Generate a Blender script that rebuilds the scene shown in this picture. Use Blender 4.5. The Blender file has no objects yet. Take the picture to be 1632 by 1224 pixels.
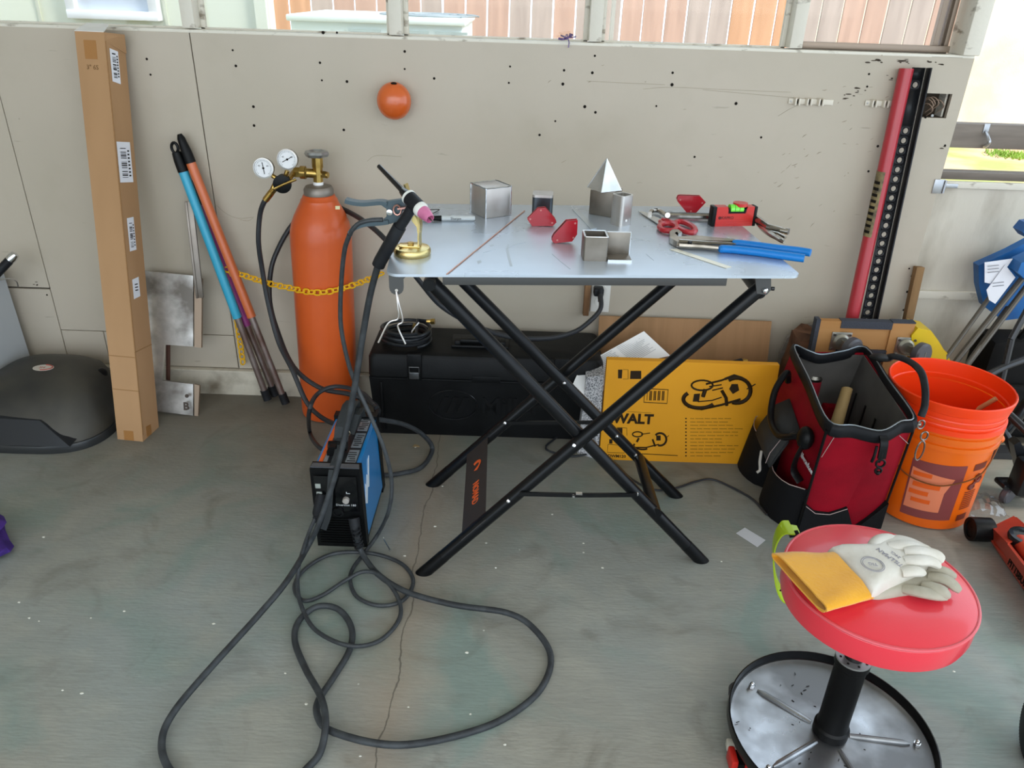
import bpy, bmesh, math, random
from mathutils import Matrix, Vector, Euler, Quaternion
random.seed(7)
V = Vector
SC = bpy.context.scene
COL = SC.collection
PI = math.pi

# ------------------------------------------------------------------ camera
FPX, PITCH, ROLL, CAMZ = 1226.0, math.radians(27.3), math.radians(1.9), 1.22
FW = V((0, math.cos(PITCH), -math.sin(PITCH)))
_r0, _u0 = V((1, 0, 0)), V((0, math.sin(PITCH), math.cos(PITCH)))
RT = _r0 * math.cos(ROLL) + _u0 * math.sin(ROLL)
UP = -_r0 * math.sin(ROLL) + _u0 * math.cos(ROLL)
CAM = V((0, 0, CAMZ))
cd = bpy.data.cameras.new('camera')
cam = bpy.data.objects.new('camera', cd)
COL.objects.link(cam)
cd.sensor_width = 36.0
cd.lens = FPX / 1632 * 36.0
cd.clip_start = 0.05
mm = Matrix((RT, UP, -FW)).transposed().to_4x4()
mm.translation = CAM
cam.matrix_world = mm
SC.camera = cam

# ------------------------------------------------------------------ world, light, exposure
w = bpy.data.worlds.new('World')
SC.world = w
w.use_nodes = True
nt = w.node_tree
bg = nt.nodes['Background']
bg.inputs[0].default_value = (0.74, 0.87, 1.0, 1)
bg.inputs[1].default_value = 2.6
sun = bpy.data.lights.new('hazy_sun', 'SUN')
sun.energy = 4.0
sun.angle = math.radians(14)
sun.color = (1.0, 0.95, 0.87)
so = bpy.data.objects.new('hazy_sun', sun)
COL.objects.link(so)
so.rotation_euler = V((-0.75, 0.35, -0.95)).to_track_quat('-Z', 'Y').to_euler()
# daylight coming in through the open garage door behind the photographer
al = bpy.data.lights.new('open_door_daylight', 'AREA')
al.shape = 'RECTANGLE'; al.size = 4.4; al.size_y = 1.5; al.energy = 27
al.color = (1.0, 0.93, 0.84)
ao = bpy.data.objects.new('open_door_daylight', al)
COL.objects.link(ao)
ao.location = (0.3, -1.55, 1.75)
ao.rotation_euler = V((0, 1, -0.55)).to_track_quat('-Z', 'Z').to_euler()
SC.view_settings.view_transform = 'Standard'
SC.view_settings.look = 'None'
SC.view_settings.exposure = 0.0
SC.view_settings.gamma = 1.0
SC.view_settings.use_curve_mapping = False

# ------------------------------------------------------------------ measuring: where a sight line meets a level or a wall plane
def ray(px, py):
    return FW + RT * ((px - 816) / FPX) - UP * ((py - 612) / FPX)
def az(px, py, z=0.0):
    d = ray(px, py); return CAM + d * ((z - CAMZ) / d.z)
def ay(px, py, y):
    d = ray(px, py); return CAM + d * (y / d.y)
def apl(px, py, p, n):
    d = ray(px, py); p = V(p); n = V(n); return CAM + d * ((p - CAM).dot(n) / d.dot(n))

# ------------------------------------------------------------------ materials
def lin(c):
    if isinstance(c, str):
        c = [int(c[i:i + 2], 16) / 255 for i in (0, 2, 4)]
    return tuple((x / 12.92 if x <= 0.04045 else ((x + 0.055) / 1.055) ** 2.4) for x in c[:3]) + (1,)
_m = {}
def mat(name, col, rough=0.5, metal=0.0, col2=None, scale=8.0, lo=0.4, hi=0.65, detail=4, bump=0.0, bscale=60.0, coat=0.0, stretch=None, trans=0.0, alpha=1.0, sub=0.0, rvar=0.0, ior=1.45, sheen=0.0, spec=None):
    if name in _m: return _m[name]
    m = bpy.data.materials.new(name); m.use_nodes = True
    n, l = m.node_tree.nodes, m.node_tree.links
    b = n['Principled BSDF']
    b.inputs['Base Color'].default_value = lin(col)
    b.inputs['Roughness'].default_value = rough
    b.inputs['Metallic'].default_value = metal
    b.inputs['Coat Weight'].default_value = coat
    b.inputs['Coat Roughness'].default_value = 0.12
    b.inputs['Transmission Weight'].default_value = trans
    b.inputs['IOR'].default_value = ior
    b.inputs['Alpha'].default_value = alpha
    if sub:
        b.inputs['Subsurface Weight'].default_value = sub
        b.inputs['Subsurface Radius'].default_value = (0.02, 0.01, 0.005)
    if spec is None and not isinstance(col, tuple) and col and sum(int(col[i:i + 2], 16) for i in (0, 2, 4)) < 110: spec = .22
    if spec is not None: b.inputs['Specular IOR Level'].default_value = spec
    if sheen: b.inputs['Sheen Weight'].default_value = sheen
    tc = n.new('ShaderNodeTexCoord')
    mp = n.new('ShaderNodeMapping')
    l.new(tc.outputs['Object'], mp.inputs[0])
    if stretch: mp.inputs['Scale'].default_value = stretch
    if col2 is not None or rvar:
        nz = n.new('ShaderNodeTexNoise'); nz.inputs['Scale'].default_value = scale; nz.inputs['Detail'].default_value = detail
        l.new(mp.outputs[0], nz.inputs[0])
        mr = n.new('ShaderNodeMapRange'); mr.inputs[1].default_value = lo; mr.inputs[2].default_value = hi
        l.new(nz.outputs[0], mr.inputs[0])
        if col2 is not None:
            mx = n.new('ShaderNodeMix'); mx.data_type = 'RGBA'
            mx.inputs[6].default_value = lin(col); mx.inputs[7].default_value = lin(col2)
            l.new(mr.outputs[0], mx.inputs[0]); l.new(mx.outputs[2], b.inputs['Base Color'])
        if rvar:
            m2 = n.new('ShaderNodeMapRange'); m2.inputs[3].default_value = rough; m2.inputs[4].default_value = rough + rvar
            l.new(mr.outputs[0], m2.inputs[0]); l.new(m2.outputs[0], b.inputs['Roughness'])
    if bump:
        nb = n.new('ShaderNodeTexNoise'); nb.inputs['Scale'].default_value = bscale; nb.inputs['Detail'].default_value = 3
        l.new(mp.outputs[0], nb.inputs[0])
        bp = n.new('ShaderNodeBump'); bp.inputs['Strength'].default_value = bump; bp.inputs['Distance'].default_value = 0.004
        l.new(nb.outputs[0], bp.inputs['Height']); l.new(bp.outputs[0], b.inputs['Normal'])
    _m[name] = m
    return m

def floor_mat():
    m = bpy.data.materials.new('stained_concrete'); m.use_nodes = True
    n, l = m.node_tree.nodes, m.node_tree.links
    b = n['Principled BSDF']
    tc = n.new('ShaderNodeTexCoord')
    def noise(s, d, st=None, dist=0.0):
        mp = n.new('ShaderNodeMapping'); l.new(tc.outputs['Object'], mp.inputs[0])
        if st: mp.inputs['Scale'].default_value = st
        z = n.new('ShaderNodeTexNoise'); z.inputs['Scale'].default_value = s; z.inputs['Detail'].default_value = d
        z.inputs['Distortion'].default_value = dist
        l.new(mp.outputs[0], z.inputs[0]); return z.outputs[0]
    def rng(x, a, c, p=0.0, q=1.0):
        r = n.new('ShaderNodeMapRange'); r.inputs[1].default_value = a; r.inputs[2].default_value = c
        r.inputs[3].default_value = p; r.inputs[4].default_value = q
        l.new(x, r.inputs[0]); return r.outputs[0]
    def mix(f, a, c):
        x = n.new('ShaderNodeMix'); x.data_type = 'RGBA'; l.new(f, x.inputs[0])
        for i, v in ((6, a), (7, c)):
            if isinstance(v, tuple): x.inputs[i].default_value = v
            else: l.new(v, x.inputs[i])
        return x.outputs[2]
    c = mix(rng(noise(1.3, 6, None, 0.6), 0.4, 0.6), lin('949a96'), lin('98958a'))
    c = mix(rng(noise(2.6, 8, None, 1.2), 0.50, 0.64, 0, 0.75), c, lin('7e938c'))
    c = mix(rng(noise(9, 8), 0.5, 0.72, 0, 0.5), c, lin('a9a79b'))
    c = mix(rng(noise(5, 8, None, 2.0), 0.54, 0.75, 0, 0.45), c, lin('5d594f'))
    # fine broom finish running across the slab
    c = mix(rng(noise(16, 4, (1.2, 22, 1)), 0.35, 0.75, 0, 0.28), c, lin('5f625c'))
    # a worn brown crack running away from the door
    sep = n.new('ShaderNodeSeparateXYZ'); l.new(tc.outputs['Object'], sep.inputs[0])
    ad = n.new('ShaderNodeMath'); ad.operation = 'MULTIPLY_ADD'; ad.inputs[1].default_value = 0.11; l.new(noise(4, 5), ad.inputs[0])
    l.new(sep.outputs[0], ad.inputs[2])
    ab = n.new('ShaderNodeMath'); ab.operation = 'ADD'; ab.inputs[1].default_value = 0.355; l.new(ad.outputs[0], ab.inputs[0])
    a2 = n.new('ShaderNodeMath'); a2.operation = 'ABSOLUTE'; l.new(ab.outputs[0], a2.inputs[0])
    c = mix(rng(a2.outputs[0], 0.01, 0.09, 0.5, 0), c, lin('9c8772'))
    c = mix(rng(a2.outputs[0], 0.0008, 0.0022, 0.7, 0), c, lin('4a443c'))
    # grime along the foot of the wall, plus the dimmer light there painted in
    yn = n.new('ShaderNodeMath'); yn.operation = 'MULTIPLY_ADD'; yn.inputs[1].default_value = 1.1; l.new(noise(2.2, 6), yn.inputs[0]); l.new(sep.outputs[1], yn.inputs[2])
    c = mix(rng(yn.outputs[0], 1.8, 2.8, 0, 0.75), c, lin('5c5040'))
    # paint and weld flecks
    vo = n.new('ShaderNodeTexVoronoi'); vo.inputs['Scale'].default_value = 13; l.new(tc.outputs['Object'], vo.inputs[0])
    lt = rng(vo.outputs[0], 0.03, 0.045, 1, 0)
    sc2 = n.new('ShaderNodeSeparateColor'); l.new(vo.outputs['Color'], sc2.inputs[0])
    gt = n.new('ShaderNodeMath'); gt.operation = 'GREATER_THAN'; gt.inputs[1].default_value = 0.72; l.new(sc2.outputs[0], gt.inputs[0])
    mu = n.new('ShaderNodeMath'); mu.operation = 'MULTIPLY'; l.new(lt, mu.inputs[0]); l.new(gt.outputs[0], mu.inputs[1])
    c = mix(mu.outputs[0], c, lin('cfd0c6'))
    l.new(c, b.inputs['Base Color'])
    l.new(rng(noise(3, 5), 0.35, 0.7, 0.5, 0.8), b.inputs['Roughness'])
    bp = n.new('ShaderNodeBump'); bp.inputs['Strength'].default_value = 0.25; bp.inputs['Distance'].default_value = 0.003
    l.new(noise(60, 6, (1, 3, 1)), bp.inputs['Height']); l.new(bp.outputs[0], b.inputs['Normal'])
    return m

def wall_mat():
    m = bpy.data.materials.new('grimy_painted_board'); m.use_nodes = True
    n, l = m.node_tree.nodes, m.node_tree.links
    b = n['Principled BSDF']
    tc = n.new('ShaderNodeTexCoord')
    def noise(s, d, st=None, rot=None):
        mp = n.new('ShaderNodeMapping'); l.new(tc.outputs['Object'], mp.inputs[0])
        if st: mp.inputs['Scale'].default_value = st
        if rot: mp.inputs['Rotation'].default_value = rot
        z = n.new('ShaderNodeTexNoise'); z.inputs['Scale'].default_value = s; z.inputs['Detail'].default_value = d
        l.new(mp.outputs[0], z.inputs[0]); return z.outputs[0]
    def rng(x, a, c, p=0.0, q=1.0):
        r = n.new('ShaderNodeMapRange'); r.inputs[1].default_value = a; r.inputs[2].default_value = c
        r.inputs[3].default_value = p; r.inputs[4].default_value = q
        l.new(x, r.inputs[0]); return r.outputs[0]
    def mix(f, a, c):
        x = n.new('ShaderNodeMix'); x.data_type = 'RGBA'; l.new(f, x.inputs[0])
        for i, v in ((6, a), (7, c)):
            if isinstance(v, tuple): x.inputs[i].default_value = v
            else: l.new(v, x.inputs[i])
        return x.outputs[2]
    c = mix(rng(noise(1.6, 4), 0.35, 0.65), lin('b9ae9e'), lin('b1a796'))
    c = mix(rng(noise(7, 6), 0.55, 0.8, 0, 0.4), c, lin('a69c89'))
    # scuffs: thin slanting scratches, few
    c = mix(rng(noise(9, 8, (1, 1, 6), (0, 0.6, 0)), 0.69, 0.74, 0, 0.4), c, lin('7d7263'))
    vo = n.new('ShaderNodeTexVoronoi'); vo.inputs['Scale'].default_value = 9; l.new(tc.outputs['Object'], vo.inputs[0])
    lt = rng(vo.outputs[0], 0.012, 0.024, 1, 0)
    sc2 = n.new('ShaderNodeSeparateColor'); l.new(vo.outputs['Color'], sc2.inputs[0])
    gt = n.new('ShaderNodeMath'); gt.operation = 'GREATER_THAN'; gt.inputs[1].default_value = 0.55; l.new(sc2.outputs[0], gt.inputs[0])
    mu = n.new('ShaderNodeMath'); mu.operation = 'MULTIPLY'; l.new(lt, mu.inputs[0]); l.new(gt.outputs[0], mu.inputs[1])
    mu2 = n.new('ShaderNodeMath'); mu2.operation = 'MULTIPLY'; mu2.inputs[1].default_value = 0.35; l.new(mu.outputs[0], mu2.inputs[0])
    c = mix(mu2.outputs[0], c, lin('6a5e4e'))
    l.new(c, b.inputs['Base Color'])
    b.inputs['Roughness'].default_value = 0.55
    bp = n.new('ShaderNodeBump'); bp.inputs['Strength'].default_value = 0.12; bp.inputs['Distance'].default_value = 0.003
    l.new(noise(30, 4), bp.inputs['Height']); l.new(bp.outputs[0], b.inputs['Normal'])
    return m

def board_mat(name, c1, c2, st, c3=None):
    m = mat(name, c1, 0.75, col2=c2, scale=6, stretch=st, lo=0.3, hi=0.7, detail=8, bump=0.12, bscale=8)
    return m

# ------------------------------------------------------------------ mesh building
def fr(o, x, y):
    """frame with origin o, x axis x, y axis y (made square), z = x cross y"""
    x = V(x).normalized(); y = V(y); y = (y - x * y.dot(x)).normalized(); z = x.cross(y)
    m = Matrix((x, y, z)).transposed().to_4x4(); m.translation = V(o); return m
def cr(pts, n=6, closed=False):
    """Catmull-Rom through the points"""
    P = [V(p) for p in pts]; N = len(P); out = []
    rng_ = range(N if closed else N - 1)
    for i in rng_:
        if closed: a, b, c, d = P[(i - 1) % N], P[i], P[(i + 1) % N], P[(i + 2) % N]
        else:
            b, c = P[i], P[i + 1]
            a = P[i - 1] if i else b * 2 - c
            d = P[i + 2] if i + 2 < N else c * 2 - b
        for k in range(n):
            t = k / n
            out.append(0.5 * ((2 * b) + (c - a) * t + (2 * a - 5 * b + 4 * c - d) * t * t + (3 * b - a - 3 * c + d) * t ** 3))
    if not closed: out.append(P[-1].copy())
    return out
def rrect(w, h, r, n=5, cx=0, cy=0):
    o = []
    for (sx, sy, a) in ((1, 1, 0), (-1, 1, 90), (-1, -1, 180), (1, -1, 270)):
        for k in range(n + 1):
            t = math.radians(a + 90 * k / n)
            o.append((cx + sx * (w / 2 - r) + r * math.cos(t), cy + sy * (h / 2 - r) + r * math.sin(t)))
    return o
class MB:
    def __init__(s): s.v = []; s.f = []; s.m = []; s.i = 0; s.M = Matrix()
    def add(s, vs, fs, M=None):
        M = s.M @ M if M is not None else s.M
        o = len(s.v); s.v += [M @ V(p) for p in vs]
        for f in fs: s.f.append([o + k for k in f]); s.m.append(s.i)
        return s
    def mi(s, i): s.i = i; return s
    def box(s, c, d, R=None, bev=0.0, seg=2):
        bm = bmesh.new(); bmesh.ops.create_cube(bm, size=1)
        bmesh.ops.scale(bm, vec=V(d), verts=bm.verts)
        if bev: bmesh.ops.bevel(bm, geom=list(bm.edges), offset=bev, segments=seg, affect='EDGES', profile=0.5)
        M = Matrix.Translation(V(c))
        if R is not None: M = M @ (R if isinstance(R, Matrix) and len(R) == 4 else (R.to_4x4() if isinstance(R, Matrix) else Euler(R).to_matrix().to_4x4()))
        bm.verts.index_update()
        s.add([v.co.copy() for v in bm.verts], [[v.index for v in f.verts] for f in bm.faces], M); bm.free(); return s
    def hexa(s, p):
        """8 corners: 4 bottom (ccw from above) then 4 top"""
        return s.add(p, [(3, 2, 1, 0), (4, 5, 6, 7), (0, 1, 5, 4), (1, 2, 6, 5), (2, 3, 7, 6), (3, 0, 4, 7)])
    def cyl(s, a, b, r, r2=None, n=24, cap=True):
        a, b = V(a), V(b); r2 = r if r2 is None else r2
        z = (b - a).normalized(); x = z.orthogonal().normalized(); y = z.cross(x)
        vs = []
        for p, q in ((a, r), (b, r2)):
            for k in range(n):
                t = 2 * PI * k / n; vs.append(p + (x * math.cos(t) + y * math.sin(t)) * q)
        fs = [(k, (k + 1) % n, n + (k + 1) % n, n + k) for k in range(n)]
        if cap: fs += [tuple(range(n - 1, -1, -1)), tuple(range(n, 2 * n))]
        return s.add(vs, fs)
    def tube(s, pts, r, n=10, closed=False, flat=None, up=None):
        """swept tube; r number or list; flat = (rx, ry) section instead"""
        P = [V(p) for p in pts]; N = len(P)
        R = r if isinstance(r, (list, tuple)) else [r] * N
        T = []
        for i in range(N):
            if closed: t = P[(i + 1) % N] - P[i - 1]
            else: t = P[min(i + 1, N - 1)] - P[max(i - 1, 0)]
            T.append(t.normalized() if t.length > 1e-9 else V((0, 0, 1)))
        x = T[0].orthogonal().normalized() if up is None else (V(up) - T[0] * V(up).dot(T[0])).normalized()
        vs = []
        for i in range(N):
            if i:
                x = (T[i - 1].rotation_difference(T[i])) @ x
                if up is not None:
                    x = V(up)
                x = (x - T[i] * x.dot(T[i])).normalized()
            y = T[i].cross(x)
            for k in range(n):
                t = 2 * PI * k / n
                if flat: vs.append(P[i] + x * (math.cos(t) * flat[0] * R[i]) + y * (math.sin(t) * flat[1] * R[i]))
                else: vs.append(P[i] + (x * math.cos(t) + y * math.sin(t)) * R[i])
        fs = []
        for i in range(N if closed else N - 1):
            j = (i + 1) % N
            for k in range(n): fs.append((i * n + k, i * n + (k + 1) % n, j * n + (k + 1) % n, j * n + k))
        if not closed: fs += [tuple(range(n - 1, -1, -1)), tuple(range((N - 1) * n, N * n))]
        return s.add(vs, fs)
    def strip(s, pts, wdir, w, t):
        """flat strap: path, width direction(s), width, thickness"""
        P = [V(p) for p in pts]; N = len(P); vs = []
        for i in range(N):
            tg = (P[min(i + 1, N - 1)] - P[max(i - 1, 0)]).normalized()
            wd = V(wdir[i] if isinstance(wdir, list) else wdir); wd = (wd - tg * wd.dot(tg)).normalized(); nn = tg.cross(wd)
            for a, b in ((-1, -1), (1, -1), (1, 1), (-1, 1)): vs.append(P[i] + wd * (a * w / 2) + nn * (b * t / 2))
        fs = [(3, 2, 1, 0), tuple((N - 1) * 4 + k for k in range(4))]
        for i in range(N - 1):
            for k in range(4): fs.append((i * 4 + k, i * 4 + (k + 1) % 4, i * 4 + 4 + (k + 1) % 4, i * 4 + 4 + k))
        return s.add(vs, fs)
    def lathe(s, prof, o=(0, 0, 0), ax=(0, 0, 1), n=32, capa=True, capb=True):
        z = V(ax).normalized(); x = z.orthogonal().normalized() if abs(z.z) < 0.999 else V((1, 0, 0)); y = z.cross(x); o = V(o)
        vs = []
        for (r, h) in prof:
            for k in range(n):
                t = 2 * PI * k / n; vs.append(o + z * h + (x * math.cos(t) + y * math.sin(t)) * r)
        fs = []; N = len(prof)
        for i in range(N - 1):
            for k in range(n): fs.append((i * n + k, i * n + (k + 1) % n, (i + 1) * n + (k + 1) % n, (i + 1) * n + k))
        if capa and prof[0][0] > 1e-6: fs.append(tuple(range(n - 1, -1, -1)))
        if capb and prof[-1][0] > 1e-6: fs.append(tuple(range((N - 1) * n, N * n)))
        return s.add(vs, fs)
    def prism(s, poly, h, M=None, taper=1.0):
        n = len(poly); vs = [(p[0], p[1], 0) for p in poly]
        cx = sum(p[0] for p in poly) / n; cy = sum(p[1] for p in poly) / n
        vs += [(cx + (p[0] - cx) * taper, cy + (p[1] - cy) * taper, h) for p in poly]
        fs = [tuple(range(n - 1, -1, -1)), tuple(range(n, 2 * n))] + [(k, (k + 1) % n, n + (k + 1) % n, n + k) for k in range(n)]
        return s.add(vs, fs, M)
    def plate(s, pts, thick):
        """flat polygon given in space, thickened along its normal (away from the camera side by sign)"""
        P = [V(p) for p in pts]; nn = V((0, 0, 0))
        for i in range(len(P)): nn += P[i].cross(P[(i + 1) % len(P)])
        nn.normalize(); n = len(P)
        vs = P + [p + nn * thick for p in P]
        fs = [tuple(range(n - 1, -1, -1)), tuple(range(n, 2 * n))] + [(k, (k + 1) % n, n + (k + 1) % n, n + k) for k in range(n)]
        if thick < 0: fs = [tuple(reversed(f)) for f in fs]
        return s.add(vs, fs)
    def loft(s, rings, capa=True, capb=True, closed=True):
        n = len(rings[0]); vs = [p for r in rings for p in r]; fs = []
        for i in range(len(rings) - 1):
            for k in range(n if closed else n - 1): fs.append((i * n + k, i * n + (k + 1) % n, (i + 1) * n + (k + 1) % n, (i + 1) * n + k))
        if capa: fs.append(tuple(range(n - 1, -1, -1)))
        if capb: fs.append(tuple(range((len(rings) - 1) * n, len(rings) * n)))
        return s.add(vs, fs)
    def sph(s, c, r, n=16, m=10, R=None):
        r = (r, r, r) if not isinstance(r, (tuple, list)) else r
        M = Matrix.Translation(V(c)) @ ((R.to_4x4() if R is not None else Matrix()))
        rings = []
        for i in range(1, m):
            a = PI * i / m
            rings.append([(r[0] * math.sin(a) * math.cos(2 * PI * k / n), r[1] * math.sin(a) * math.sin(2 * PI * k / n), -r[2] * math.cos(a)) for k in range(n)])
        vs = [(0, 0, -r[2])] + [p for q in rings for p in q] + [(0, 0, r[2])]
        fs = [(0, 1 + (k + 1) % n, 1 + k) for k in range(n)]
        for i in range(m - 2):
            for k in range(n): fs.append((1 + i * n + k, 1 + i * n + (k + 1) % n, 1 + (i + 1) * n + (k + 1) % n, 1 + (i + 1) * n + k))
        L = 1 + (m - 2) * n; fs += [(L + k, L + (k + 1) % n, len(vs) - 1) for k in range(n)]
        return s.add(vs, fs, M)
    def text(s, txt, size, M, t=0.0006, align='CENTER', bold=0.0, sx=1.0):
        c = bpy.data.curves.new('t', 'FONT'); c.body = txt; c.size = size; c.align_x = align; c.align_y = 'CENTER'
        c.extrude = t / 2; c.resolution_u = 2; c.offset = bold
        o = bpy.data.objects.new('t', c); COL.objects.link(o)
        dg = bpy.context.evaluated_depsgraph_get(); dg.update()
        me = bpy.data.meshes.new_from_object(o.evaluated_get(dg))
        s.add([(v.co.x * sx, v.co.y, v.co.z) for v in me.vertices], [list(p.vertices) for p in me.polygons], M)
        bpy.data.objects.remove(o); bpy.data.curves.remove(c); bpy.data.meshes.remove(me); return s
    def puff(s, outline, h, M=None, bottom=0.0, lv=(1, .985, .93, .82, .64, .4, .18)):
        """cushion: outline (2d) raised in the middle"""
        n = len(outline); cx = sum(p[0] for p in outline) / n; cy = sum(p[1] for p in outline) / n
        rings = [[(p[0], p[1], bottom) for p in outline]]
        for q in lv:
            z = bottom + (h - bottom) * math.sqrt(max(0.0, 1 - q ** 5)) if q < 1 else bottom + (h - bottom) * .12
            rings.append([(cx + (p[0] - cx) * q, cy + (p[1] - cy) * q, z) for p in outline])
        vs = [p for r in rings for p in r]; fs = [tuple(range(n - 1, -1, -1))]
        for i in range(len(rings) - 1):
            for k in range(n): fs.append((i * n + k, i * n + (k + 1) % n, (i + 1) * n + (k + 1) % n, (i + 1) * n + k))
        vs.append((cx, cy, h)); L = (len(rings) - 1) * n
        fs += [(L + k, L + (k + 1) % n, len(vs) - 1) for k in range(n)]
        return s.add(vs, fs, M)
    def bbase(s):
        lo = [min(v[i] for v in s.v) for i in range(3)]; hi = [max(v[i] for v in s.v) for i in range(3)]
        return V(((lo[0] + hi[0]) / 2, (lo[1] + hi[1]) / 2, lo[2]))

def _mesh(name, mb, mats, M=None, ang=0.6):
    me = bpy.data.meshes.new(name)
    vs = [M @ v for v in mb.v] if M is not None else mb.v
    me.from_pydata([tuple(v) for v in vs], [], mb.f)
    mats = mats if isinstance(mats, (list, tuple)) else [mats]
    for m in mats: me.materials.append(m)
    me.polygons.foreach_set('material_index', mb.m)
    me.polygons.foreach_set('use_smooth', [True] * len(mb.f))
    me.update()
    bm = bmesh.new(); bm.from_mesh(me); bmesh.ops.recalc_face_normals(bm, faces=bm.faces); bm.to_mesh(me); bm.free()
    me.set_sharp_from_angle(angle=ang)
    return me
def tag(o, label, cat, group=None, kind=None):
    if label: o['label'] = label
    if cat: o['category'] = cat
    if group: o['group'] = group
    if kind: o['kind'] = kind
    return o
_root = {}
def T(name, label, cat, loc, M=None, group=None):
    """a thing: an empty at its base that parents its parts"""
    o = bpy.data.objects.new(name, None); COL.objects.link(o)
    m = M.copy() if M is not None else Matrix.Translation(V(loc))
    o.matrix_basis = m; o.empty_display_size = 0.05
    _root[o] = m.inverted()
    return tag(o, label, cat, group)
def part(parent, name, mb, mats, local=False, label=None, ang=0.6, kind=None):
    """a part (or sub-part) authored in world coordinates unless local"""
    inv = _root[parent]
    me = _mesh(name, mb, mats, None if local else inv, ang)
    o = bpy.data.objects.new(name, me); COL.objects.link(o); o.parent = parent
    _root[o] = inv
    if label: o['label'] = label
    if kind: o['kind'] = kind
    return o
def solo(name, mb, mats, label, cat, group=None, kind=None, ang=0.6):
    b = mb.bbase(); M = Matrix.Translation(-b)
    o = bpy.data.objects.new(name, _mesh(name, mb, mats, M, ang)); COL.objects.link(o); o.location = b
    _root[o] = M
    return tag(o, label, cat, group, kind)
def struct(name, mb, mats, label=None, cat=None, ang=0.6):
    return solo(name, mb, mats, label, cat, None, 'structure', ang)
def dup(root, M, label=None, group=None):
    r = root.copy(); COL.objects.link(r); r.matrix_basis = M
    if label: r['label'] = label
    if group: r['group'] = group
    for ch in list(root.children):
        c = ch.copy(); COL.objects.link(c); c.parent = r
        for g in list(ch.children):
            d = g.copy(); COL.objects.link(d); d.parent = c
    return r
def L(p, q, t): return V(p) * (1 - t) + V(q) * t

# common materials
BLK = mat('black_plastic', '0e0f10', 0.42, bump=0.1, bscale=200)
BLKR = mat('black_rubber', '1c1d20', 0.5, col2='26282b', scale=30)
BLKM = mat('black_painted_steel', '111214', 0.32, 0.0, coat=0.35)
STEEL = mat('bare_steel', 'b4b2ae', 0.3, 1.0, col2='8d8a85', scale=14)
CHROME = mat('chrome', 'd9dadc', 0.12, 1.0)
BRASS = mat('brass', 'c4a560', 0.28, 1.0, col2='a08144', scale=40)
WHITE = mat('white_paper', 'f0efee', 0.7)
INK = mat('black_ink', '17130f', 0.7)
CARDB = mat('cardboard', 'b48d66', 0.85, col2='a6805a', scale=4, stretch=(1, 1, .2), bump=0.05, bscale=40)
DARKHOLE = mat('dark_recess', '1b1612', 0.9)
# =================================================================== THE SETTING
WY = 2.232
WM = wall_mat()
TRIMM = mat('worn_white_paint', 'd9d3c5', 0.5, col2='8d8271', scale=22, lo=0.6, hi=0.72, detail=8, stretch=(1, 1, 2), bump=0.2, bscale=60)
DIRTW = mat('dirty_white_paint', 'c9c1b0', 0.6, col2='7e7362', scale=9, lo=0.5, hi=0.75, detail=8, bump=0.2)
b = MB(); b.box((0.2, 0, -0.05), (7.4, 4.7, 0.1)); b.v = [v + V((0, 0.0, 0)) for v in b.v]
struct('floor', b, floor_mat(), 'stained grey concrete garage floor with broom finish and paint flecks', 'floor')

# back wall boards with real gaps between them, on a dark backing
ZB, ZT = 0.092, 1.088
gap = 0.0022
x0, x1, x2, x3 = -3.5, -1.441, -0.889, 1.200
hx0, hx1 = ay(1466, 165, WY).x, ay(1514, 165, WY).x
hz1, hz0 = ay(1490, 149, WY).z, ay(1490, 188, WY).z
zs = ay(50, 459, WY).z; zp = ay(130, 527, WY).z; xp = ay(166, 535, WY).x
b = MB()
def panel(xa, xb, za, zb): b.box(((xa + xb) / 2, WY + 0.006, (za + zb) / 2), (xb - xa - gap, 0.012, zb - za - gap), bev=0.001, seg=1)
panel(x0, x1, ZB, zs - 0.002); panel(x0, x1, zs + 0.001, ZT)
panel(x1, x2, zp, ZT); panel(x1, xp, ZB, zp); panel(xp, x2, ZB, zp - .0001)
b.box(((x2 + hx0) / 2 + gap / 2, WY + .006, (ZB + ZT) / 2), (hx0 - x2 - gap, .012, ZT - ZB - gap))
b.box(((hx1 + x3) / 2, WY + .006, (ZB + ZT) / 2), (x3 - hx1, .012, ZT - ZB - gap))
b.box(((hx0 + hx1) / 2, WY + .006, (ZB + hz0) / 2), (hx1 - hx0 + .0002, .012, hz0 - ZB))
b.box(((hx0 + hx1) / 2, WY + .006, (ZT + hz1) / 2), (hx1 - hx0 + .0002, .012, ZT - hz1))
wall = struct('wall_back', b, WM, 'scuffed off-white painted board wall behind the table', 'wall')
b = MB(); b.box(((x0 + x3) / 2, WY + .075, 0.545), (x3 - x0, 0.02, 1.08))
part(wall, 'backing', b, DARKHOLE)
# nail holes and screw heads
holes = [(234, 94), (240, 119), (404, 170), (371, 80), (376, 105), (510, 100), (513, 128), (645, 82), (645, 110), (692, 125), (813, 106), (811, 132), (899, 112), (897, 134), (885, 193), (948, 89), (944, 116), (932, 170), (949, 179), (1072, 116), (1071, 135), (1046, 169), (1173, 165), (1213, 219), (1385, 118), (1382, 138), (1475, 187), (515, 52), (537, 52), (405, 200), (553, 130), (1384, 273), (1399, 233), (75, 470), (1449, 428), (1453, 440), (1446, 465), (1440, 494), (1506, 232), (548, 207), (860, 215), (1107, 250)]
b = MB()
for (px, py) in holes:
    p = ay(px, py, WY); r = random.uniform(.0026, .0046)
    b.cyl(p + V((0, .001, 0)), p + V((0, -.0008, 0)), r * 1.0, n=8)
part(wall, 'nail_holes', b, DARKHOLE, kind='stuff')
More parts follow.
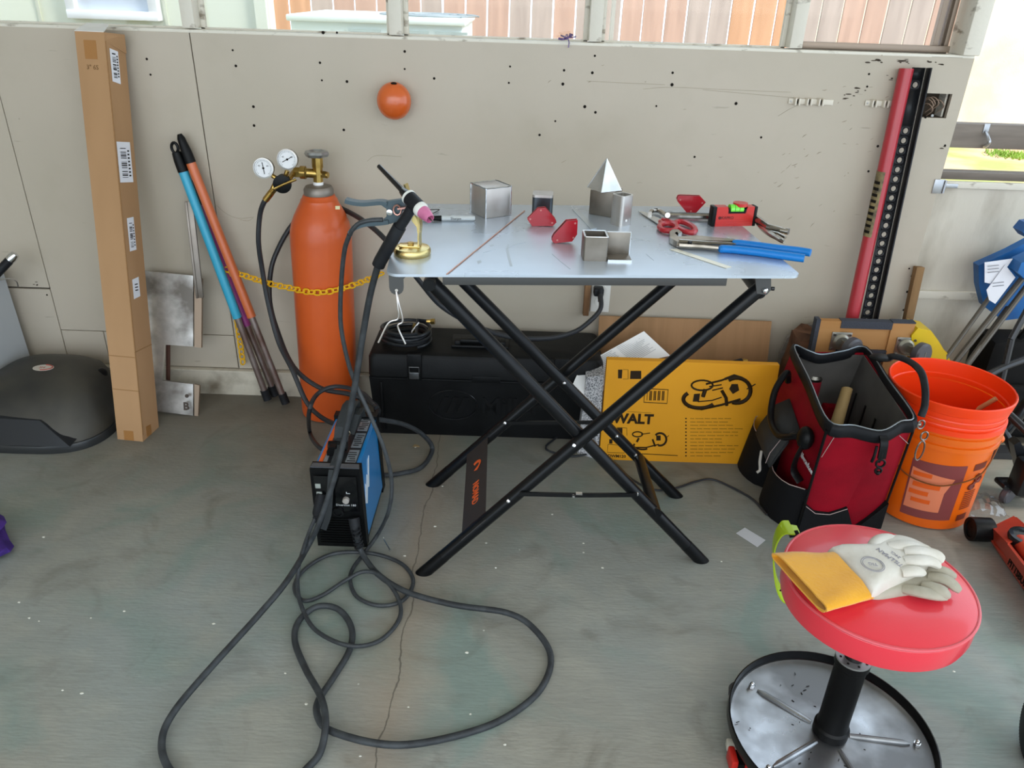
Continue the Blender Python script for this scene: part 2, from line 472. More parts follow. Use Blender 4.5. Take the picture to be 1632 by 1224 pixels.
# torn paint near the top corner and gouges
b = MB()
for (cx, cy, n_, sp) in ((1438, 97, 8, 13), (1355, 152, 5, 9), (1385, 96, 5, 24), (1490, 99, 5, 22), (1372, 142, 5, 12), (58, 452, 3, 5), (1504, 233, 2, 4), (1414, 124, 3, 8)):
    for k in range(n_):
        px = cx + random.uniform(-sp, sp); py = cy + random.uniform(-4, 4) - (px - cx) * .25 * (1 if cy > 140 else -.2)
        w_, h_ = random.uniform(1.5, 6), random.uniform(.5, 1.8)
        pts = []
        for j in range(7):
            a = -2 * PI * j / 7; q = random.uniform(.6, 1.1)
            pts.append(ay(px + math.cos(a) * w_ * q, py + math.sin(a) * h_ * q, WY - .0004))
        b.plate(pts, .0008)
part(wall, 'torn_paint', b, mat('torn_board', '4a4036', 0.9), kind='stuff')
b = MB(); random.seed(21)
for k in range(46):
    u = random.random(); px = 1400 - 190 * u + random.gauss(0, 14); py = 130 + 190 * u + random.gauss(0, 22) + (random.random() < .2) * 90
    if k % 4 == 0: px, py = random.uniform(760, 1400), random.uniform(95, 300)
    l_ = random.uniform(1, 5); sl_ = random.uniform(-.1, 1.1); b.tube([ay(px - l_, py + l_ * sl_, WY), ay(px, py + random.uniform(-1, 1), WY - .0001), ay(px + l_, py - l_ * sl_, WY)], [.0003, random.uniform(.0005, .0014), .0003], n=4)
part(wall, 'scuff_marks', b, mat('scuff_brown', '918574', 0.9), kind='stuff')
# long pencil-thin scratches
b = MB()
for ln in ([(935, 129), (990, 132), (1060, 135)], [(1025, 142), (1070, 139), (1160, 143), (1260, 147)], [(1120, 143), (1200, 150), (1290, 158)], [(345, 327), (360, 340), (380, 348), (404, 346)], [(585, 257), (600, 248), (640, 250)], [(1240, 185), (1262, 172), (1290, 160)], [(382, 350), (395, 352), (404, 347)]):
    b.tube([ay(x, y, WY - .0002) for x, y in cr([V((x, y, 0)) for x, y in ln], 4) for x, y in [(x, y)]] if False else [ay(p.x, p.y, WY - .0002) for p in cr([(x, y, 0) for x, y in ln], 4)], .0006, n=4)
part(wall, 'scratches', b, mat('pencil_scratch', '9c927f', 0.9), kind='stuff')

# cut-out junction box hole with wires
t = T('junction_box', 'open square hole in the wall with bare electrical wires inside', 'electrical box', ((hx0 + hx1) / 2, WY + .03, hz0))
b = MB(); cx, cz, hw, hh = (hx0 + hx1) / 2, (hz0 + hz1) / 2, (hx1 - hx0) / 2, (hz1 - hz0) / 2
b.box((cx, WY + .058, cz), (2 * hw, .003, 2 * hh))
for s in (-1, 1):
    b.box((cx + s * hw, WY + .034, cz), (.002, .045, 2 * hh)); b.box((cx, WY + .034, cz + s * hh), (2 * hw, .045, .002))
part(t, 'metal_box', b, mat('dirty_brown_steel', '4d4032', 0.7, 0.3, col2='2c241c'))
b = MB()
for k in range(5):
    a = cx + random.uniform(-.7, .3) * hw; z_ = cz + random.uniform(-.5, .5) * hh
    b.tube(cr([(a, WY + .05, z_), (a + .012, WY + .02, z_ + .018), (a + .028, WY + .012, z_ + .002), (a + .02, WY + .03, z_ - .018)], 6), .0014, n=6)
part(t, 'wire', b, mat('stripped_wire', 'a38b78', 0.5, 0.3))
b = MB(); b.cyl((cx - hw * .6, WY + .012, hz0 + .004), (cx - hw * .6, WY + .018, hz0 + .004), .004, n=10); b.cyl((cx + hw * .2, WY + .012, hz0 + .004), (cx + hw * .2, WY + .018, hz0 + .004), .004, n=10)
part(t, 'screw', b, STEEL)

# rough plate board under the wall, ledge on top
b = MB()
b.box(((x0 + x3) / 2, WY - .001, .042), (x3 - x0, .022, .084), bev=.002)
b.box(((x0 + x3) / 2, WY - .004, .0875), (x3 - x0, .030, .007), bev=.002)
struct('baseboard_back', b, DIRTW, 'dirty white board running along the foot of the wall', 'baseboard')

# sill, corner post and window posts
ZS = 1.088
b = MB(); b.box(((x0 + x3) / 2, WY + .035, ZS + .002), (x3 - x0, .07, .008), bev=.0015)
struct('trim_1', b, TRIMM, 'narrow chipped white window sill along the top of the wall', 'window sill')
ZC = 2.35
posts = [ay(297, 20, WY).x, ay(629, 25, WY).x, ay(951, 30, WY).x, ay(1275, 40, WY).x]
for i, px_ in enumerate(posts):
    b = MB(); b.box((px_, WY + .03, (ZS + .006 + ZC) / 2), (.034, .06, ZC - ZS - .012), bev=.002)
    struct('trim_%d' % (i + 2), b, TRIMM, ['white window post above the tall carton', 'white window post above the orange ball', 'white window post above the steel pyramid', 'white window post above the white cable clips'][i], 'window post')
b = MB(); b.box((x3 - .018, WY + .03, (ZS + .006 + ZC) / 2), (.045, .09, ZC - ZS - .006), bev=.003); b.box((x3 - .018, WY + .055, .545), (.04, .07, 1.08))
b.v = [v for v in b.v]
struct('trim_6', b, TRIMM, 'white corner post at the open end of the wall', 'corner post')
# windows: stops, a mullion and thin glass
gm = bpy.data.materials.new('window_glass'); gm.use_nodes = True
n_, l_ = gm.node_tree.nodes, gm.node_tree.links
for q in list(n_):
    if q.type == 'BSDF_PRINCIPLED': n_.remove(q)
tr = n_.new('ShaderNodeBsdfTransparent'); gl = n_.new('ShaderNodeBsdfGlossy'); gl.inputs['Roughness'].default_value = .04
mx = n_.new('ShaderNodeMixShader'); fz = n_.new('ShaderNodeFresnel'); fz.inputs[0].default_value = 1.35
l_.new(fz.outputs[0], mx.inputs[0]); l_.new(tr.outputs[0], mx.inputs[1]); l_.new(gl.outputs[0], mx.inputs[2]); l_.new(mx.outputs[0], n_['Material Output'].inputs[0])
tr.inputs[0].default_value = (.97, .98, .98, 1)
GLASS = gm
edges = [x0] + posts + [x3 - .04]
winlab = ['window above the tall carton', 'window above the gas cylinder', 'window above the steel cube', 'window above the red magnets', 'window above the red jack handle']
for i in range(5):
    a, c = edges[i] + .017, edges[i + 1] - .017
    b = MB(); za, zb = ZS + .006, ZC
    for xx in (a + .006, c - .006): b.box((xx, WY + .05, (za + zb) / 2), (.012, .016, zb - za), bev=.001)
    b.box(((a + c) / 2, WY + .05, za + .002), (c - a, .016, .005), bev=.001)
    if i == 4:
        b.box(((a + c) / 2, WY + .035, za + .011), (c - a, .012, .016), bev=.001)
        xx = c - .03; b.box((xx, WY + .062, (za + zb) / 2), (.012, .02, zb - za)); b.box((xx + .03 - .012, WY + .07, (za + zb) / 2), (.010, .03, zb - za))
    if i == 3:
        xx = ay(980, 30, WY).x; b.box((xx, WY + .06, (za + zb) / 2), (.010, .02, zb - za))
    wd = struct('window_%d' % (i + 1), b, [mat('brown_aluminium', '8f7f70', .4, .6), TRIMM][0 if i == 4 else 1], 'white framed ' + winlab[i] if i != 4 else 'sliding ' + winlab[i] + ' with brown aluminium track', 'window')
    b = MB(); b.box(((a + c) / 2, WY + .054, (za + zb) / 2), (c - a - .02, .003, zb - za - .01))
    part(wd, 'pane', b, GLASS)

# ceiling and the wall at the far end
CEIL = mat('ceiling_paint', 'd8d4ca', .8, col2='c4beb0', scale=2)
b = MB(); b.box((-.15, .375, ZC + .04), (6.7, 3.95, .08)); struct('ceiling', b, CEIL, 'plain painted garage ceiling', 'ceiling')
b = MB(); b.box((-3.55, 0, 1.15), (.08, 4.6, 2.4)); struct('wall_left', b, WM, 'plain off-white side wall of the garage', 'wall')

# low gate closing the gap beside the wall
GY = WY + .05
b = MB(); zt = ay(1600, 300, GY).z
GATEM = mat('gate_board_paint', 'cbc4b6', .6, col2='9b9181', scale=6, lo=.5, hi=.8, detail=8, stretch=(1.5, 1, .6), bump=.15)
b.box(((x3 + 3.2) / 2, GY + .01, zt / 2), (3.2 - x3 - .01, .016, zt), bev=.001)
gate = struct('door_1', b, GATEM, 'low off-white board gate beside the end of the wall', 'gate')
zm = ay(1500, 471, GY - .01).z
b = MB(); b.box(((x3 + 3.2) / 2, GY - .003, zm), (3.2 - x3 - .02, .012, .026), bev=.002); part(gate, 'middle_rail', b, TRIMM)
GREYW = board_mat('weathered_wood', '5b524b', '8d837a', (.4, 3, 3))
b = MB(); zr = ay(1600, 287, GY).z; b.box(((x3 + 3.2) / 2, GY + .03, zr + .006), (3.2 - x3 - .02, .045, .022), bev=.003)
part(gate, 'top_rail', b, GREYW); b = MB(); b.box(((x3 + 3.2) / 2, GY - .006, zr - .016), (3.2 - x3 - .04, .02, .018), bev=.002); part(gate, 'rail_trim', b, TRIMM)
b = MB(); p = ay(1489, 297, WY - .002)
b.box(p + V((.012, 0, 0)), (.030, .003, .040), bev=.001); b.cyl(p + V((.028, -.002, -.018)), p + V((.028, -.002, .018)), .0035, n=10); b.box(p + V((.048, -.001, .003)), (.036, .003, .012), bev=.001)
part(gate, 'hinge', b, mat('galvanised_steel', 'a9aaad', .35, .9))
# weathered rail further out with a hook
RY = 2.45
zt_, zb_ = ay(1600, 199, RY).z, ay(1600, 238, RY).z
b = MB(); b.box((2.3, RY + .02, (zt_ + zb_) / 2), (2.2, .04, zt_ - zb_), bev=.003)
rl = tag(solo('fence_rail', b, GREYW, 'weathered grey horizontal timber rail across the opening', 'rail'), None, None)
b = MB(); p = ay(1572, 205, RY - .002); q = ay(1574, 232, RY - .002)
b.box(p, (.017, .003, .028), bev=.001); b.tube(cr([p + V((0, -.003, -.01)), p + V((0, -.022, -.022)), p + V((0.004, -.030, -.036)), p + V((.002, -.016, -.05)), q], 5), .005, n=8)
part(rl, 'hook', b, mat('galvanised_steel', ''))
b = MB()
for xx in (1.2, 3.3): b.box((xx + .03, RY + .02, zt_ / 2), (.06, .04, zt_), bev=.002)
part(rl, 'post', b, GREYW)

# =================================================================== OUTSIDE
b = MB(); b.box((2, 8.3, -.08), (26, 12.1, .1))
struct('ground', b, mat('dry_dirt', 'c9a888', .9, col2='9aa45e', scale=1.3, lo=.5, hi=.62, detail=8, bump=.3), 'dry sandy yard with patches of green', 'ground')
b = MB(); b.box((7.2, 8.3, 1.6), (8.4, .2, 3.3), R=(0, 0, -.12))
struct('wall_outside', b, mat('cream_stucco', 'f0e4cc', .9, col2='e6d6b6', scale=3, bump=.5, bscale=90), 'cream stucco wall of the house next door', 'wall')
# timber fence
ft = T('board_fence', 'reddish wooden board fence beyond the windows', 'fence', (.9, 6.05, -.03))
FWD = board_mat('fence_wood', 'c4a08c', 'a98876', (3, 3, .25)); FWO = board_mat('fence_wood_orange', 'cf9c74', 'b8875f', (3, 3, .25)); FWG = board_mat('fence_wood_grey', 'b8a69b', '9c8b80', (3, 3, .25))
xx = -1.95; i = 0
while xx < 3.12:
    wdt = .145 + random.uniform(-.006, .004); b = MB()
    b.box((xx + wdt / 2, 6.0, .78), (wdt, .018, 1.62 + random.uniform(-.03, .03)), R=(0, random.uniform(-.008, .008), 0), bev=.002, seg=1)
    part(ft, 'board', b, [FWD, FWG, FWD, FWO][random.choice((0, 0, 1, 2, 3, 1))]); xx += wdt + .011; i += 1
for z_ in (.3, 1.3):
    b = MB(); b.box((.6, 6.03, z_), (5.0, .035, .085)); part(ft, 'rail', b, FWG)
# air conditioner
ac = T('air_conditioner', 'pale outdoor air conditioning unit in front of the board fence', 'air conditioner', (-.72, 4.65, -.03))
xa, xb = ay(457, 30, 4.2).x, ay(742, 34, 4.2).x; zc = ay(600, 28, 4.2).z
PALE = mat('pale_enamel', 'd3ddd8', .4)
b = MB(); b.box(((xa + xb) / 2, 4.6, (zc - .02) / 2 - .015), (xb - xa - .03, .80, zc + .01), bev=.01); part(ac, 'cabinet', b, PALE)
b = MB(); b.box(((xa + xb) / 2, 4.6, zc - .012), (xb - xa, .84, .03), bev=.008); lid = part(ac, 'lid', b, PALE)
b = MB(); cx = (xa + xb) / 2 + .22
for r_ in (.08, .14, .2, .26): b.tube([(cx + math.cos(k / 24 * 2 * PI) * r_, 4.6 + math.sin(k / 24 * 2 * PI) * r_, zc + .008) for k in range(24)], .004, n=6, closed=True)
for k in range(8): a = k * PI / 4; b.tube([(cx, 4.6, zc + .006), (cx + math.cos(a) * .27, 4.6 + math.sin(a) * .27, zc + .006)], .004, n=6)
part(ac, 'fan_guard', b, mat('grey_wire', '8d9496', .4, .5))
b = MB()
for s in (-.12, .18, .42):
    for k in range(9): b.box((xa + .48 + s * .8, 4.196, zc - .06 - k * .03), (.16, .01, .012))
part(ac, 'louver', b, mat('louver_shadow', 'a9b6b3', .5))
# neighbour house siding with a window and a door edge
hs = T('house_siding', 'pale green-white clapboard side of the neighbouring house', 'house', (-3, 3.75, -.03))
SID = mat('pale_siding', 'dbe0d0', .6)
xe = ay(428, 20, 3.7).x
b = MB(); b.box(((-7 + xe) / 2, 3.75, 1.3), (xe + 7, .08, 2.7)); 
b.box((xe - .03, 3.70, 1.3), (.05, .03, 2.68))
part(hs, 'wall', b, SID)
b = MB()
for p_ in (60, 262, 318):
    b.box((ay(p_, 12, 3.7).x, 3.705, 1.3), (.012, .008, 2.6))
part(hs, 'batten', b, mat('siding_batten', 'c9cdbd', .6))
xa, xb = ay(118, 10, 3.7).x, ay(248, 10, 3.7).x; z0_, z1_ = ay(180, 24, 3.7).z, 1.9
b = MB(); b.box(((xa + xb) / 2, 3.69, z0_), (xb - xa + .04, .06, .035), bev=.004)
for xx in (xa, xb): b.box((xx, 3.69, (z0_ + z1_) / 2), (.04, .05, z1_ - z0_), bev=.003)
fw = part(hs, 'window_frame', b, mat('bright_vinyl', 'eef0f2', .4))
b = MB(); b.box(((xa + xb) / 2, 3.703, (z0_ + z1_) / 2), (xb - xa, .01, z1_ - z0_)); part(fw, 'pane', b, mat('reflecting_pane', 'c3cbd6', .15))
# grass patch by the stucco wall
b = MB()
gc_ = [az(1544, 194, -.03), az(1622, 250, -.03), az(1600, 248, -.03)]
for k in range(1100):
    q = gc_[0 if k < 700 else 1 + k % 2]; rr_ = random.uniform(0, .42 if k < 700 else .2); aa = random.uniform(0, 2 * PI)
    x_ = q.x + rr_ * math.cos(aa); y_ = q.y + rr_ * math.sin(aa); a = random.uniform(0, PI); h = random.uniform(.02, .07)
    dx, dy = math.cos(a) * .007, math.sin(a) * .007; tx, ty = random.uniform(-.05, .05), random.uniform(-.05, .05)
    b.add([(x_ - dx, y_ - dy, -.03), (x_ + dx, y_ + dy, -.03), (x_ + tx, y_ + ty, -.03 + h)], [(0, 1, 2)])
solo('grass', b, mat('grass_blades', '8fae3f', .7, col2='6f9433', scale=2), 'tufts of green grass at the foot of the stucco wall', 'grass', kind='stuff')
# =================================================================== WELDING TABLE
TZ = 0.76
FL, FR_, BR_ = az(615, 437, TZ), az(1279, 440, TZ), az(1205, 333, TZ)
e1 = (FR_ - FL).normalized(); e2 = V((-e1.y, e1.x, 0)); TW = (FR_ - FL).length; TD = 0.50
TF = fr(FL, e1, e2)                                   # table frame: x along the near edge, y away, z up
def tp(u, v, z=0.0): return TF @ V((u, v, z))
TOPM = mat('table_top_steel', 'c0cbd8', .27, .6, col2='c9d3df', scale=5, rvar=.05)
GUN = mat('gunmetal_paint', '4c4c4b', .45, .3)
TUBEM = mat('black_tube_paint', '121315', .34, .1, coat=.12)
tb = T('welding_table', 'folding grey steel welding table with crossed black tube legs', 'table', (tp(TW / 2, TD / 2).x, tp(TW / 2, TD / 2).y, 0))
b = MB(); b.prism(rrect(TW, TD, .022, 6, TW / 2, TD / 2), .005, TF @ Matrix.Translation((0, 0, -.005)))
top = part(tb, 'tabletop', b, TOPM)
# chalky drips and scratches on the steel
b = MB()
def blot(pts, t=.0003):
    b.plate([az(x, y, TZ) for x, y in pts][::-1] if True else pts, t)
SCR = mat('spatter_mark', 'b9c4cf', .4)
for pts in ([(751, 402), (760, 399), (763, 401), (754, 404)], [(760, 416), (766, 414), (768, 418), (762, 421)], [(806, 396), (809, 389), (812, 390), (810, 396), (813, 410), (817, 424), (813, 425), (809, 411)], [(780, 391), (785, 389), (788, 391), (782, 393)]):
    b.plate([az(x, y, TZ + .0002) for x, y in pts], .0003)
for ln in ([(808, 396), (818, 391), (838, 386)], [(880, 405), (895, 418), (909, 429)], [(770, 403), (790, 397)], [(1030, 405), (1042, 415)]):
    b.tube([az(x, y, TZ + .0001) for x, y in ln], .0006, n=4)
part(top, 'spatter_marks', b, SCR, kind='stuff')
b = MB(); b.box(tp(.365, .022, -.016), (.53, .006, .022), R=TF.to_3x3(), bev=.001); part(tb, 'apron', b, GUN)
b = MB(); b.box(tp(.365, TD - .022, -.016), (.53, .006, .022), R=TF.to_3x3(), bev=.001); part(tb, 'apron', b, GUN)
b = MB(); M = TF @ Matrix.Translation((.017, .012, -.006)) @ Matrix.Rotation(PI / 2, 4, 'X')
b.prism([(-.013, 0), (-.013, -.022)] + [(-.013 + .0 + .013 - .013 * math.cos(a), -.022 - .014 * math.sin(a)) for a in [k * PI / 8 for k in range(1, 8)]] + [(.013, -.022), (.013, -.006), (.019, 0)], .004, M)
tab = part(tb, 'hanging_tab', b, GUN)
b = MB(); p = tp(.017, .0075, -.033); b.cyl(p, p - e2 * .0012, .0028, n=12); part(tab, 'hole', b, mat('bright_hole', 'c7c3bb', .6))
FA, FB = az(684, 912), az(1110, 893); RA, RB = az(697, 772) + V((0, 0, 0)), az(1070, 790)
FA.z = FB.z = RA.z = RB.z = .012
TA = ay(1213, 458, FA.y + .055); TB = ay(686, 448, FB.y - .065)
TRA = L(RA, ay(1045, 470, RA.y + .02), 1.30); TRB = L(RB, ay(765, 475, RB.y - .03), 1.08)
for P_, s in ((TA, 0), (TB, 0), (TRA, 0), (TRB, 0)): P_.z = min(P_.z, .745)
def leg(foot, topp):
    b = MB(); d = (topp - foot).normalized()
    b.tube([foot - d * .0, topp], .0145, n=24); b.v = [v + d * ((.0005 - v.z) / d.z) if i < 24 else v for i, v in enumerate(b.v)]
    o = part(tb, 'leg', b, TUBEM)
    b = MB(); b.tube([foot, foot + d * .05], .0150, n=24); b.v = [v + d * ((.0002 - v.z) / d.z) if i < 24 else v for i, v in enumerate(b.v)]; part(o, 'rubber_foot', b, BLK)
    return o
for f, t_ in ((FA, TA), (FB, TB), (RA, TRA), (RB, TRB)): leg(f, t_)
def bolt(parent, p, n=(0, -1, 0), r=.005, name='bolt'):
    n = V(n); b = MB(); b.lathe([(r, 0), (r, .002), (r * .7, .0045), (0, .005)], V(p), n, 14); return part(parent, name, b, CHROME)
def on_leg(px, py, A, B):
    """point on the near side of a leg tube closest to the sight line"""
    d = ray(px, py).normalized(); u = (B - A).normalized(); w0 = CAM - A
    a_, b_, c_, d_, e_ = 1, d.dot(u), 1, d.dot(w0), u.dot(w0)
    t_ = (e_ - b_ * d_) / (1 - b_ * b_); q = A + u * t_; s = (-d - u * (-d).dot(u)).normalized(); return q + s * .0143, s
for px, py, A, B in ((821, 805, FA, TA), (923, 714, FA, TA), (1006, 787, FB, TB), (986, 686, RB, TRB), (897, 607, RB, TRB), (809, 674, RA, TRA)):
    q, s = on_leg(px, py, A, B); bolt(tb, q, s)
# cross tubes
q1, _ = on_leg(1016, 728, RB, TRB); q2, _ = on_leg(1050, 806, FB, TB)
b = MB(); b.tube([q1, q2], .0135, n=18); part(tb, 'cross_tube', b, TUBEM); 
q, s = on_leg(1014, 718, RB, TRB); bolt(tb, q, s)
b = MB(); b.tube([TB + V((0, -.022, .0)), TB + V((0, .40, 0.0))], .0125, n=18)
M_ = TB + V((0, -.0225, 0)); b.tube([M_, M_ - V((0, .0005, 0))], .010, n=16); part(tb, 'hinge_tube', b, TUBEM)
b = MB(); b.tube([TA + V((0, -.0, -.012)), TA + V((0, .38, -.012))], .0125, n=18); part(tb, 'cross_tube', b, TUBEM)
b = MB(); p = ay(1216, 455, TA.y - .02); b.plate([ay(1204, 443, TA.y - .018), ay(1206, 468, TA.y - .018), ay(1222, 470, TA.y - .018), ay(1229, 462, TA.y - .018), ay(1229, 443, TA.y - .018)], -.004); br = part(tb, 'bracket', b, GUN)
bolt(tb, ay(1219, 463, TA.y - .019), (0, -1, 0), .006); 
b = MB(); p = ay(1229, 460, TA.y - .01); b.cyl(p, p + V((.006, 0, 0)), .004, n=8); part(br, 'nut', b, BLKM)
# locking stays
a_, _ = on_leg(838, 790, FA, TA); c_, _ = on_leg(1006, 787, FB, TB)
b = MB(); b.strip([a_ + V((0, -.008, 0)), L(a_, c_, .5) + V((0, -.012, .002)), c_ + V((0, -.004, 0))], (0, 0, 1), .010, .004); st = part(tb, 'locking_stay', b, BLKM)
q = L(a_, c_, .45) + V((0, -.015, .002)); bolt(st, q, (0, -1, 0), .004, 'pin'); b = MB(); b.box(q + V((.012, 0, .007)), (.014, .008, .003)); part(st, 'latch', b, CHROME)
a_, _ = on_leg(809, 674, RA, TRA); c_, _ = on_leg(955, 673, RB, TRB)
b = MB(); b.strip([a_, c_], (0, 0, 1), .010, .004); part(tb, 'locking_stay', b, BLKM)
# banner sheet between the two legs on the left, with orange lettering
A1, _ = on_leg(741, 862, FA, TA); A2, _ = on_leg(778, 828, FA, TA); B1, _ = on_leg(740, 716, RA, TRA); B2, _ = on_leg(775, 690, RA, TRA)
BAN = mat('dark_banner', '3b3735', .55, bump=.1, bscale=30)
b = MB(); rings = []
for k in range(9):
    t_ = k / 8; sag = -.006 * math.sin(PI * t_); rings.append([L(A1, B1, t_) + V((0, 0, sag + .003)), L(A2, B2, t_) + V((0, 0, sag + .003)), L(A2, B2, t_) + V((0, 0, sag)), L(A1, B1, t_) + V((0, 0, sag))])
b.loft(rings)
u_ = (A2 - A1).normalized()
ban = part(tb, 'banner', b, BAN)
M = fr(L(L(A1, A2, .5), L(B1, B2, .5), .42) + V((0, 0, .0035 - .0055)), (A1 - B1), (A2 - A1))
b = MB(); b.text('NOMAD', .030, M, .0008, bold=.0005, sx=.8)
M2 = fr(L(L(A1, A2, .5), L(B1, B2, .5), .74) + V((0, 0, .001)), (A1 - B1), (A2 - A1))
arc = [(math.cos(a) * .017 - .004, math.sin(a) * .017 + .0) for a in [math.radians(x) for x in range(20, 235, 18)]]
arc2 = [(math.cos(a) * .009 - .001, math.sin(a) * .009 + .001) for a in [math.radians(x) for x in range(235, 10, -18)]]
b.prism(arc + arc2, .0008, M2)
b.prism([(.010, .012), (.022, .004), (.016, -.008), (.008, .002)], .0008, M2)
part(ban, 'lettering', b, mat('orange_print', 'f0682f', .6), label='bright orange printed logo and letters')

# =================================================================== GAS CYLINDER AND REGULATOR
cb, ct = V((-.577, 2.135, 0)), V((-.553, 2.138, .76))
cax = (ct - cb).normalized()
GORG = mat('orange_cylinder_paint', 'd05a22', .38, col2='c24f18', scale=3, coat=.25, rvar=.1)
gc = T('gas_cylinder', 'orange shielding gas cylinder with brass valve chained to the wall', 'gas cylinder', cb)
R_ = .0865
b = MB(); prof = [(R_ - .012, 0), (R_ - .002, .006), (R_, .018), (R_, .565), (R_ * .985, .59), (R_ * .93, .612), (R_ * .83, .634), (R_ * .70, .656), (R_ * .60, .672), (R_ * .585, .678), (R_ * .555, .680), (R_ * .50, .690), (.030, .697), (0, .698)]
b.lathe(prof, cb, cax, 48); part(gc, 'body', b, GORG)
b = MB(); b.lathe([(.040, .688), (.041, .694), (.041, .706), (.036, .714), (.020, .718), (0, .718)], cb, cax, 32); part(gc, 'neck_ring', b, mat('neck_steel', '8a827a', .45, .7))
ZC_ = lambda z: cb + cax * z
b = MB(); b.cyl(ZC_(.716), ZC_(.726), .014, n=20); part(gc, 'sealing_band', b, WHITE)
b = MB(); b.cyl(ZC_(.724), ZC_(.778), .0135, n=8); b.cyl(ZC_(.765), ZC_(.795), .0155, n=8)
pv = ZC_(.748)
b.cyl(pv, pv + V((-.042, -.010, .004)), .0125, n=20); b.cyl(pv + V((-.030, -.007, .003)), pv + V((-.040, -.010, .004)), .016, n=6); b.cyl(pv, pv + V((.030, -.006, -.002)), .008, n=12); b.cyl(pv + V((.016, -.003, -.001)), pv + V((.026, -.005, -.002)), .0105, n=6)
vv = part(gc, 'valve', b, BRASS)
b = MB(); n = 40; q = ZC_(.802)
ring = lambda rr, z_, w_: [(q + V(((rr + w_ * math.cos(6 * 2 * PI * k / n)) * math.cos(2 * PI * k / n), (rr + w_ * math.cos(6 * 2 * PI * k / n)) * math.sin(2 * PI * k / n), z_))) for k in range(n)]
b.loft([ring(.022, -.009, .001), ring(.029, -.007, .0018), ring(.032, 0, .002), ring(.029, .006, .0018), ring(.020, .008, .001), ring(.016, .002, 0), ring(.006, .001, 0)])
b.cyl(q + V((0, 0, -.02)), q + V((0, 0, .005)), .006, n=12); part(gc, 'hand_wheel', b, mat('cast_wheel', 'a8abae', .3, .9))
b = MB(); M = fr(ay(538, 331, 2.06), (1, .45, -.1), (.12, .3, 1)); b.box(M.translation, (.012, .009, .0008), R=M.to_3x3()); part(gc, 'sticker', b, [mat('pale_sticker', 'd8cfa2', .6)])

rg = T('gas_regulator', 'brass gas regulator with two round white gauges on the orange cylinder', 'regulator', pv + V((-.1, -.02, 0)))
rc = ay(451, 291, 2.06)
b = MB(); b.lathe([(.008, -.022), (.019, -.019), (.0205, -.008), (.0205, .010), (.024, .012), (.024, .018), (.012, .021), (0, .021)], rc, (.15, -1, -.05), 28); part(rg, 'bonnet', b, BLK)
b = MB(); b.tube([rc + V((.01, .0, .002)), pv + V((-.062, -.012, .004))], .0075, n=12); b.cyl(pv + V((-.062, -.012, .004)), pv + V((-.041, -.010, .004)), .015, n=6); b.cyl(pv + V((-.044, -.010, .004)), pv + V((-.030, -.010, .004)), .0175, n=24)
b.tube([rc, rc + V((-.022, -.006, -.006)), ay(431, 308, 2.05)], [.008, .007, .006], n=12); b.cyl(ay(437, 302, 2.05), ay(429, 311, 2.05), .0085, n=6)
b.tube([rc, ay(458, 272, 2.06)], .006, n=12); b.tube([rc, ay(434, 280, 2.06)], .006, n=12)
b.tube([ay(437, 301, 2.03), ay(452, 294, 2.03), ay(472, 286, 2.04)], .0035, n=8)
part(rg, 'brass_body', b, BRASS)
def gauge(px, py, na):
    c = ay(px, py, 2.045); nrm = V((.05, -1, .12)).normalized(); x = nrm.cross(V((0, 0, 1))).normalized() * -1; y = nrm.cross(x) * -1
    b = MB(); b.lathe([(.022, -.020), (.0258, -.014), (.0265, 0), (.0265, .004), (.0235, .0045), (.0232, .001), (0, .001)], c, nrm, 36); g = part(rg, 'gauge', b, STEEL)
    F = fr(c + nrm * .0018, (1, .05, 0), (0, .12, 1))
    if F.col[2].xyz.dot(nrm) < 0: F = fr(c + nrm * .0018, (1, .05, 0), (0, .12, 1)) @ Matrix.Scale(-1, 4, (0, 0, 1))
    b = MB(); b.cyl(c + nrm * .0008, c + nrm * .0018, .0232, n=36); d = part(g, 'dial', b, mat('dial_white', 'dfe0e2', .3))
    b = MB()
    for k in range(28):
        a = math.radians(-45 + 270 * k / 27); l_ = .0035 if k % 3 == 0 else .002
        b.box(F @ V((.0195 * math.cos(a), .0195 * math.sin(a), .0004)), (l_, .0006, .0003), R=F.to_3x3() @ Matrix.Rotation(a, 3, 'Z'))
    b.box(F @ V((0, 0, .0010)), (.030, .0016, .0008), R=F.to_3x3() @ Matrix.Rotation(na, 3, 'Z')); b.cyl(c + nrm * .002, c + nrm * .0035, .0028, n=10)
    b.text('40', .006, F @ Matrix.Translation((-.011, .006, .0003)), .0003); b.text('60', .006, F @ Matrix.Translation((.011, .006, .0003)), .0003)
    part(g, 'needle', b, INK)
gauge(420, 268, math.radians(98)); gauge(458, 254, math.radians(28))

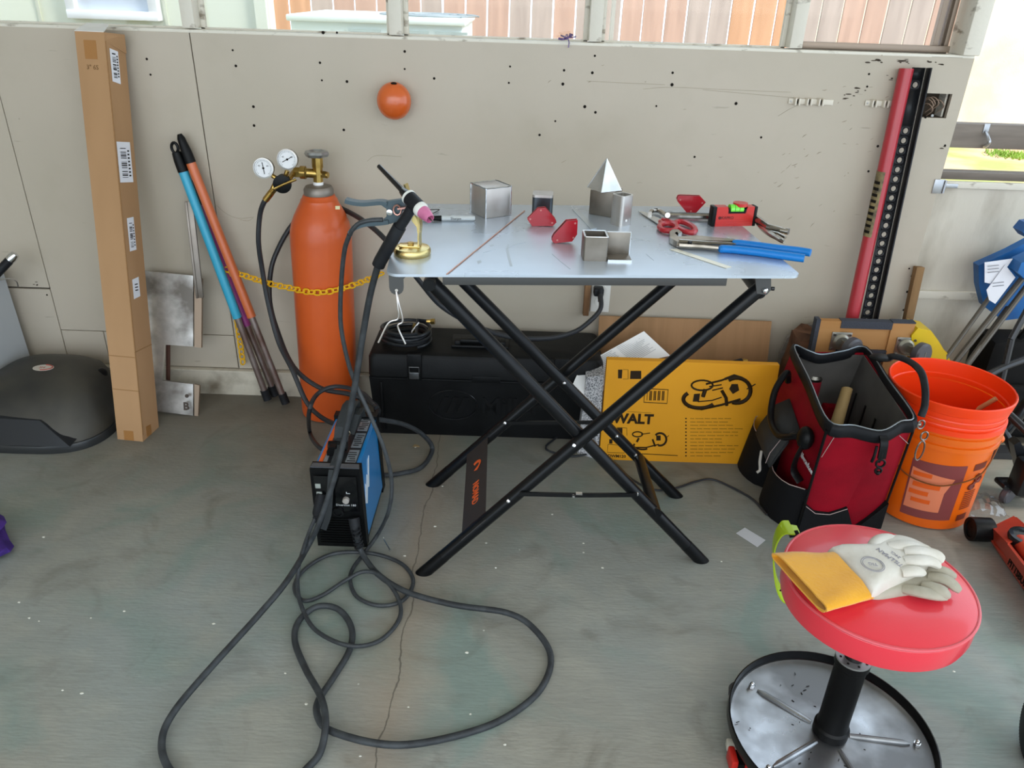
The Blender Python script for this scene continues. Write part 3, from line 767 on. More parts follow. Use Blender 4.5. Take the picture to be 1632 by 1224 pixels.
# yellow plastic chain from the wall round the cylinder
YCH = mat('yellow_chain_plastic', 'eab31a', .4)
def chain(name, pts, lab, step=.0235, lr=.0105, wr=.0072, th=.0026, front=False):
    P = cr(pts, 12); d = [0]
    for i in range(1, len(P)): d.append(d[-1] + (P[i] - P[i - 1]).length)
    t = T(name, lab, 'chain', P[0]); k = 0; s = step / 2
    while s < d[-1]:
        i = max(j for j in range(len(d)) if d[j] <= s); i = min(i, len(P) - 2)
        p = L(P[i], P[i + 1], (s - d[i]) / max(1e-6, d[i + 1] - d[i])); tg = (P[i + 1] - P[i]).normalized()
        sd = tg.cross(V((0, -1, .3))).normalized(); up = sd.cross(tg).normalized(); a = sd if k % 2 == 0 else (up * .75 + sd * .66).normalized()
        b = MB(); ring = []
        for j in range(16):
            q = 2 * PI * j / 16; cx_ = math.cos(q); ring.append(p + tg * (lr * (1 if cx_ > 0 else -1) * abs(cx_) ** .7) + a * (wr * math.sin(q)))
        b.tube(ring, th, n=6, closed=True, up=tg.cross(a)); part(t, 'link', b, YCH); k += 1; s += step * .74
    return t
cyF = lambda a: (cb + cax * .44) + V((math.sin(a), -math.cos(a), 0)) * (R_ + .006)
zc0 = .42
pA = ay(357, 428, 2.20); pB = ay(395, 441, 2.17); pC = ay(430, 452, 2.12)
fx = lambda px, py: (lambda q: q)(ay(px, py, cb.y - math.sqrt(max(.0001, (R_ + .007) ** 2 - (ay(px, py, 2.08).x - (cb + cax * .42).x) ** 2)) ))
chain('yellow_chain', [pA, pB, pC, ay(462, 459, 2.085), fx(490, 465), fx(515, 466), fx(540, 461), ay(567, 453, 2.10), ay(590, 444, 2.16), ay(612, 434, 2.20)], 'yellow plastic chain looped across the orange gas cylinder')
chain('yellow_chain', [ay(359, 432, 2.20), ay(369, 455, 2.205), ay(379, 520, 2.208), ay(388, 584, 2.208)], 'loose tail of yellow plastic chain hanging down the wall')
b = MB(); p = ay(346, 410, 2.21)
b.tube([p + V((math.cos(a) * .008, -.008, math.sin(a) * .008)) for a in [k * PI / 6 for k in range(12)]], .0016, n=6, closed=True)
b.cyl(p + V((.002, .02, 0)), p + V((.002, -.012, 0)), .003, n=8)
solo('eye_hook', b, STEEL, 'small steel eye hook in the wall where the yellow chain starts', 'hook')

# =================================================================== WELDER
wl0 = V((-.398, 1.462, 0))
WF = fr(wl0, (1, -.03, 0), (.03, 1, 0)) ; WF = WF @ Matrix.Rotation(math.radians(1.5), 4, 'Z')
wp = lambda x, y, z: WF @ V((x, y, z))
wd_, wh, wdep = .118, .228, .275
wt = T('welding_machine', 'blue and black inverter welding machine with orange stripe standing on the floor', 'welder', wl0)
WBLU = mat('welder_blue', '1580c4', .3, coat=.4)
def rr8(cx, hw, y, z0, z1, slope=0): return None
b = MB()   # blue wrap: sides lean slightly inwards
h = wd_ / 2
b.hexa([wp(-h, .025, .018), wp(h, .025, .018), wp(h, wdep - .02, .018), wp(-h, wdep - .02, .018), wp(-h + .008, .025, wh - .004), wp(h - .008, .025, wh - .004), wp(h - .008, wdep - .02, wh - .004), wp(-h + .008, wdep - .02, wh - .004)])
part(wt, 'case', b, WBLU)
b = MB()   # front moulding frame, leaning back at the bottom
b.hexa([wp(-h - .001, .012, .0), wp(h + .001, .012, .0), wp(h + .001, .035, .0), wp(-h - .001, .035, .0), wp(-h + .002, .0, wh + .004), wp(h - .002, .0, wh + .004), wp(h - .002, .03, wh + .004), wp(-h + .002, .03, wh + .004)])
fp = part(wt, 'front_panel', b, BLK)
b = MB(); b.hexa([wp(-h + .002, .004, wh + .002), wp(h - .002, .004, wh + .002), wp(h - .006, .018, wh + .002), wp(-h + .006, .018, wh + .002), wp(-h + .004, .002, wh + .008), wp(h - .004, .002, wh + .008), wp(h - .006, .018, wh + .008), wp(-h + .006, .018, wh + .008)])
part(fp, 'top_lip', b, mat('grey_lip', '54565a', .45))
FPm = fr(wp(0, .006 - .002, wh / 2), WF.to_3x3() @ V((1, 0, 0)), WF.to_3x3() @ V((0, -.012, wh)))   # on the sloping face; z points out
fpz = lambda x, z: V((x, z - wh / 2, 0))
b = MB()
for k in range(11): b.box(FPm @ (fpz(0, .016 + k * .0075) + V((0, 0, .0035))), (wd_ - .018, .0028, .003), R=FPm.to_3x3())
part(fp, 'grille', b, BLK)
b = MB(); b.box(FPm @ (fpz(0, .165) + V((0, 0, .0032))), (wd_ - .02, .10, .0015), R=FPm.to_3x3(), bev=.0005); dp = part(fp, 'display_plate', b, mat('display_gloss', '0d0e10', .2, coat=.5))
b = MB()
for x_, z_ in ((-.040, .188), (-.039, .165)): b.box(FPm @ (fpz(x_, z_) + V((0, 0, .0052))), (.0125, .0125, .003), R=FPm.to_3x3(), bev=.001)
part(fp, 'button', b, mat('button_grey', '9aa09a', .5))
b = MB(); c = FPm @ (fpz(-.038, .140) + V((0, 0, .004))); nz = FPm.col[2].xyz.normalized(); b.lathe([(.005, 0), (.005, .003), (0, .004)], c, nz, 16)
part(fp, 'button', b, mat('button_white', 'b8bcbb', .4))
b = MB(); c = FPm @ (fpz(.022, .151) + V((0, 0, .004))); b.lathe([(.0078, 0), (.0078, .008), (.006, .010), (0, .010)], c, nz, 20); part(fp, 'knob', b, mat('knob_grey', 'a7a29c', .4))
b = MB(); b.text('Diversion 180', .0082, FPm @ Matrix.Translation(fpz(.020, .1335) + V((0, 0, .0042))), .0004); b.box(FPm @ (fpz(.024, .170) + V((0, 0, .0042))), (.002, .005, .0004), R=FPm.to_3x3()); b.box(FPm @ (fpz(.028, .168) + V((0, 0, .0042))), (.008, .0014, .0004), R=FPm.to_3x3())
b.box(FPm @ (fpz(-.026, .208) + V((0, 0, .0032))), (.008, .003, .0006), R=FPm.to_3x3()); b.box(FPm @ (fpz(.014, .208) + V((0, 0, .0032))), (.006, .003, .0006), R=FPm.to_3x3())
part(fp, 'lettering', b, mat('print_light', 'c9ccce', .5))
b = MB(); b.lathe([(.014, 0), (.013, .006), (.009, .006), (.009, .002), (0, .002)], FPm @ (fpz(.0, .112) + V((0, 0, .002))), nz, 20); part(fp, 'socket', b, BLKM)
b = MB(); b.hexa([wp(-h - .001, wdep - .035, .0), wp(h + .001, wdep - .035, .0), wp(h + .001, wdep, .0), wp(-h - .001, wdep, .0), wp(-h + .004, wdep - .035, wh + .006), wp(h - .004, wdep - .035, wh + .006), wp(h - .004, wdep - .01, wh + .006), wp(-h + .004, wdep - .01, wh + .006)])
part(wt, 'rear_panel', b, BLK)
b = MB(); b.box(wp(0, wdep / 2, .009), (wd_ - .006, wdep - .05, .018), R=WF.to_3x3()); part(wt, 'base', b, BLK)
# top: label plates, orange stripe, handle
b = MB(); zt_ = wh - .003
b.box(wp(0, wdep / 2, zt_), (wd_ - .034, wdep - .055, .003), R=WF.to_3x3()); part(wt, 'top_plate', b, mat('top_plate_dark', '24262a', .35))
b = MB()
b.box(wp(-.040, wdep / 2, zt_ + .002), (.010, wdep - .065, .001), R=WF.to_3x3()); part(wt, 'orange_stripe', b, mat('warning_orange', 'e8641f', .5))
for k in range(3):
    b = MB(); b.box(wp(.028, .058 + k * .078, zt_ + .002), (.024, .066, .001), R=WF.to_3x3()); lb = part(wt, 'warning_label', b, mat('label_silver', '8f979f', .35, .3))
b = MB(); b.box(wp(-.031, .05, zt_ + .002), (.010, .04, .001), R=WF.to_3x3()); part(wt, 'warning_label', b, mat('label_silver', ''))
b = MB()
for k in range(3):
    for j in range(6): b.box(wp(.028 + random.uniform(-.003, .003), .034 + k * .078 + j * .009, zt_ + .0027), (random.uniform(.012, .02), .003, .0004), R=WF.to_3x3())
part(lb, 'print', b, INK)
b = MB(); b.prism([(-.014, 0), (-.014, .014), (-.008, .026), (.008, .026), (.014, .014), (.014, 0)], .030, fr(wp(-.018, .092, zt_), WF.to_3x3() @ V((1, 0, 0)), (0, 0, 1)))
b.cyl(wp(-.032, .085, zt_ + .016), wp(.012, .085, zt_ + .016), .012, n=20)
part(wt, 'strap_post', b, BLK)
b = MB()     # white swoosh on the blue side
SF = fr(wp(h - .0035, .145, .12), WF.to_3x3() @ V((0, 1, 0)), WF.to_3x3() @ V((-.008, 0, .2)))
b.prism([(-.102, -.012), (-.086, -.024), (-.066, .010), (-.052, .002), (-.020, .072), (-.034, .070), (-.052, .034), (-.062, .044), (-.078, .020), (-.086, .034)], .0012, SF)
part(wt, 'side_logo', b, mat('logo_white', 'dfe9f2', .4))
b = MB()     # carrying strap: upright fold of webbing then down over the front
WEB = mat('webbing', '2e3234', .75, bump=.3, bscale=300)
b.strip([wp(-.006, .10, zt_ + .02), wp(-.004, .115, zt_ + .05), wp(.002, .175, zt_ + .075), wp(.004, .21, zt_ + .07), wp(.004, .215, zt_ + .02), wp(.0, .18, zt_ + .008)], (1, 0, 0), .034, .003)
b.strip([wp(.008, .12, zt_ + .03), wp(.016, .16, zt_ + .06), wp(.018, .2, zt_ + .055), wp(.016, .22, zt_ + .02)], (1, .1, 0), .030, .003)
part(wt, 'shoulder_strap', b, WEB)
b = MB(); b.strip(cr([wp(-.008, .10, zt_ + .028), wp(-.004, .05, zt_ + .018), wp(-.006, .0, zt_ + .004), wp(-.012, -.014, wh - .06), wp(-.018, -.022, wh - .11), wp(-.032, -.024, wh - .15)], 5), (1, 0, 0), .014, .002); part(wt, 'strap_tail', b, WEB)
b = MB()
for s in (-.01, .006): b.tube([wp(-.002 + s + math.cos(a) * .010, .115, zt_ + .034 + math.sin(a) * .008) for a in [k * PI / 5 for k in range(10)]], .0014, n=6, closed=True)
part(wt, 'strap_buckle', b, mat('antique_ring', 'a69a83', .35, .8))

# =================================================================== CABLES
CAB = mat('grey_black_cable', '303336', .5, col2='3b3f42', scale=60, bump=.1, bscale=300)
CABT = mat('cable_jacket', '2a2d30', .55, col2='3c4043', scale=35)
def cable(name, pts, r, label, cat='cable', m=None, n=10, group=None):
    b = MB(); b.tube(cr(pts, 7), r, n=n); return solo(name, b, m or CAB, label, cat, group)
g = lambda px, py, z=.006: az(px, py, z)
con2 = FPm @ (fpz(.036, .098) + V((0, 0, .006)))
# torch lead : from the socket, big loop, off behind the camera and back up to the torch
tl = [g(569, 856, .07), g(573, 872, .03), g(584, 893, .012), g(607, 919, .014), g(650, 944, .018), g(723, 964, .022), g(809, 977, .024), g(852, 1003, .018), g(878, 1047), g(861, 1099), g(809, 1142), g(745, 1168), g(659, 1186, .020), g(595, 1184, .024), g(530, 1166, .014), g(509, 1148, .010), g(506, 1120, .008), g(530, 1082, .008), g(557, 1036, .008), g(560, 1000, .008), g(539, 971, .010), g(505, 967, .010), g(476, 990, .008), g(470, 1022, .008), g(487, 1066, .012), g(511, 1110, .030), g(519, 1150, .030), g(511, 1197, .010), g(488, 1226, .008)]
off = [az(420, 1290, .008), az(330, 1290, .008)]
tl2 = [g(270, 1226, .01), g(258, 1180, .012), g(277, 1135, .02), g(329, 1072, .035), g(414, 978, .055), g(458, 925, .075), ay(490, 872, 1.395), ay(508, 835, 1.40), ay(524, 790, 1.41), ay(540, 735, 1.425), ay(556, 665, 1.44), ay(568, 600, 1.44), ay(579, 530, 1.44), ay(590, 470, 1.425), ay(602, 425, 1.405), ay(606, 416, 1.40)]
b = MB(); b.tube(cr(tl + off + tl2, 7), .0066, n=12)
torch = T('welding_torch', 'black welding torch with pink nozzle, its long thick lead looping over the floor', 'welding torch', az(640, 400, TZ))
part(torch, 'lead', b, CABT)
b = MB(); b.tube([ay(603, 423, 1.402), ay(606, 416, 1.40), ay(632, 370, 1.385), ay(637, 361, 1.383)], .0125, n=16); b.tube([ay(634, 366, 1.384), ay(645, 350, 1.378), ay(657, 330, 1.372), ay(661, 320, 1.370)], [.010, .0095, .0095, .010], n=16)
part(torch, 'handle', b, BLKR)
hx = ay(662, 325, 1.368); tipd = (ay(684, 348, 1.34) - ay(640, 303, 1.40)).normalized()
b = MB(); b.cyl(hx - tipd * .019, hx + tipd * .014, .0135, n=24); part(torch, 'head', b, BLKR)
b = MB(); b.cyl(hx - tipd * .023, hx - tipd * .018, .0140, n=24); b.lathe([(.0135, .013), (.0140, .020), (.0125, .024), (.010, .024)], hx, tipd, 24); part(torch, 'insulator', b, mat('white_ptfe', 'dedfd9', .4))
b = MB(); b.lathe([(.0118, .021), (.0122, .030), (.0095, .042), (.0080, .047), (.0072, .047), (.0070, .038), (0, .038)], hx, tipd, 24); part(torch, 'nozzle', b, mat('pink_ceramic', 'c9749a', .35, col2='b8668a', scale=40), label='pink ceramic gas nozzle')
b = MB(); b.cyl(hx + tipd * .038, hx + tipd * .055, .0014, n=8); part(torch, 'electrode', b, STEEL)
b = MB(); bk = (ay(604, 265, 1.46) - hx).normalized(); b.tube([hx - tipd * .018, hx - tipd * .03 + bk * .012, ay(641, 303, 1.40), ay(604, 265, 1.46)], [.011, .0075, .0055, .0042], n=16); part(torch, 'back_cap', b, mat('cap_black_gloss', '151517', .2, coat=.5))
b = MB(); b.tube([ay(569, 858, 1.44), L(ay(569, 858, 1.44), con2, .5), con2 + nz * .0], [.0095, .0125, .0135], n=16)
q0, q1_ = ay(566, 838, 1.44), g(573, 874, .035)
for k in range(5):
    t_ = k / 4; c = L(q0, q1_, .2 + .7 * t_); b.tube([c + V((math.cos(a) * .0095, math.sin(a) * .0095, math.cos(a) * .003)) for a in [j * PI / 6 for j in range(12)]], .0022, n=6, closed=True)
part(torch, 'connector_boot', b, BLKR)
# earth lead with clamp: hangs from the table's edge, loops on the floor, ends at the welder's other socket
con1 = ay(506, 818, 1.447)
ec = [ay(557, 374, 1.40), ay(549, 400, 1.42), ay(544, 450, 1.44), ay(543, 515, 1.45), ay(553, 570, 1.455), ay(566, 610, 1.455), ay(590, 662, 1.44), ay(612, 715, 1.43), ay(624, 765, 1.43), ay(620, 812, 1.425), g(603, 850, .03), g(580, 882, .008), g(563, 905, .006), g(558, 925, .006), g(569, 951), g(603, 965), g(640, 958), g(658, 932), g(652, 910), g(630, 893), g(586, 881, .012), g(530, 883, .008), g(487, 906), g(469, 935), g(483, 957), g(513, 949), g(552, 924, .012), g(580, 911, .018), g(607, 918, .02), g(633, 950, .012), g(637, 985), g(605, 1021), g(556, 1029, .016), g(504, 1005, .012), g(480, 965, .014), g(474, 925, .03), g(479, 890, .06), ay(492, 850, 1.42), con1]
b = MB(); b.tube(cr(ec, 7), .0046, n=10)
ecl = T('earth_clamp', 'grey spring earth clamp biting the table corner, its thin cable looping on the floor', 'clamp', az(640, 360, TZ))
part(ecl, 'cable', b, CAB)
b = MB(); b.tube([con1 + V((0, -.004, -.014)), con1 + V((0, 0, 0)), ay(510, 800, 1.456), ay(513, 786, 1.462)], [.008, .012, .013, .011], n=16); b.cyl(con1 + V((-.008, -.012, -.004)), con1 + V((.010, -.012, .0)), .002, n=6); part(ecl, 'plug', b, BLKR)
CLP = mat('clamp_grey_enamel', '3f4f56', .45, .1); YC = 1.395
def cl(px, py, dy=0): return ay(px, py, YC + dy)
b = MB(); b.plate([cl(x, y) for x, y in [(612, 322), (640, 318), (655, 328), (642, 336), (636, 352), (622, 357), (608, 355), (616, 345), (616, 333), (606, 326)]], .012); part(ecl, 'jaw', b, CLP)
b = MB(); b.strip(cr([cl(551, 319, .006), cl(562, 322, .006), cl(580, 324, .006), cl(606, 322, .006), cl(618, 324, .006)], 4), (0, 1, 0), .020, .007); part(ecl, 'handle', b, CLP)
b = MB(); b.strip(cr([cl(558, 370, .006), cl(566, 362, .006), cl(582, 356, .006), cl(606, 354, .006), cl(620, 352, .006)], 4), (0, 1, 0), .020, .008)
part(ecl, 'handle', b, CLP)
b = MB(); b.tube(cr([cl(610, 350, -.006), cl(590, 351, -.006), cl(572, 356, -.006), cl(562, 366, -.004), cl(558, 374, 0)], 5), .0042, n=10); part(ecl, 'cable_end', b, CAB)
b = MB(); c = cl(621, 338, -.001); b.lathe([(.006, 0), (.0055, .003), (0, .004)], c, (0, -1, 0), 14); part(ecl, 'rivet', b, CHROME)
b = MB(); c = cl(633, 335, -.006); b.tube([c + V((math.cos(a) * .007 , 0, math.sin(a) * .009)) for a in [k * PI / 6 for k in range(12)]], .0018, n=6, closed=True); b.strip([cl(634, 332, -.005), cl(656, 329, -.005)], (0, 1, 0), .012, .003)
part(ecl, 'spring', b, mat('copper_tone', 'b98c80', .3, .8))
# magnetic torch stand
ms = az(656, 408, TZ); ms = V((ms.x, ms.y + .012, TZ))
mst = T('magnetic_torch_stand', 'brass coloured magnetic torch holder on the corner of the welding table', 'torch holder', ms)
GOLD = mat('zinc_yellow_plating', 'd8bd80', .25, 1.0, col2='c4b67c', scale=30, rvar=.1)
b = MB(); b.lathe([(.034, 0), (.0355, .003), (.0355, .010), (.033, .014), (.020, .017), (0, .017)], ms, (0, 0, 1), 40); part(mst, 'magnet_base', b, GOLD)
b = MB(); b.box(ms + V((-.004, -.004, .0185)), (.040, .022, .003), bev=.0008)
px_ = ms + V((.015, -.004, .018))
b.strip(cr([px_, px_ + V((0, 0, .02)), px_ + V((.002, 0, .045)), px_ + V((-.006, .001, .065)), px_ + V((-.014, .002, .085)), px_ + V((-.024, .006, .115))], 4), (.2, 1, 0), .016, .003)
b.plate([ay(x, y, ms.y - .004) for x, y in [(657, 345), (668, 342), (671, 370), (665, 372), (664, 362), (656, 352)]], .003)
part(mst, 'bent_bracket', b, GOLD)
b = MB(); b.cyl(ms + V((-.002, -.006, .019)), ms + V((-.002, -.006, .025)), .0065, n=6); part(mst, 'bolt', b, BRASS)
# supply cord: outlet, over the toolbox, behind the cylinder, back to the welder
RUB = mat('cord_rubber', '27292d', .45)
pc = [ay(957, 470, 2.19), ay(957, 492, 2.15), ay(940, 512, 2.12), ay(915, 529, 2.09), ay(875, 539, 2.06), ay(820, 538, 2.04), ay(775, 526, 2.05), ay(735, 508, 2.05), ay(700, 485, 2.03), ay(670, 450, 2.0), ay(640, 412, 1.98), ay(600, 368, 2.04), ay(556, 338, 2.17), ay(510, 322, 2.225), ay(480, 345, 2.222), ay(463, 362, 2.205), ay(444, 395, 2.19), ay(432, 430, 2.17), ay(430, 480, 2.13), ay(443, 530, 2.08), ay(468, 585, 2.0), ay(510, 618, 1.96), ay(556, 628, 1.93), ay(590, 640, 1.9), ay(603, 655, 1.84), ay(590, 668, 1.775), ay(570, 672, 1.745)]
b = MB(); b.tube(cr(pc, 7), .0072, n=10)
plug = T('power_cord', 'thick black supply cord running from the outlet over the toolbox to the welder', 'power cord', ay(957, 470, 2.19))
part(plug, 'cord', b, RUB)
oy = WY
b = MB(); b.box(ay(954, 464, oy - .02), (.030, .034, .026), bev=.005); b.cyl(ay(957, 462, oy - .03), ay(957, 478, oy - .045), .010, .0075, n=14); part(plug, 'plug_head', b, BLKR)
# gas hose from the regulator
gh = [ay(431, 309, 2.05), ay(420, 324, 2.05), ay(414, 345, 2.06), ay(412, 385, 2.06), ay(418, 430, 2.07), ay(428, 485, 2.06), ay(444, 545, 2.03), ay(466, 590, 1.97), ay(488, 640, 1.93), ay(508, 662, 1.9), ay(530, 674, 1.85), ay(548, 676, 1.76)]
b = MB(); b.tube(cr(gh, 7), .0070, n=10)
hs_ = T('gas_hose', 'black gas hose curving down from the brass regulator to the welder', 'hose', gh[0]); part(hs_, 'hose', b, RUB)
b = MB(); b.cyl(ay(433, 306, 2.05), ay(423, 319, 2.05), .0088, n=14); part(hs_, 'ferrule', b, BRASS)
cable('loose_cable', [ay(600, 650, 1.78), ay(575, 625, 1.85), ay(535, 616, 1.89), ay(506, 628, 1.86), ay(493, 655, 1.8), g(494, 690, .01), ay(508, 712, 1.72), ay(530, 722, 1.70)], .0062, 'dark cable loop standing between the orange cylinder and the welder', m=RUB)
cable('primary_cable', [ay(594, 668, 1.745), ay(620, 671, 1.80), ay(648, 678, 1.86), ay(674, 693, 1.90), g(689, 716, .008), g(672, 744, .008), g(640, 754, .008), g(612, 757, .008), g(600, 750, .01)], .0068, 'dark cable looped on the floor in front of the toolbox', m=CAB)
# extension lead on the floor behind the table leg, leading to the tool bag
cable('extension_cord', [g(925, 655, .05), g(895, 690, .008), g(870, 712, .006), g(885, 722, .005), g(915, 727, .005), g(955, 722, .005), g(980, 738, .005), g(1005, 762, .005), g(1040, 780, .005), g(1075, 778, .005), g(1110, 767, .005), g(1135, 764, .005), g(1165, 776, .005), g(1200, 796, .005), g(1222, 820, .005)], .0032, 'thin black cord lying on the floor from the toolbox to the tool bag', 'cord', RUB)
# =================================================================== THINGS ON THE TABLE
BRS = mat('brushed_steel', 'cbc6c1', .36, .8, col2='a8a09a', scale=9, lo=.35, hi=.7, rvar=.15)
BRD = mat('mill_scale_steel', '8b847a', .42, .75, col2='5f564b', scale=10, lo=.35, hi=.7)
GRIND = mat('ground_edge_steel', 'd6dade', .22, 1.0)
def bframe(px, py, a, z=TZ):
    o = az(px, py, z); a = math.radians(a)
    return Matrix.Translation(o) @ Matrix.Rotation(a, 4, 'Z')
def vring(pts, y): return [ay(x, yy, y) for x, yy in pts]
# big welded cube
M = bframe(774, 349, 34); s = .066
t = T('steel_cube', 'large welded steel cube near the marker on the table', 'cube', None, M)
b = MB(); b.box((s / 2, s / 2, s / 2), (s, s, s), bev=.0015); part(t, 'body', b, BRS, local=True)
b = MB(); r_ = .0016
for (p, q) in (((0, 0, 0), (0, 0, s)), ((0, 0, s), (s, 0, s)), ((0, 0, s), (0, s, s)), ((s, 0, 0), (s, 0, s)), ((0, s, 0), (0, s, s)), ((s, 0, s), (s, s, s)), ((0, s, s), (s, s, s))):
    P_, Q_ = V(p), V(q); n_ = 14; b.tube([L(P_, Q_, k / n_) + V([random.uniform(-.0004, .0004)] * 3) for k in range(n_ + 1)], r_, n=6)
part(t, 'weld_bead', b, GRIND, local=True)
# capped tube block
M = bframe(847, 348, -3)
t = T('steel_block', 'small capped square steel block behind the upright red magnet', 'steel block', None, M)
b = MB(); b.prism(rrect(.046, .046, .007, 4, .023, .023), .047); b.v = b.v; part(t, 'body', b, mat('oiled_tube_steel', '5b6166', .3, .9, col2='3a3d40', scale=12), local=True)
b = MB(); b.prism(rrect(.046, .046, .007, 4, .023, .023), .006, Matrix.Translation((0, 0, .0465))); part(t, 'cap', b, BRS, local=True)
# block under the pyramid
M = bframe(974, 347, 62)
t = T('steel_box', 'brown mill-scaled steel cube with the steel pyramid standing on it', 'cube', None, M); s = .056
b = MB(); b.box((s / 2, s / 2, s / 2), (s, s, s), bev=.0012); part(t, 'body', b, BRD, local=True)
b = MB(); b.box((s / 2, s / 2, s + .0004), (s - .002, s - .002, .001)); part(t, 'lid', b, BRS, local=True)
ptop = M @ V((s / 2, s / 2, s + .001))
# pyramid: balanced on the cube
pb = [ay(932, 285, ptop.y), None, None, None]
M = Matrix.Translation(ptop + V((-.006, -.004, 0))) @ Matrix.Rotation(math.radians(30), 4, 'Z'); s = .028; hh_ = .068
t = T('steel_pyramid', 'polished steel pyramid balanced on top of a brown steel cube', 'pyramid', None, M)
b = MB(); b.add([(-s, -s, 0), (s, -s, 0), (s, s, 0), (-s, s, 0), (0, 0, hh_)], [(3, 2, 1, 0), (0, 1, 4), (1, 2, 4), (2, 3, 4), (3, 0, 4)]); part(t, 'body', b, mat('polished_steel', 'e3e5e6', .25, .9, col2='bfc2c4', scale=12), local=True, ang=.2)
b = MB()
for p in ((-s, -s, 0), (s, -s, 0), (s, s, 0), (-s, s, 0)): b.tube([p, (0, 0, hh_)], .0009, n=6)
part(t, 'weld_seam', b, GRIND, local=True)
def sqtube(w, h, wall, r):
    b = MB(); o = rrect(w, w, r, 4, w / 2, w / 2); i = rrect(w - 2 * wall, w - 2 * wall, max(.0012, r - wall), 4, w / 2, w / 2); n = len(o)
    b.loft([[(x, y, 0) for x, y in i], [(x, y, 0) for x, y in o], [(x, y, h) for x, y in o], [(x, y, h) for x, y in i], [(x, y, 0) for x, y in i]], False, False)
    return b
M = bframe(989, 362, 40)
solo_ = T('square_tube', 'upright open square steel tube in front of the cube with the pyramid', 'steel tube', None, M); part(solo_, 'body', sqtube(.036, .066, .004, .008), mat('satin_tube', 'd0ccc6', .33, .85, col2='b5b1ab', scale=8, stretch=(1, 1, .2)), local=True)
b = MB(); b.cyl((.016, -.0006, .012), (.016, .001, .012), .003, n=12); part(solo_, 'hole', b, WHITE, local=True)
M = bframe(929, 416, 2)
t = T('square_tube', 'short dark square tube welded to an angle piece at the near side of the table', 'steel tube', None, M)
part(t, 'upright_tube', sqtube(.046, .047, .0035, .004), BRD, local=True)
b = MB(); o = rrect(.046 - .004, .046 - .004, .002, 3, .023, .023)
b.loft([[(x, y, .0472) for x, y in rrect(.039, .039, .002, 3, .023, .023)], [(x, y, .0476) for x, y in rrect(.046, .046, .004, 3, .023, .023)], [(x, y, .0468) for x, y in rrect(.0465, .0465, .004, 3, .023, .023)]], False, False); part(t, 'cut_edge', b, GRIND, local=True)
q = MB(); q.box((.0705, .040, .0235), (.046, .0035, .046), bev=.0006); q.box((.0705, .020, .0018), (.046, .040, .0035), bev=.0006); part(t, 'angle_piece', q, BRD, local=True)
b = MB(); b.box((.0705, -.0004, .0018), (.046, .001, .0037)); part(t, 'bright_edge', b, GRIND, local=True); b = MB(); b.box((.0705, .040, .0469), (.046, .0036, .001)); b.box((.0938, .040, .0235), (.001, .0036, .0478)); part(t, 'bright_edge', b, GRIND, local=True)
# magnets
MAGR = mat('magnet_red', 'a81322', .3, coat=.5)
def magnet(pts, y, holes_, lab, yaw=0):
    P = vring(pts, y); c = sum(P, V()) / len(P); mz = min(p.z for p in P)
    P = [V((p.x, p.y, p.z - mz + TZ + .0002)) for p in P]
    R = Matrix.Translation(c) @ Matrix.Rotation(math.radians(yaw), 4, 'Z') @ Matrix.Translation(-c); P = [R @ p for p in P]
    t = T('welding_magnet', lab, 'magnet', (c.x, c.y, TZ))
    nn = R.to_3x3() @ V((0, 1, 0))
    b = MB(); b.plate(P, .0015); b.v[len(P):] = [p + nn * .0016 for p in P]; b.v += []; part(t, 'face_plate', b, MAGR)
    b = MB(); Q = [c_ + (p - c_) * .93 for p in P for c_ in [sum(P, V()) / len(P)]]; b.loft([[p + nn * .0015 for p in Q], [p + nn * .0105 for p in Q]]); part(t, 'core', b, mat('magnet_core', '24191c', .5))
    b = MB(); b.loft([[p + nn * .0105 for p in P], [p + nn * .012 for p in P]]); part(t, 'face_plate', b, MAGR)
    for x_, y_ in holes_:
        b = MB(); p = R @ ay(x_, y_, y); p.z += TZ + .0002 - mz; b.lathe([(.0022, 0), (.0018, .0012), (0, .0014)], p, -nn, 12)
        part(t, 'rivet', b, mat('rivet_pink', 'd08a86', .4, .6))
magnet([(840, 350), (843, 347), (857, 333), (869, 332), (884, 349), (887, 355), (881, 361), (848, 361)], az(864, 361, TZ).y, [(862, 336), (845, 350), (880, 356)], 'red welding magnet standing upright before the small capped block')
magnet([(880, 380), (883, 374), (903, 353), (921, 352), (920, 375), (912, 386), (884, 388), (880, 385)], az(896, 388, TZ).y, [(917, 357), (888, 383), (914, 380)], 'red welding magnet standing on its side, alone in mid table', yaw=6)
magnet([(1079, 318), (1081, 313), (1085, 312), (1116, 313), (1125, 323), (1109, 340), (1095, 340), (1081, 323)], az(1100, 340, TZ).y, [(1084, 319), (1119, 324), (1101, 337)], 'red welding magnet balanced point down at the back of the table')
# marker, rod, ruler, strips
p0, p1 = az(668, 352, TZ), az(757, 352, TZ); p0.z = p1.z = TZ + .006; 
t = T('marker_pen', 'grey-white marker pen with black cap lying beside the steel cube', 'marker', p1 - V((0, 0, .006)))
b = MB(); b.tube([L(p0, p1, .38), L(p0, p1, .97), p1], [.0055, .0055, .0045], n=14); part(t, 'barrel', b, mat('marker_grey', 'c6ccce', .35))
b = MB(); b.tube([p0, L(p0, p1, .10), L(p0, p1, .40)], [.0035, .0045, .0060], n=14); part(t, 'cap', b, BLK)
b = MB(); M = fr(L(p0, p1, .66) + V((0, -.0057, .0005)), (p1 - p0), V((0, .3, 1))); b.text('Sharpie', .008, M, .0004); part(t, 'lettering', b, INK)
b = MB(); b.tube([az(712, 437, TZ + .0013), az(836, 336, TZ + .0013)], .0013, n=8); solo('filler_rod', b, mat('copper_coating', 'cfa08c', .3, .8), 'thin copper coated filler rod lying across the table', 'welding rod')
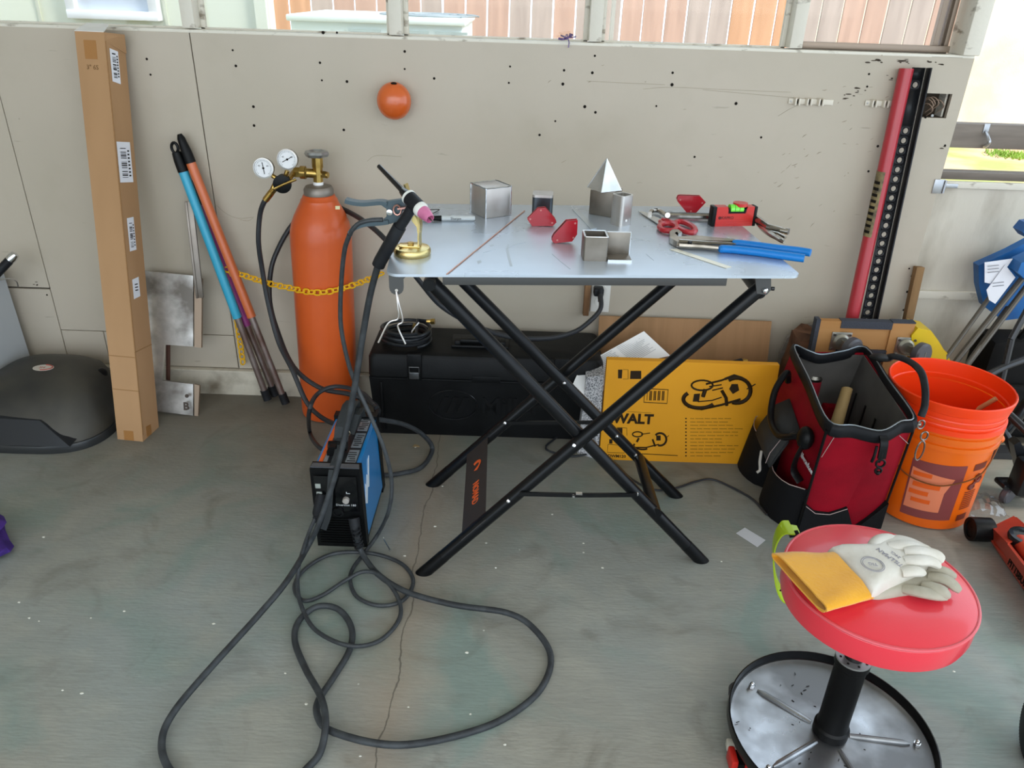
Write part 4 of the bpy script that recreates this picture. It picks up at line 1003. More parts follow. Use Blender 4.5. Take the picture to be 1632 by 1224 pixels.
def strip4(pts, t_, name, m_, lab, cat):
    b = MB(); b.plate([az(x, y, TZ + .0002) for x, y in pts], t_)
    if b.v[len(pts)].z < TZ: b.v[len(pts):] = [p + V((0, 0, t_)) for p in b.v[:len(pts)]]
    return solo(name, b, m_, lab, cat)
strip4([(942, 366), (951, 364), (919, 332), (912, 334)], .001, 'steel_ruler', mat('ruler_steel', 'c3cbd1', .35, .6), 'short steel ruler lying behind the joined square tubes', 'ruler')
strip4([(1157, 428), (1166, 426), (1078, 397), (1067, 398)], .001, 'metal_strip', mat('bright_strip', 'e9e4d3', .35, .5), 'thin bright metal strip lying in front of the blue pliers', 'metal strip')
b = MB(); b.tube(cr([az(672, 330, TZ + .004), az(684, 334, TZ + .012), az(700, 334, TZ + .003), az(690, 340, TZ + .002)], 5), .0009, n=6); solo('thin_wire', b, BLK, 'short bent black wire on the table behind the pink nozzle', 'wire')
# scissors
t = T('scissors', 'scissors with red handles lying open next to the square tube', 'scissors', az(1050, 358, TZ))
Zs = TZ + .004
b = MB(); b.plate([az(x, y, Zs) for x, y in [(1017, 336), (1026, 337), (1056, 350), (1058, 357), (1050, 357)]], .002); b.plate([az(x, y, Zs - .003) for x, y in [(1018, 341), (1024, 340), (1055, 354), (1056, 361), (1046, 358)]], .002); bl = part(t, 'blade', b, GRIND)
b = MB(); p = az(1055, 348, Zs + .002); b.cyl(p, p + V((0, 0, .003)), .003, n=12); part(t, 'pivot', b, STEEL)
RED = mat('red_handle_plastic', 'b3202c', .35, coat=.3)
def loop_(cx, cy, wx, wy, rot, z_):
    pts = []
    for k in range(20):
        a = 2 * PI * k / 20; x = math.cos(a) * wx; y = math.sin(a) * wy; pts.append(az(cx + x * math.cos(rot) - y * math.sin(rot), cy + x * math.sin(rot) + y * math.cos(rot), z_))
    return pts
b = MB(); b.tube(loop_(1065, 362, 14, 6, .08, TZ + .007), .0062, n=8, closed=True, up=(0, 0, 1)); b.tube([az(1052, 353, Zs), az(1058, 357, TZ + .006)], .005, n=8); part(t, 'handle', b, RED)
b = MB(); b.tube(loop_(1092, 362, 17, 6.5, .38, TZ + .007), .0062, n=8, closed=True, up=(0, 0, 1)); b.tube([az(1056, 350, Zs), az(1080, 357, TZ + .006)], .005, n=8); part(t, 'handle', b, RED)
# locking clamp: long jaw arm, handles hanging past the table edge
t = T('locking_pliers', 'long chrome locking clamp lying behind the red level, handles past the table edge', 'pliers', az(1080, 345, TZ))
NK = mat('nickel_plate', 'bdb7ae', .22, 1.0, col2='8f8a82', scale=20)
b = MB(); b.tube([az(1060, 343, TZ + .009), az(1135, 345, TZ + .009), az(1200, 344, TZ + .012)], .0075, n=10, up=(0, 0, 1))
b.tube(cr([az(1062, 343, TZ + .009), az(1050, 336, TZ + .008), az(1040, 336, TZ + .008), az(1036, 340, TZ + .007)], 5), .0052, n=8); b.cyl(az(1064, 343, TZ + .003), az(1064, 343, TZ + .016), .006, n=14); part(t, 'jaw_arm', b, NK)
b = MB(); b.tube([az(1198, 344, TZ + .014), az(1225, 362, TZ + .014), az(1246, 367, TZ + .014)], [.009, .0075, .0065], n=10); b.cyl(az(1244, 367, TZ + .014), az(1255, 369, TZ + .014), .0055, n=12); b.cyl(az(1252, 368, TZ + .014), az(1257, 369, TZ + .014), .007, n=12); part(t, 'handle', b, NK)
b = MB(); b.tube(cr([az(1200, 346, TZ + .006), az(1218, 366, TZ + .006), az(1236, 378, TZ + .006), az(1250, 386, TZ + .006)], 4), [.006] * 8 + [.005] * 4 + [.003], n=10); b.tube([az(1222, 368, TZ + .008), az(1240, 372, TZ + .01), az(1252, 379, TZ + .008)], .003, n=8); part(t, 'release_lever', b, NK)
# red level
pA_, pB_ = az(1134, 361, TZ), az(1202, 360, TZ); Mx = fr(pA_, (pB_ - pA_), (0, 1, 0)); Lw = (pB_ - pA_).length; lh, lt = .043, .021
t = T('spirit_level', 'small red spirit level with green vial standing at the back of the table', 'level', None, Mx)
b = MB(); z_ = lambda x, y: (x, y)
prof_ = [(.006, 0), (Lw - .006, 0), (Lw - .006, lh), (Lw * .78, lh), (Lw * .74, lh * .66), (Lw * .36, lh * .66), (Lw * .32, lh), (.006, lh)]
MX = Matrix.Rotation(PI / 2, 4, 'X'); 
b.prism(prof_, -lt, MX)
for zz in (.004, .009, .014): b.box((Lw / 2, -.0003, zz), (Lw - .014, .0012, .0018))
part(t, 'body', b, mat('level_red', 'c42a24', .35, coat=.2), local=True)
b = MB(); b.box((.003, lt / 2, lh / 2 - .0), (.009, lt + .002, lh + .001), bev=.0015); part(t, 'end_cap', b, BLK, local=True)
b = MB(); b.box((Lw - .002, lt / 2, lh / 2), (.007, lt + .002, lh + .001), bev=.0015); part(t, 'end_cap', b, BLK, local=True)
b = MB(); b.prism([(Lw * .34, lh * .66), (Lw * .76, lh * .66), (Lw * .76, lh * .98), (Lw * .70, lh * .76), (Lw * .40, lh * .76), (Lw * .34, lh * .98)], -lt * 1.03, MX); part(t, 'vial_holder', b, BLK, local=True)
b = MB(); b.cyl((Lw * .40, lt / 2, lh * .84), (Lw * .70, lt / 2, lh * .84), lt * .50, n=24); vl = part(t, 'vial', b, mat('vial_green', '7be64a', .15, coat=.6), local=True)
b = MB()
for x_ in (.50, .60): b.tube([(Lw * x_, lt / 2 + math.cos(a) * lt * .505, lh * .84 + math.sin(a) * lt * .505) for a in [k * PI / 8 for k in range(16)]], .0004, n=4, closed=True)
part(vl, 'line_mark', b, INK, local=True)
b = MB(); b.text('KAPRO', .009, Matrix.Translation((Lw * .34, -.0005, lh * .44)) @ MX, .0006); b.lathe([(.0035, 0), (.0035, .0006), (0, .0006)], (Lw * .16, 0, lh * .44), (0, -1, 0), 16); part(t, 'lettering', b, mat('dark_red_print', '5c1414', .5), local=True)
b = MB(); b.cyl((Lw * .66, lt * .7, lh - .001), (Lw * .66, lt * .7, lh + .006), .016, n=24); part(t, 'side_vial_cover', b, mat('level_red', ''), local=True)
# blue pliers
t = T('tongue_pliers', 'long slip joint pliers with blue handles reaching past the table edge', 'pliers', az(1100, 390, TZ))
b = MB(); h0 = TZ + .001
hp = [(1066, 378), (1071, 374), (1080, 374), (1086, 379), (1080, 381), (1078, 378), (1074, 380), (1080, 386), (1110, 384), (1170, 390), (1170, 393), (1120, 392), (1095, 394), (1078, 394), (1067, 388)]
b.plate([az(x, y, h0) for x, y in hp], .012)
if b.v[len(hp)].z < h0: b.v[len(hp):] = [p + V((0, 0, .012)) for p in b.v[:len(hp)]]
b.tube([az(1082, 383, TZ + .013), az(1120, 386, TZ + .012), az(1172, 388, TZ + .010)], [.0075, .0065, .005], n=8, flat=(.45, 1.2), up=(0, 0, 1))
b.tube([az(1082, 391, TZ + .007), az(1120, 393, TZ + .007), az(1152, 396, TZ + .008)], [.0065, .0062, .005], n=8, up=(0, 0, 1)); part(t, 'jaws', b, NK)
b = MB(); p = az(1100, 384, TZ + .018); b.cyl(p - V((0, 0, .004)), p, .0045, n=12); part(t, 'pivot', b, BLKM)
BLU = mat('blue_grip', '0d78c8', .4)
b = MB(); b.tube(cr([az(1167, 387, TZ + .010), az(1195, 390, TZ + .010), az(1240, 396, TZ + .010), az(1275, 400, TZ + .010), az(1292, 403, TZ + .010)], 4), [.006] + [.0078] * 15 + [.0075], n=12); part(t, 'handle', b, BLU)
b = MB(); b.tube(cr([az(1146, 397, TZ + .008), az(1160, 397, TZ + .008), az(1200, 401, TZ + .008), az(1245, 407, TZ + .008), az(1282, 412, TZ + .008)], 4), [.005] + [.0080] * 15 + [.0078], n=12); part(t, 'handle', b, BLU)
# bent wire hanging from the tab
b = MB(); p = tp(.017, .004, -.034)
b.tube(cr([p, p + V((.004, -.004, -.02)), p + V((.010, -.004, -.055)), ay(634, 520, p.y - .004), ay(646, 548, p.y - .004)], 5), .0018, n=8)
b.tube(cr([p + V((0, -.002, 0)), p + V((.002, -.006, -.025)), p + V((.002, -.006, -.05)), ay(619, 515, p.y - .006), ay(603, 546, p.y - .006)], 5), .0018, n=8)
solo('split_pin', b, mat('bright_wire', 'cfcac6', .3, .9), 'shiny bent wire pin hanging from the tab at the table corner', 'wire')
# =================================================================== BIG BLACK TOOLBOX
bx0, bx1, by0, by1, bh = -.418, .262, 2.0, 2.215, .272
TBM = mat('toolbox_plastic', '0c0d0e', .5, col2='131415', scale=12, bump=.12, bscale=260)
t = T('toolbox', 'long black plastic toolbox against the wall under the welding table', 'toolbox', ((bx0 + bx1) / 2, (by0 + by1) / 2, 0))
b = MB(); sp = bh - .075
b.hexa([(bx0 + .012, by0 + .010, 0), (bx1 - .012, by0 + .010, 0), (bx1 - .012, by1 - .01, 0), (bx0 + .012, by1 - .01, 0), (bx0, by0, sp), (bx1, by0, sp), (bx1, by1, sp), (bx0, by1, sp)]); part(t, 'body', b, TBM)
b = MB(); rings = []
for (z_, g_) in ((sp + .002, .0), (sp + .003, -.003), (bh - .016, -.001), (bh - .004, .006), (bh, .016)):
    rings.append([(x, y, z_) for x, y in rrect(bx1 - bx0 - 2 * g_, by1 - by0 - 2 * g_, .02, 4, (bx0 + bx1) / 2, (by0 + by1) / 2)])
b.loft(rings); lidp = part(t, 'lid', b, TBM)
b = MB(); b.box(((bx0 + bx1) / 2 - .02, (by0 + by1) / 2 - .01, bh + .004), (.17, .085, .010), bev=.004); b.box(((bx0 + bx1) / 2 - .02, (by0 + by1) / 2 - .035, bh + .018), (.12, .02, .014), bev=.005)
for s_ in (-1, 1): b.box(((bx0 + bx1) / 2 - .02 + s_ * .066, (by0 + by1) / 2 - .03, bh + .010), (.018, .035, .022), bev=.004)
part(lidp, 'handle', b, BLK)
def latch(x_):
    z_ = ay(660, 590, by0).z
    b = MB(); b.box((x_, by0 - .003, z_ + .012), (.042, .012, .085), bev=.003); part(t, 'latch_plate', b, BLK)
    b = MB(); b.tube([(x_ - .014, by0 - .013, z_ - .004), (x_ - .014, by0 - .013, z_ + .016), (x_ + .014, by0 - .013, z_ + .016), (x_ + .014, by0 - .013, z_ - .004)], .0018, n=8); b.box((x_, by0 - .014, z_ - .010), (.028, .008, .022), bev=.002); part(t, 'latch', b, mat('latch_grey', '5d5f60', .35, .7))
latch(ay(661, 590, by0).x); latch(ay(893, 610, by0).x)
b = MB(); b.box((ay(775, 604, by0).x, by0 - .001, ay(775, 604, by0).z), (.085, .008, .020), bev=.003); b.box(((bx0 + bx1) / 2, by0 - .0005, sp - .004), (bx1 - bx0 - .02, .006, .006), bev=.002)
for x_ in (bx0 + .035, bx1 - .03): b.box((x_, by0 + .001, sp / 2), (.006, .010, sp - .03), bev=.002)
part(t, 'front_rib', b, TBM)
sl = V((0, .010, -sp)).normalized()
cx_, cz_ = ay(722, 646, by0 + .003).x, ay(722, 646, by0).z
b = MB(); FM = fr((cx_, by0 + .0035, cz_), (1, 0, 0), (0, -.010, sp))
b.tube([FM @ V((math.cos(a) * .072, math.sin(a) * .050, .001)) for a in [k * PI / 20 for k in range(40)]], .0022, n=6, closed=True)
for s_ in (-.030, .0, .030): b.prism([(s_ - .020, -.028), (s_ - .004, -.028), (s_ + .018, .028), (s_ + .002, .028)], .003, FM)
b.text('Miller', .078, FM @ Matrix.Translation((.082, -.002, .0005)), .003, bold=.001, align='LEFT')
part(t, 'embossed_logo', b, mat('gloss_emboss', '131416', .3, coat=.4))
# coiled hose on the lid
c0 = ay(648, 527, 2.09); c0.z = bh
t = T('coiled_hose', 'neat coil of thin black hose with brass ends on the toolbox lid', 'hose', c0)
b = MB(); pts = []
for k in range(5 * 24 + 1):
    a = 2 * PI * k / 24 - 1.0; r_ = .060 + .006 * math.sin(k * .13) + (.003 if k % 48 < 24 else 0); pts.append((c0.x + math.cos(a) * r_ * 1.06, c0.y + math.sin(a) * r_ * .92, bh + .006 + k / 24 * .0085 + .002 * math.sin(a * 2)))
pts += [(c0.x + .03, c0.y + .03, bh + .058), (c0.x + .058, c0.y + .022, bh + .058)]
b.tube(pts, .0052, n=8); part(t, 'hose', b, mat('hose_gloss', '202225', .35, coat=.2))
b = MB(); p = V(pts[-1]); b.cyl(p, p + V((.016, -.002, .001)), .006, n=8); b.cyl(p + V((.012, -.002, .001)), p + V((.024, -.003, .002)), .009, n=6)
p2 = V((c0.x + .018, c0.y + .005, bh + .02)); b.cyl(p2, p2 + V((.004, 0, .025)), .005, n=8); b.cyl(p2 + V((.004, 0, .025)), p2 + V((.008, 0, .034)), .0075, n=6); part(t, 'fitting', b, BRASS)
b = MB(); b.tube([p2 + V((-.004, -.01, 0)), p2 + V((.0, -.02, .02)), p2 + V((.02, -.012, .046))], .002, n=6); part(t, 'tie', b, WHITE)
# outlet
oc = ay(957, 470, WY)
t = T('wall_outlet', 'white electrical outlet on the wall beneath the table edge', 'outlet', (oc.x, WY, ay(955, 490, WY).z))
b = MB(); b.box((oc.x, WY - .003, oc.z), (.058, .006, .108), bev=.002); part(t, 'cover_plate', b, mat('outlet_white', 'dcdad3', .4))
b = MB()
for s_ in (-.019, .019):
    b.lathe([(.0165, 0), (.0165, .002), (0, .002)], (oc.x, WY - .006, oc.z + s_), (0, -1, 0), 24)
part(t, 'receptacle', b, mat('outlet_white', ''))
b = MB()
for s_ in (-.019,):
    for dx in (-.006, .006): b.box((oc.x + dx, WY - .0085, oc.z + s_ + .003), (.002, .001, .008))
part(t, 'slot', b, INK)
b = MB(); x_ = ay(935, 470, WY).x; b.box((x_, WY - .012, oc.z + .0), (.018, .022, .125), bev=.002); solo('wood_block', b, mat('raw_wood_strip', '8e6a48', .8, col2='6d4d31', scale=8, stretch=(4, 4, .5)), 'brown wooden strip fixed to the wall beside the outlet', 'wood strip')
# =================================================================== CARDBOARD, PAPERS, YELLOW CARTON
b = MB(); P = [ay(965, 507, 2.195), ay(1228, 516, 2.195)]; zt_ = .327
b.hexa([(.262, 2.125, 0), (.795, 2.125, 0), (.795, 2.131, 0), (.262, 2.131, 0), (.262, 2.205, zt_), (.793, 2.205, zt_), (.793, 2.211, zt_), (.262, 2.211, zt_)])
solo('cardboard_sheet', b, mat('brown_cardboard', 'a47d58', .85, col2='93704d', scale=3, stretch=(6, 1, .3), bump=.1, bscale=30), 'large plain brown cardboard sheet leaning on the wall behind the yellow carton', 'cardboard')
YB = mat('yellow_carton', 'e09a08', .6, col2='d59004', scale=2.5)
yb0, yb1, ybh = .262, .742, .307
nrm = V((0, -1, .13)).normalized()
b = MB(); b.hexa([(yb0, 1.902, 0), (yb1, 1.902, 0), (yb1, 1.922, 0), (yb0, 1.922, 0), (yb0, 1.935, ybh), (yb1, 1.935, ybh), (yb1, 1.955, ybh), (yb0, 1.955, ybh)])
t = T('tool_carton', 'flat yellow power tool carton with black drawings of a band saw', 'carton', ((yb0 + yb1) / 2, 1.96, 0)); part(t, 'carton', b, YB)
F0 = V((0, 1.902, 0)); FN = V((1, 0, 0)).cross(V((0, .033, ybh))).normalized()
def yp(px, py, d=.0006): return apl(px, py, F0, FN) + FN * d
def ymat(px, py): return fr(yp(px, py), (1, 0, 0), (0, .033, ybh))
b = MB()
b.text('DEWALT', .041, ymat(1008, 668) @ Matrix.Translation((-.024, 0, 0)), .0006, bold=.0018, sx=1.0)
b.text('DWM120', .013, ymat(983, 727), .0006, bold=.0003)
# picture boxes
def ytube(pts, r, n=5): b.tube([yp(x, y, .0003) for x, y in pts], r, n=6)
def yblob(pts): b.plate([yp(x, y, .0004) for x, y in pts], .0006)
def circ(cx, cy, rx, ry, n=18, a0=0, a1=2 * PI): return [(cx + rx * math.cos(a0 + (a1 - a0) * k / n), cy + ry * math.sin(a0 + (a1 - a0) * k / n)) for k in range(n + 1)]
# large saw
ytube(circ(1115, 636, 26, 14, 16, .6, 3.9), .006); ytube(circ(1119, 614, 17, 8), .0028); ytube(circ(1174, 622, 22, 20, 16, -2.2, 1.9), .006); ytube([(1096, 648), (1118, 652), (1150, 645), (1180, 636)], .0035)
ytube([(1125, 612), (1150, 606), (1165, 600)], .003); yblob([(1104, 640), (1106, 628), (1116, 627), (1114, 640)]); ytube([(1150, 622), (1157, 634), (1158, 646)], .005); ytube([(1190, 620), (1204, 612)], .0018)
ytube([(1124, 620), (1120, 632)], .006); ytube([(1130, 616), (1150, 613)], .002); ytube([(1135, 622), (1152, 618)], .002); yblob([(1162, 620), (1166, 612), (1176, 612), (1178, 622), (1168, 628)]); ytube([(1112, 640), (1135, 638), (1150, 633)], .0018); ytube([(1155, 604), (1170, 598), (1182, 602)], .004)
# small saw
ytube(circ(1024, 710, 14, 6, 12, 1.0, 3.6), .0028); ytube(circ(1016, 692, 8, 4), .002); ytube(circ(1052, 700, 10, 10, 12, -2.4, 1.9), .0032); ytube([(1013, 713), (1030, 713), (1050, 708)], .002); ytube([(1040, 700), (1044, 711)], .0028); yblob([(1046, 702), (1046, 694), (1053, 694), (1053, 702)]); ytube([(1062, 697), (1066, 694)], .001); ytube([(1018, 698), (1015, 704)], .003); ytube([(1022, 692), (1036, 690)], .0015)
# pictograms
for q in ([(985, 589), (992, 589), (991, 603), (985, 603)], [(1005, 591), (1022, 591), (1022, 604), (1004, 604)], [(983, 682), (992, 682), (992, 692), (985, 692)], [(971, 700), (976, 700), (976, 707), (971, 707)], [(981, 700), (990, 699), (990, 707), (981, 707)]): yblob(q)
for q in ([(993, 589), (1001, 589), (1001, 604), (993, 604)], [(983, 681), (999, 682), (999, 694)], [(969, 708), (995, 710), (995, 722), (968, 721), (969, 708)]): ytube(q, .0007)
ytube([(1028, 619), (1065, 621), (1063, 643), (1026, 641), (1028, 619)], .0013)
for k in range(14): 
    if k % 3 != 1: ytube([(1032 + k * 2.2, 623), (1031 + k * 2.2, 638)], random.choice((.0008, .0014)))
for k in range(12):
    y_ = 667 + k * 5.4; yblob([(1092, y_ - 1), (1094.5, y_ - 1), (1094.5, y_ + 1), (1092, y_ + 1)])
    x_ = 1100
    while x_ < random.choice((1150, 1175, 1172, 1165)): l_w = random.uniform(5, 14); ytube([(x_, y_), (x_ + l_w, y_ + l_w * .01)], .0006); x_ += l_w + 2
ytube([(1020, 723), (1080, 726)], .0012); ytube([(1000, 656), (1038, 658)], .0004); yblob([(1188, 708), (1193, 708), (1193, 735), (1187, 735)])
part(t, 'printing', b, mat('carton_print', '2a1c08', .6), label='black printed letters and saw drawings')
b = MB(); b.box((.5, 1.9245 , .182), (yb1 - yb0 - .004, .0008, .0012)); part(t, 'fold_line', b, mat('fold_line', 'b97c08', .8))
# white papers over a carton with printed graphics, between toolbox and yellow carton
b = MB(); q = [(913, 620), (935, 578), (965, 600), (952, 655), (918, 672), (905, 665)]
pp = V((0, 1.97, 0)); nn = V((0, -1, .1)).normalized()
b = MB(); b.hexa([(.20, 1.93, 0), (.258, 1.90, 0), (.258, 2.10, 0), (.205, 2.10, 0), (.212, 1.965, .235), (.258, 1.945, .255), (.258, 2.10, .255), (.212, 2.10, .245)])
t = T('grey_carton', 'white carton printed with a grey pattern beside the black toolbox', 'carton', (.23, 2.0, 0)); part(t, 'carton', b, mat('speckled_print', 'd3d2d4', .7, col2='6a6b70', scale=260, lo=.4, hi=.6))
b = MB(); p = [(.218, 1.934, .075), (.250, 1.916, .075), (.236, 1.928, .11)]; b.tube([V(x) + V((0, -.004, 0)) for x in p], .003, n=6, closed=True); part(t, 'triangle_mark', b, INK)
b = MB()
sh = [ay(928, 580, 2.03), ay(1026, 527, 2.12), ay(1068, 566, 2.08), ay(1000, 585, 2.0), ay(965, 618, 1.965)]
b.plate([ay(928, 582, 2.02), ay(963, 616, 1.97), ay(1010, 580, 2.06), ay(1068, 567, 2.09), ay(1026, 528, 2.13)], .0012)
t = T('instruction_sheet', 'folded white instruction sheets with fine print resting on the cartons', 'paper', ay(990, 590, 2.05)); sp_ = part(t, 'sheet', b, WHITE)
b = MB(); b.plate([ay(926, 583, 2.018), ay(906, 628, 1.96), ay(945, 655, 1.94), ay(964, 618, 1.968)], .001); part(t, 'sheet', b, WHITE)
b = MB(); 
o_, ux, vx = ay(933, 583, 2.018), (ay(1024, 531, 2.128) - ay(933, 583, 2.018)), (ay(962, 612, 1.972) - ay(933, 583, 2.018))
for k in range(14):
    for j in range(2):
        s0 = o_ + vx * (.02 + .065 * k) + ux * (.05 + .48 * j) + V((0, -.001, .0025)); b.tube([s0, s0 + ux * random.uniform(.30, .42)], .0005, n=4)
part(sp_, 'print', b, mat('grey_print', '8a8c92', .7))
# black connector on top of the cartons
t = T('cable_connector', 'black cable connector with brass tip lying behind the yellow carton', 'connector', (.70, 2.07, .30))
cA, cB = ay(1150, 586, 2.06), ay(1188, 576, 2.08)
b = MB(); b.tube([cA, L(cA, cB, .3), L(cA, cB, .85)], [.009, .013, .013], n=14); b.tube([cA, cA + V((-.03, .03, -.1)), cA + V((-.03, .04, -.30))], .009, n=8); part(t, 'sleeve', b, BLKR)
b = MB(); b.cyl(L(cA, cB, .85), cB, .010, n=16); b.cyl(cB, cB + (cB - cA).normalized() * .006, .006, n=12); part(t, 'tip', b, BRASS)
# =================================================================== LEFT SIDE
# tall carton leaning on the wall
lb0 = az(182, 704); yaw = math.radians(-7); D0 = V((0, 2.150 - 1.925, 1.09)); ex = V((math.cos(yaw), math.sin(yaw), 0)); 
k0 = az(221, 707) ; W1 = .080; W2 = .085
base = V((-1.158, 1.925, 0)); up_ = V((.012, .215, 1.082)).normalized(); Lh = 1.108
FRM = fr(base, ex, up_); inn = -FRM.col[2].xyz   # goes into the wall
if inn.y < 0: inn = -inn
def cp(u, h, d=0): return base + ex * u + up_ * h + inn * d
t = T('tall_carton', 'tall narrow brown cardboard carton leaning against the wall, open at the top', 'carton', base + ex * .04)
b = MB(); q = [cp(0, 0, W2), cp(0, 0, 0), cp(W1, 0, 0), cp(W1, 0, W2)]; q = [cp(0, 0, 0), cp(W1, 0, 0), cp(W1, 0, W2), cp(0, 0, W2)]
wt_ = .003
outer = lambda h: [cp(0, h), cp(W1, h), cp(W1, h, W2), cp(0, h, W2)]
inner = lambda h: [cp(wt_, h, wt_), cp(W1 - wt_, h, wt_), cp(W1 - wt_, h, W2 - wt_), cp(wt_, h, W2 - wt_)]
b.loft([inner(Lh - .25), inner(Lh), outer(Lh), outer(.01), outer(0)], True, True)
part(t, 'carton', b, CARDB)
b = MB(); b.plate([cp(W1 + .0004, Lh - .02, .002), cp(W1 + .0004, .02, .002), cp(W1 + .0009, .02, .0045), cp(W1 + .0009, Lh - .02, .0045)], .0003)
b.strip([cp(W1 + .0005, .03, .002), cp(W1 + .0005, Lh - .02, .003)], ex, .002, .002)
for h in (.155, .255):
    b.strip([cp(0, h, -.0004), cp(W1, h, -.0004)], up_, .0022, .001); 
b.strip([cp(W1 + .0004, .27, 0), cp(W1 + .0004, .275, W2)], up_, .003, .001)
part(t, 'crease', b, mat('cardboard_crease', '9a744b', .9))
b = MB(); b.plate([cp(0, Lh, .0), cp(W1, Lh, 0), cp(W1 - .008, Lh + .022, .035), cp(.014, Lh + .024, .035)], .002); part(t, 'top_flap', b, mat('white_flap', 'dfdcd6', .8), label='pale inner face of the top flap')
b = MB(); b.plate([cp(W1, Lh - .02, 0), cp(W1 + .001, Lh - .0, 0), cp(W1 + .018, Lh + .004, .06), cp(W1 + .003, Lh - .04, W2)], .002); part(t, 'side_flap', b, CARDB)
TAPE = mat('brown_tape', 'a1713f', .3)
b = MB(); b.plate([cp(.022, Lh - .02, -.0004), cp(.056, Lh - .02, -.0004), cp(.056, Lh - .065, -.0004), cp(.022, Lh - .065, -.0004)], .0004); part(t, 'tape', b, TAPE); b = MB(); b.plate([cp(.022, .03, -.0004), cp(.052, .03, -.0004), cp(.052, .0, -.0004), cp(.022, .0, -.0004)], .0004); part(t, 'tape', b, TAPE); b = MB(); b.plate([cp(W1 + .0004, .04, .02), cp(W1 + .0004, .04, .045), cp(W1 + .0004, .008, .045), cp(W1 + .0004, .008, .02)], .0004); part(t, 'tape', b, TAPE)
b = MB(); M = fr(cp(.040, Lh - .085, -.0008), ex, up_); b.text('3" 6S', .016, M, .0005); part(t, 'handwriting', b, mat('pencil', '7a5a38', .8))
def sidelabel(h0, h1, d0, d1, skew=0, bars=True, lab='white barcode label'):
    b = MB(); X = W1 + .0008
    b.plate([cp(X, h0, d0), cp(X, h0 + skew, d1), cp(X, h1 + skew, d1), cp(X, h1, d0)], -.0006 if False else .0006)
    o = part(t, 'label', b, mat('label_paper', 'e3e4ea', .6))
    b = MB(); n = 16
    if bars:
        for k in range(n):
            h = h0 + (h1 - h0) * (.12 + .76 * k / n); tt = random.choice((.0012, .002, .003))
            if k % 5 == 4: continue
            dm = d0 + (d1 - d0) * .2; dn = d0 + (d1 - d0) * .62
            b.plate([cp(X + .0012, h, dm), cp(X + .0012, h, dn), cp(X + .0012, h + tt, dn), cp(X + .0012, h + tt, dm)], .0002)
        for k in range(8):
            h = h0 + (h1 - h0) * (.15 + .7 * k / 8); dm = d0 + (d1 - d0) * .72; dn = d0 + (d1 - d0) * .86
            b.plate([cp(X + .0012, h, dm), cp(X + .0012, h, dn), cp(X + .0012, h + .004, dn), cp(X + .0012, h + .004, dm)], .0002)
    else:
        for k in range(3):
            h = h0 + (h1 - h0) * (.4 + .15 * k); b.plate([cp(X + .0012, h, d0 + .008), cp(X + .0012, h, d1 - .008), cp(X + .0012, h + .003, d1 - .008), cp(X + .0012, h + .003, d0 + .008)], .0002)
    part(o, 'print', b, INK)
sidelabel(Lh - .115, Lh - .035, .016, .050, -.004); sidelabel(Lh - .37, Lh - .265, .008, .066, 0); sidelabel(Lh - .555, Lh - .465, .022, .052, .002); sidelabel(.42, .475, .020, .050, .004, False)
# broom handles
def pole(top, bot, c, cname, lab, eye):
    t = T('telescopic_pole', lab, 'pole', bot); d = (top - bot).normalized(); Lp = (top - bot).length
    b = MB(); b.tube([bot + d * .36 * Lp, top - d * .06], .0135, n=16); part(t, 'grip_tube', b, mat(cname, c, .35, coat=.3, col2=None))
    b = MB(); b.tube([bot + d * .03, bot + d * .40 * Lp], .0100, n=14); part(t, 'inner_tube', b, mat('worn_pole_steel', '8b7f7a', .4, .6, col2='6e564d', scale=10))
    b = MB(); b.tube([top - d * .062, top - d * .03, top - d * .008], [.0150, .0145, .012], n=14)
    if eye: b.tube([top + V((math.cos(a) * .009, 0, .004 + math.sin(a) * .014)) for a in [k * PI / 7 for k in range(14)]], .0042, n=8, closed=True, up=(0, 1, 0))
    else: b.tube([top - d * .01, top + d * .006, top + d * .018], [.012, .011, .006], n=12)
    part(t, 'end_cap', b, BLK)
    b = MB(); b.tube([bot - d * 0, bot + d * .035], .0135, n=12); part(t, 'foot', b, BLKR)
ptb = ay(279, 238, 2.195); pto = ay(290, 224, 2.20)
pole(ptb, V((-.786, 2.17, .014)), '35a3c4', 'pole_blue', 'light blue telescopic pole with a hanging eye, leaning on the wall', True)
pole(pto, V((-.722, 2.15, .014)), 'c9683a', 'pole_orange', 'orange telescopic pole leaning on the wall beside the blue pole', False)
pole(ptb + V((.018, .018, -.10)), V((-.770, 2.2, .014)), '8f3a78', 'pole_purple', 'purple telescopic pole mostly hidden behind the blue pole', False)
# steel plates
PM = mat('patchy_steel_plate', 'dddad5', .34, .75, col2='7b756e', scale=9, lo=.38, hi=.62, detail=6, rvar=.2)
p0_ = V((0, 2.075, 0)); np_ = V((0, -1, .28)).normalized()
pa = lambda x, y: apl(x, y, p0_, np_)
zlow = pa(270, 662).z
t = T('steel_plate', 'large patchy steel plate cut with a slot, leaning on the wall behind the tall carton', 'steel plate', (-1.08, 2.09, 0))
b = MB(); P = [pa(x, y) for x, y in [(224, 433), (308, 441), (308, 554), (262, 551), (258, 608), (308, 614), (308, 664), (226, 654)]]; dz = min(p.z for p in P) - .001; P = [p - V((0, 0, dz)) for p in P]
b.plate(P, .012); part(t, 'plate', b, PM)
b = MB(); P = [pa(x, y) - V((0, 0, dz + .0)) for x, y in [(310, 441), (322, 446), (321, 556), (310, 555)]]; b.plate(P, .010); part(t, 'folded_edge', b, mat('tan_steel_edge', '9a8673', .45, .6)); b = MB(); P = [pa(x, y) - V((0, 0, dz)) for x, y in [(310, 614), (318, 616), (316, 665), (310, 664)]]; b.plate(P, .010); part(t, 'folded_edge', b, mat('tan_steel_edge', ''))
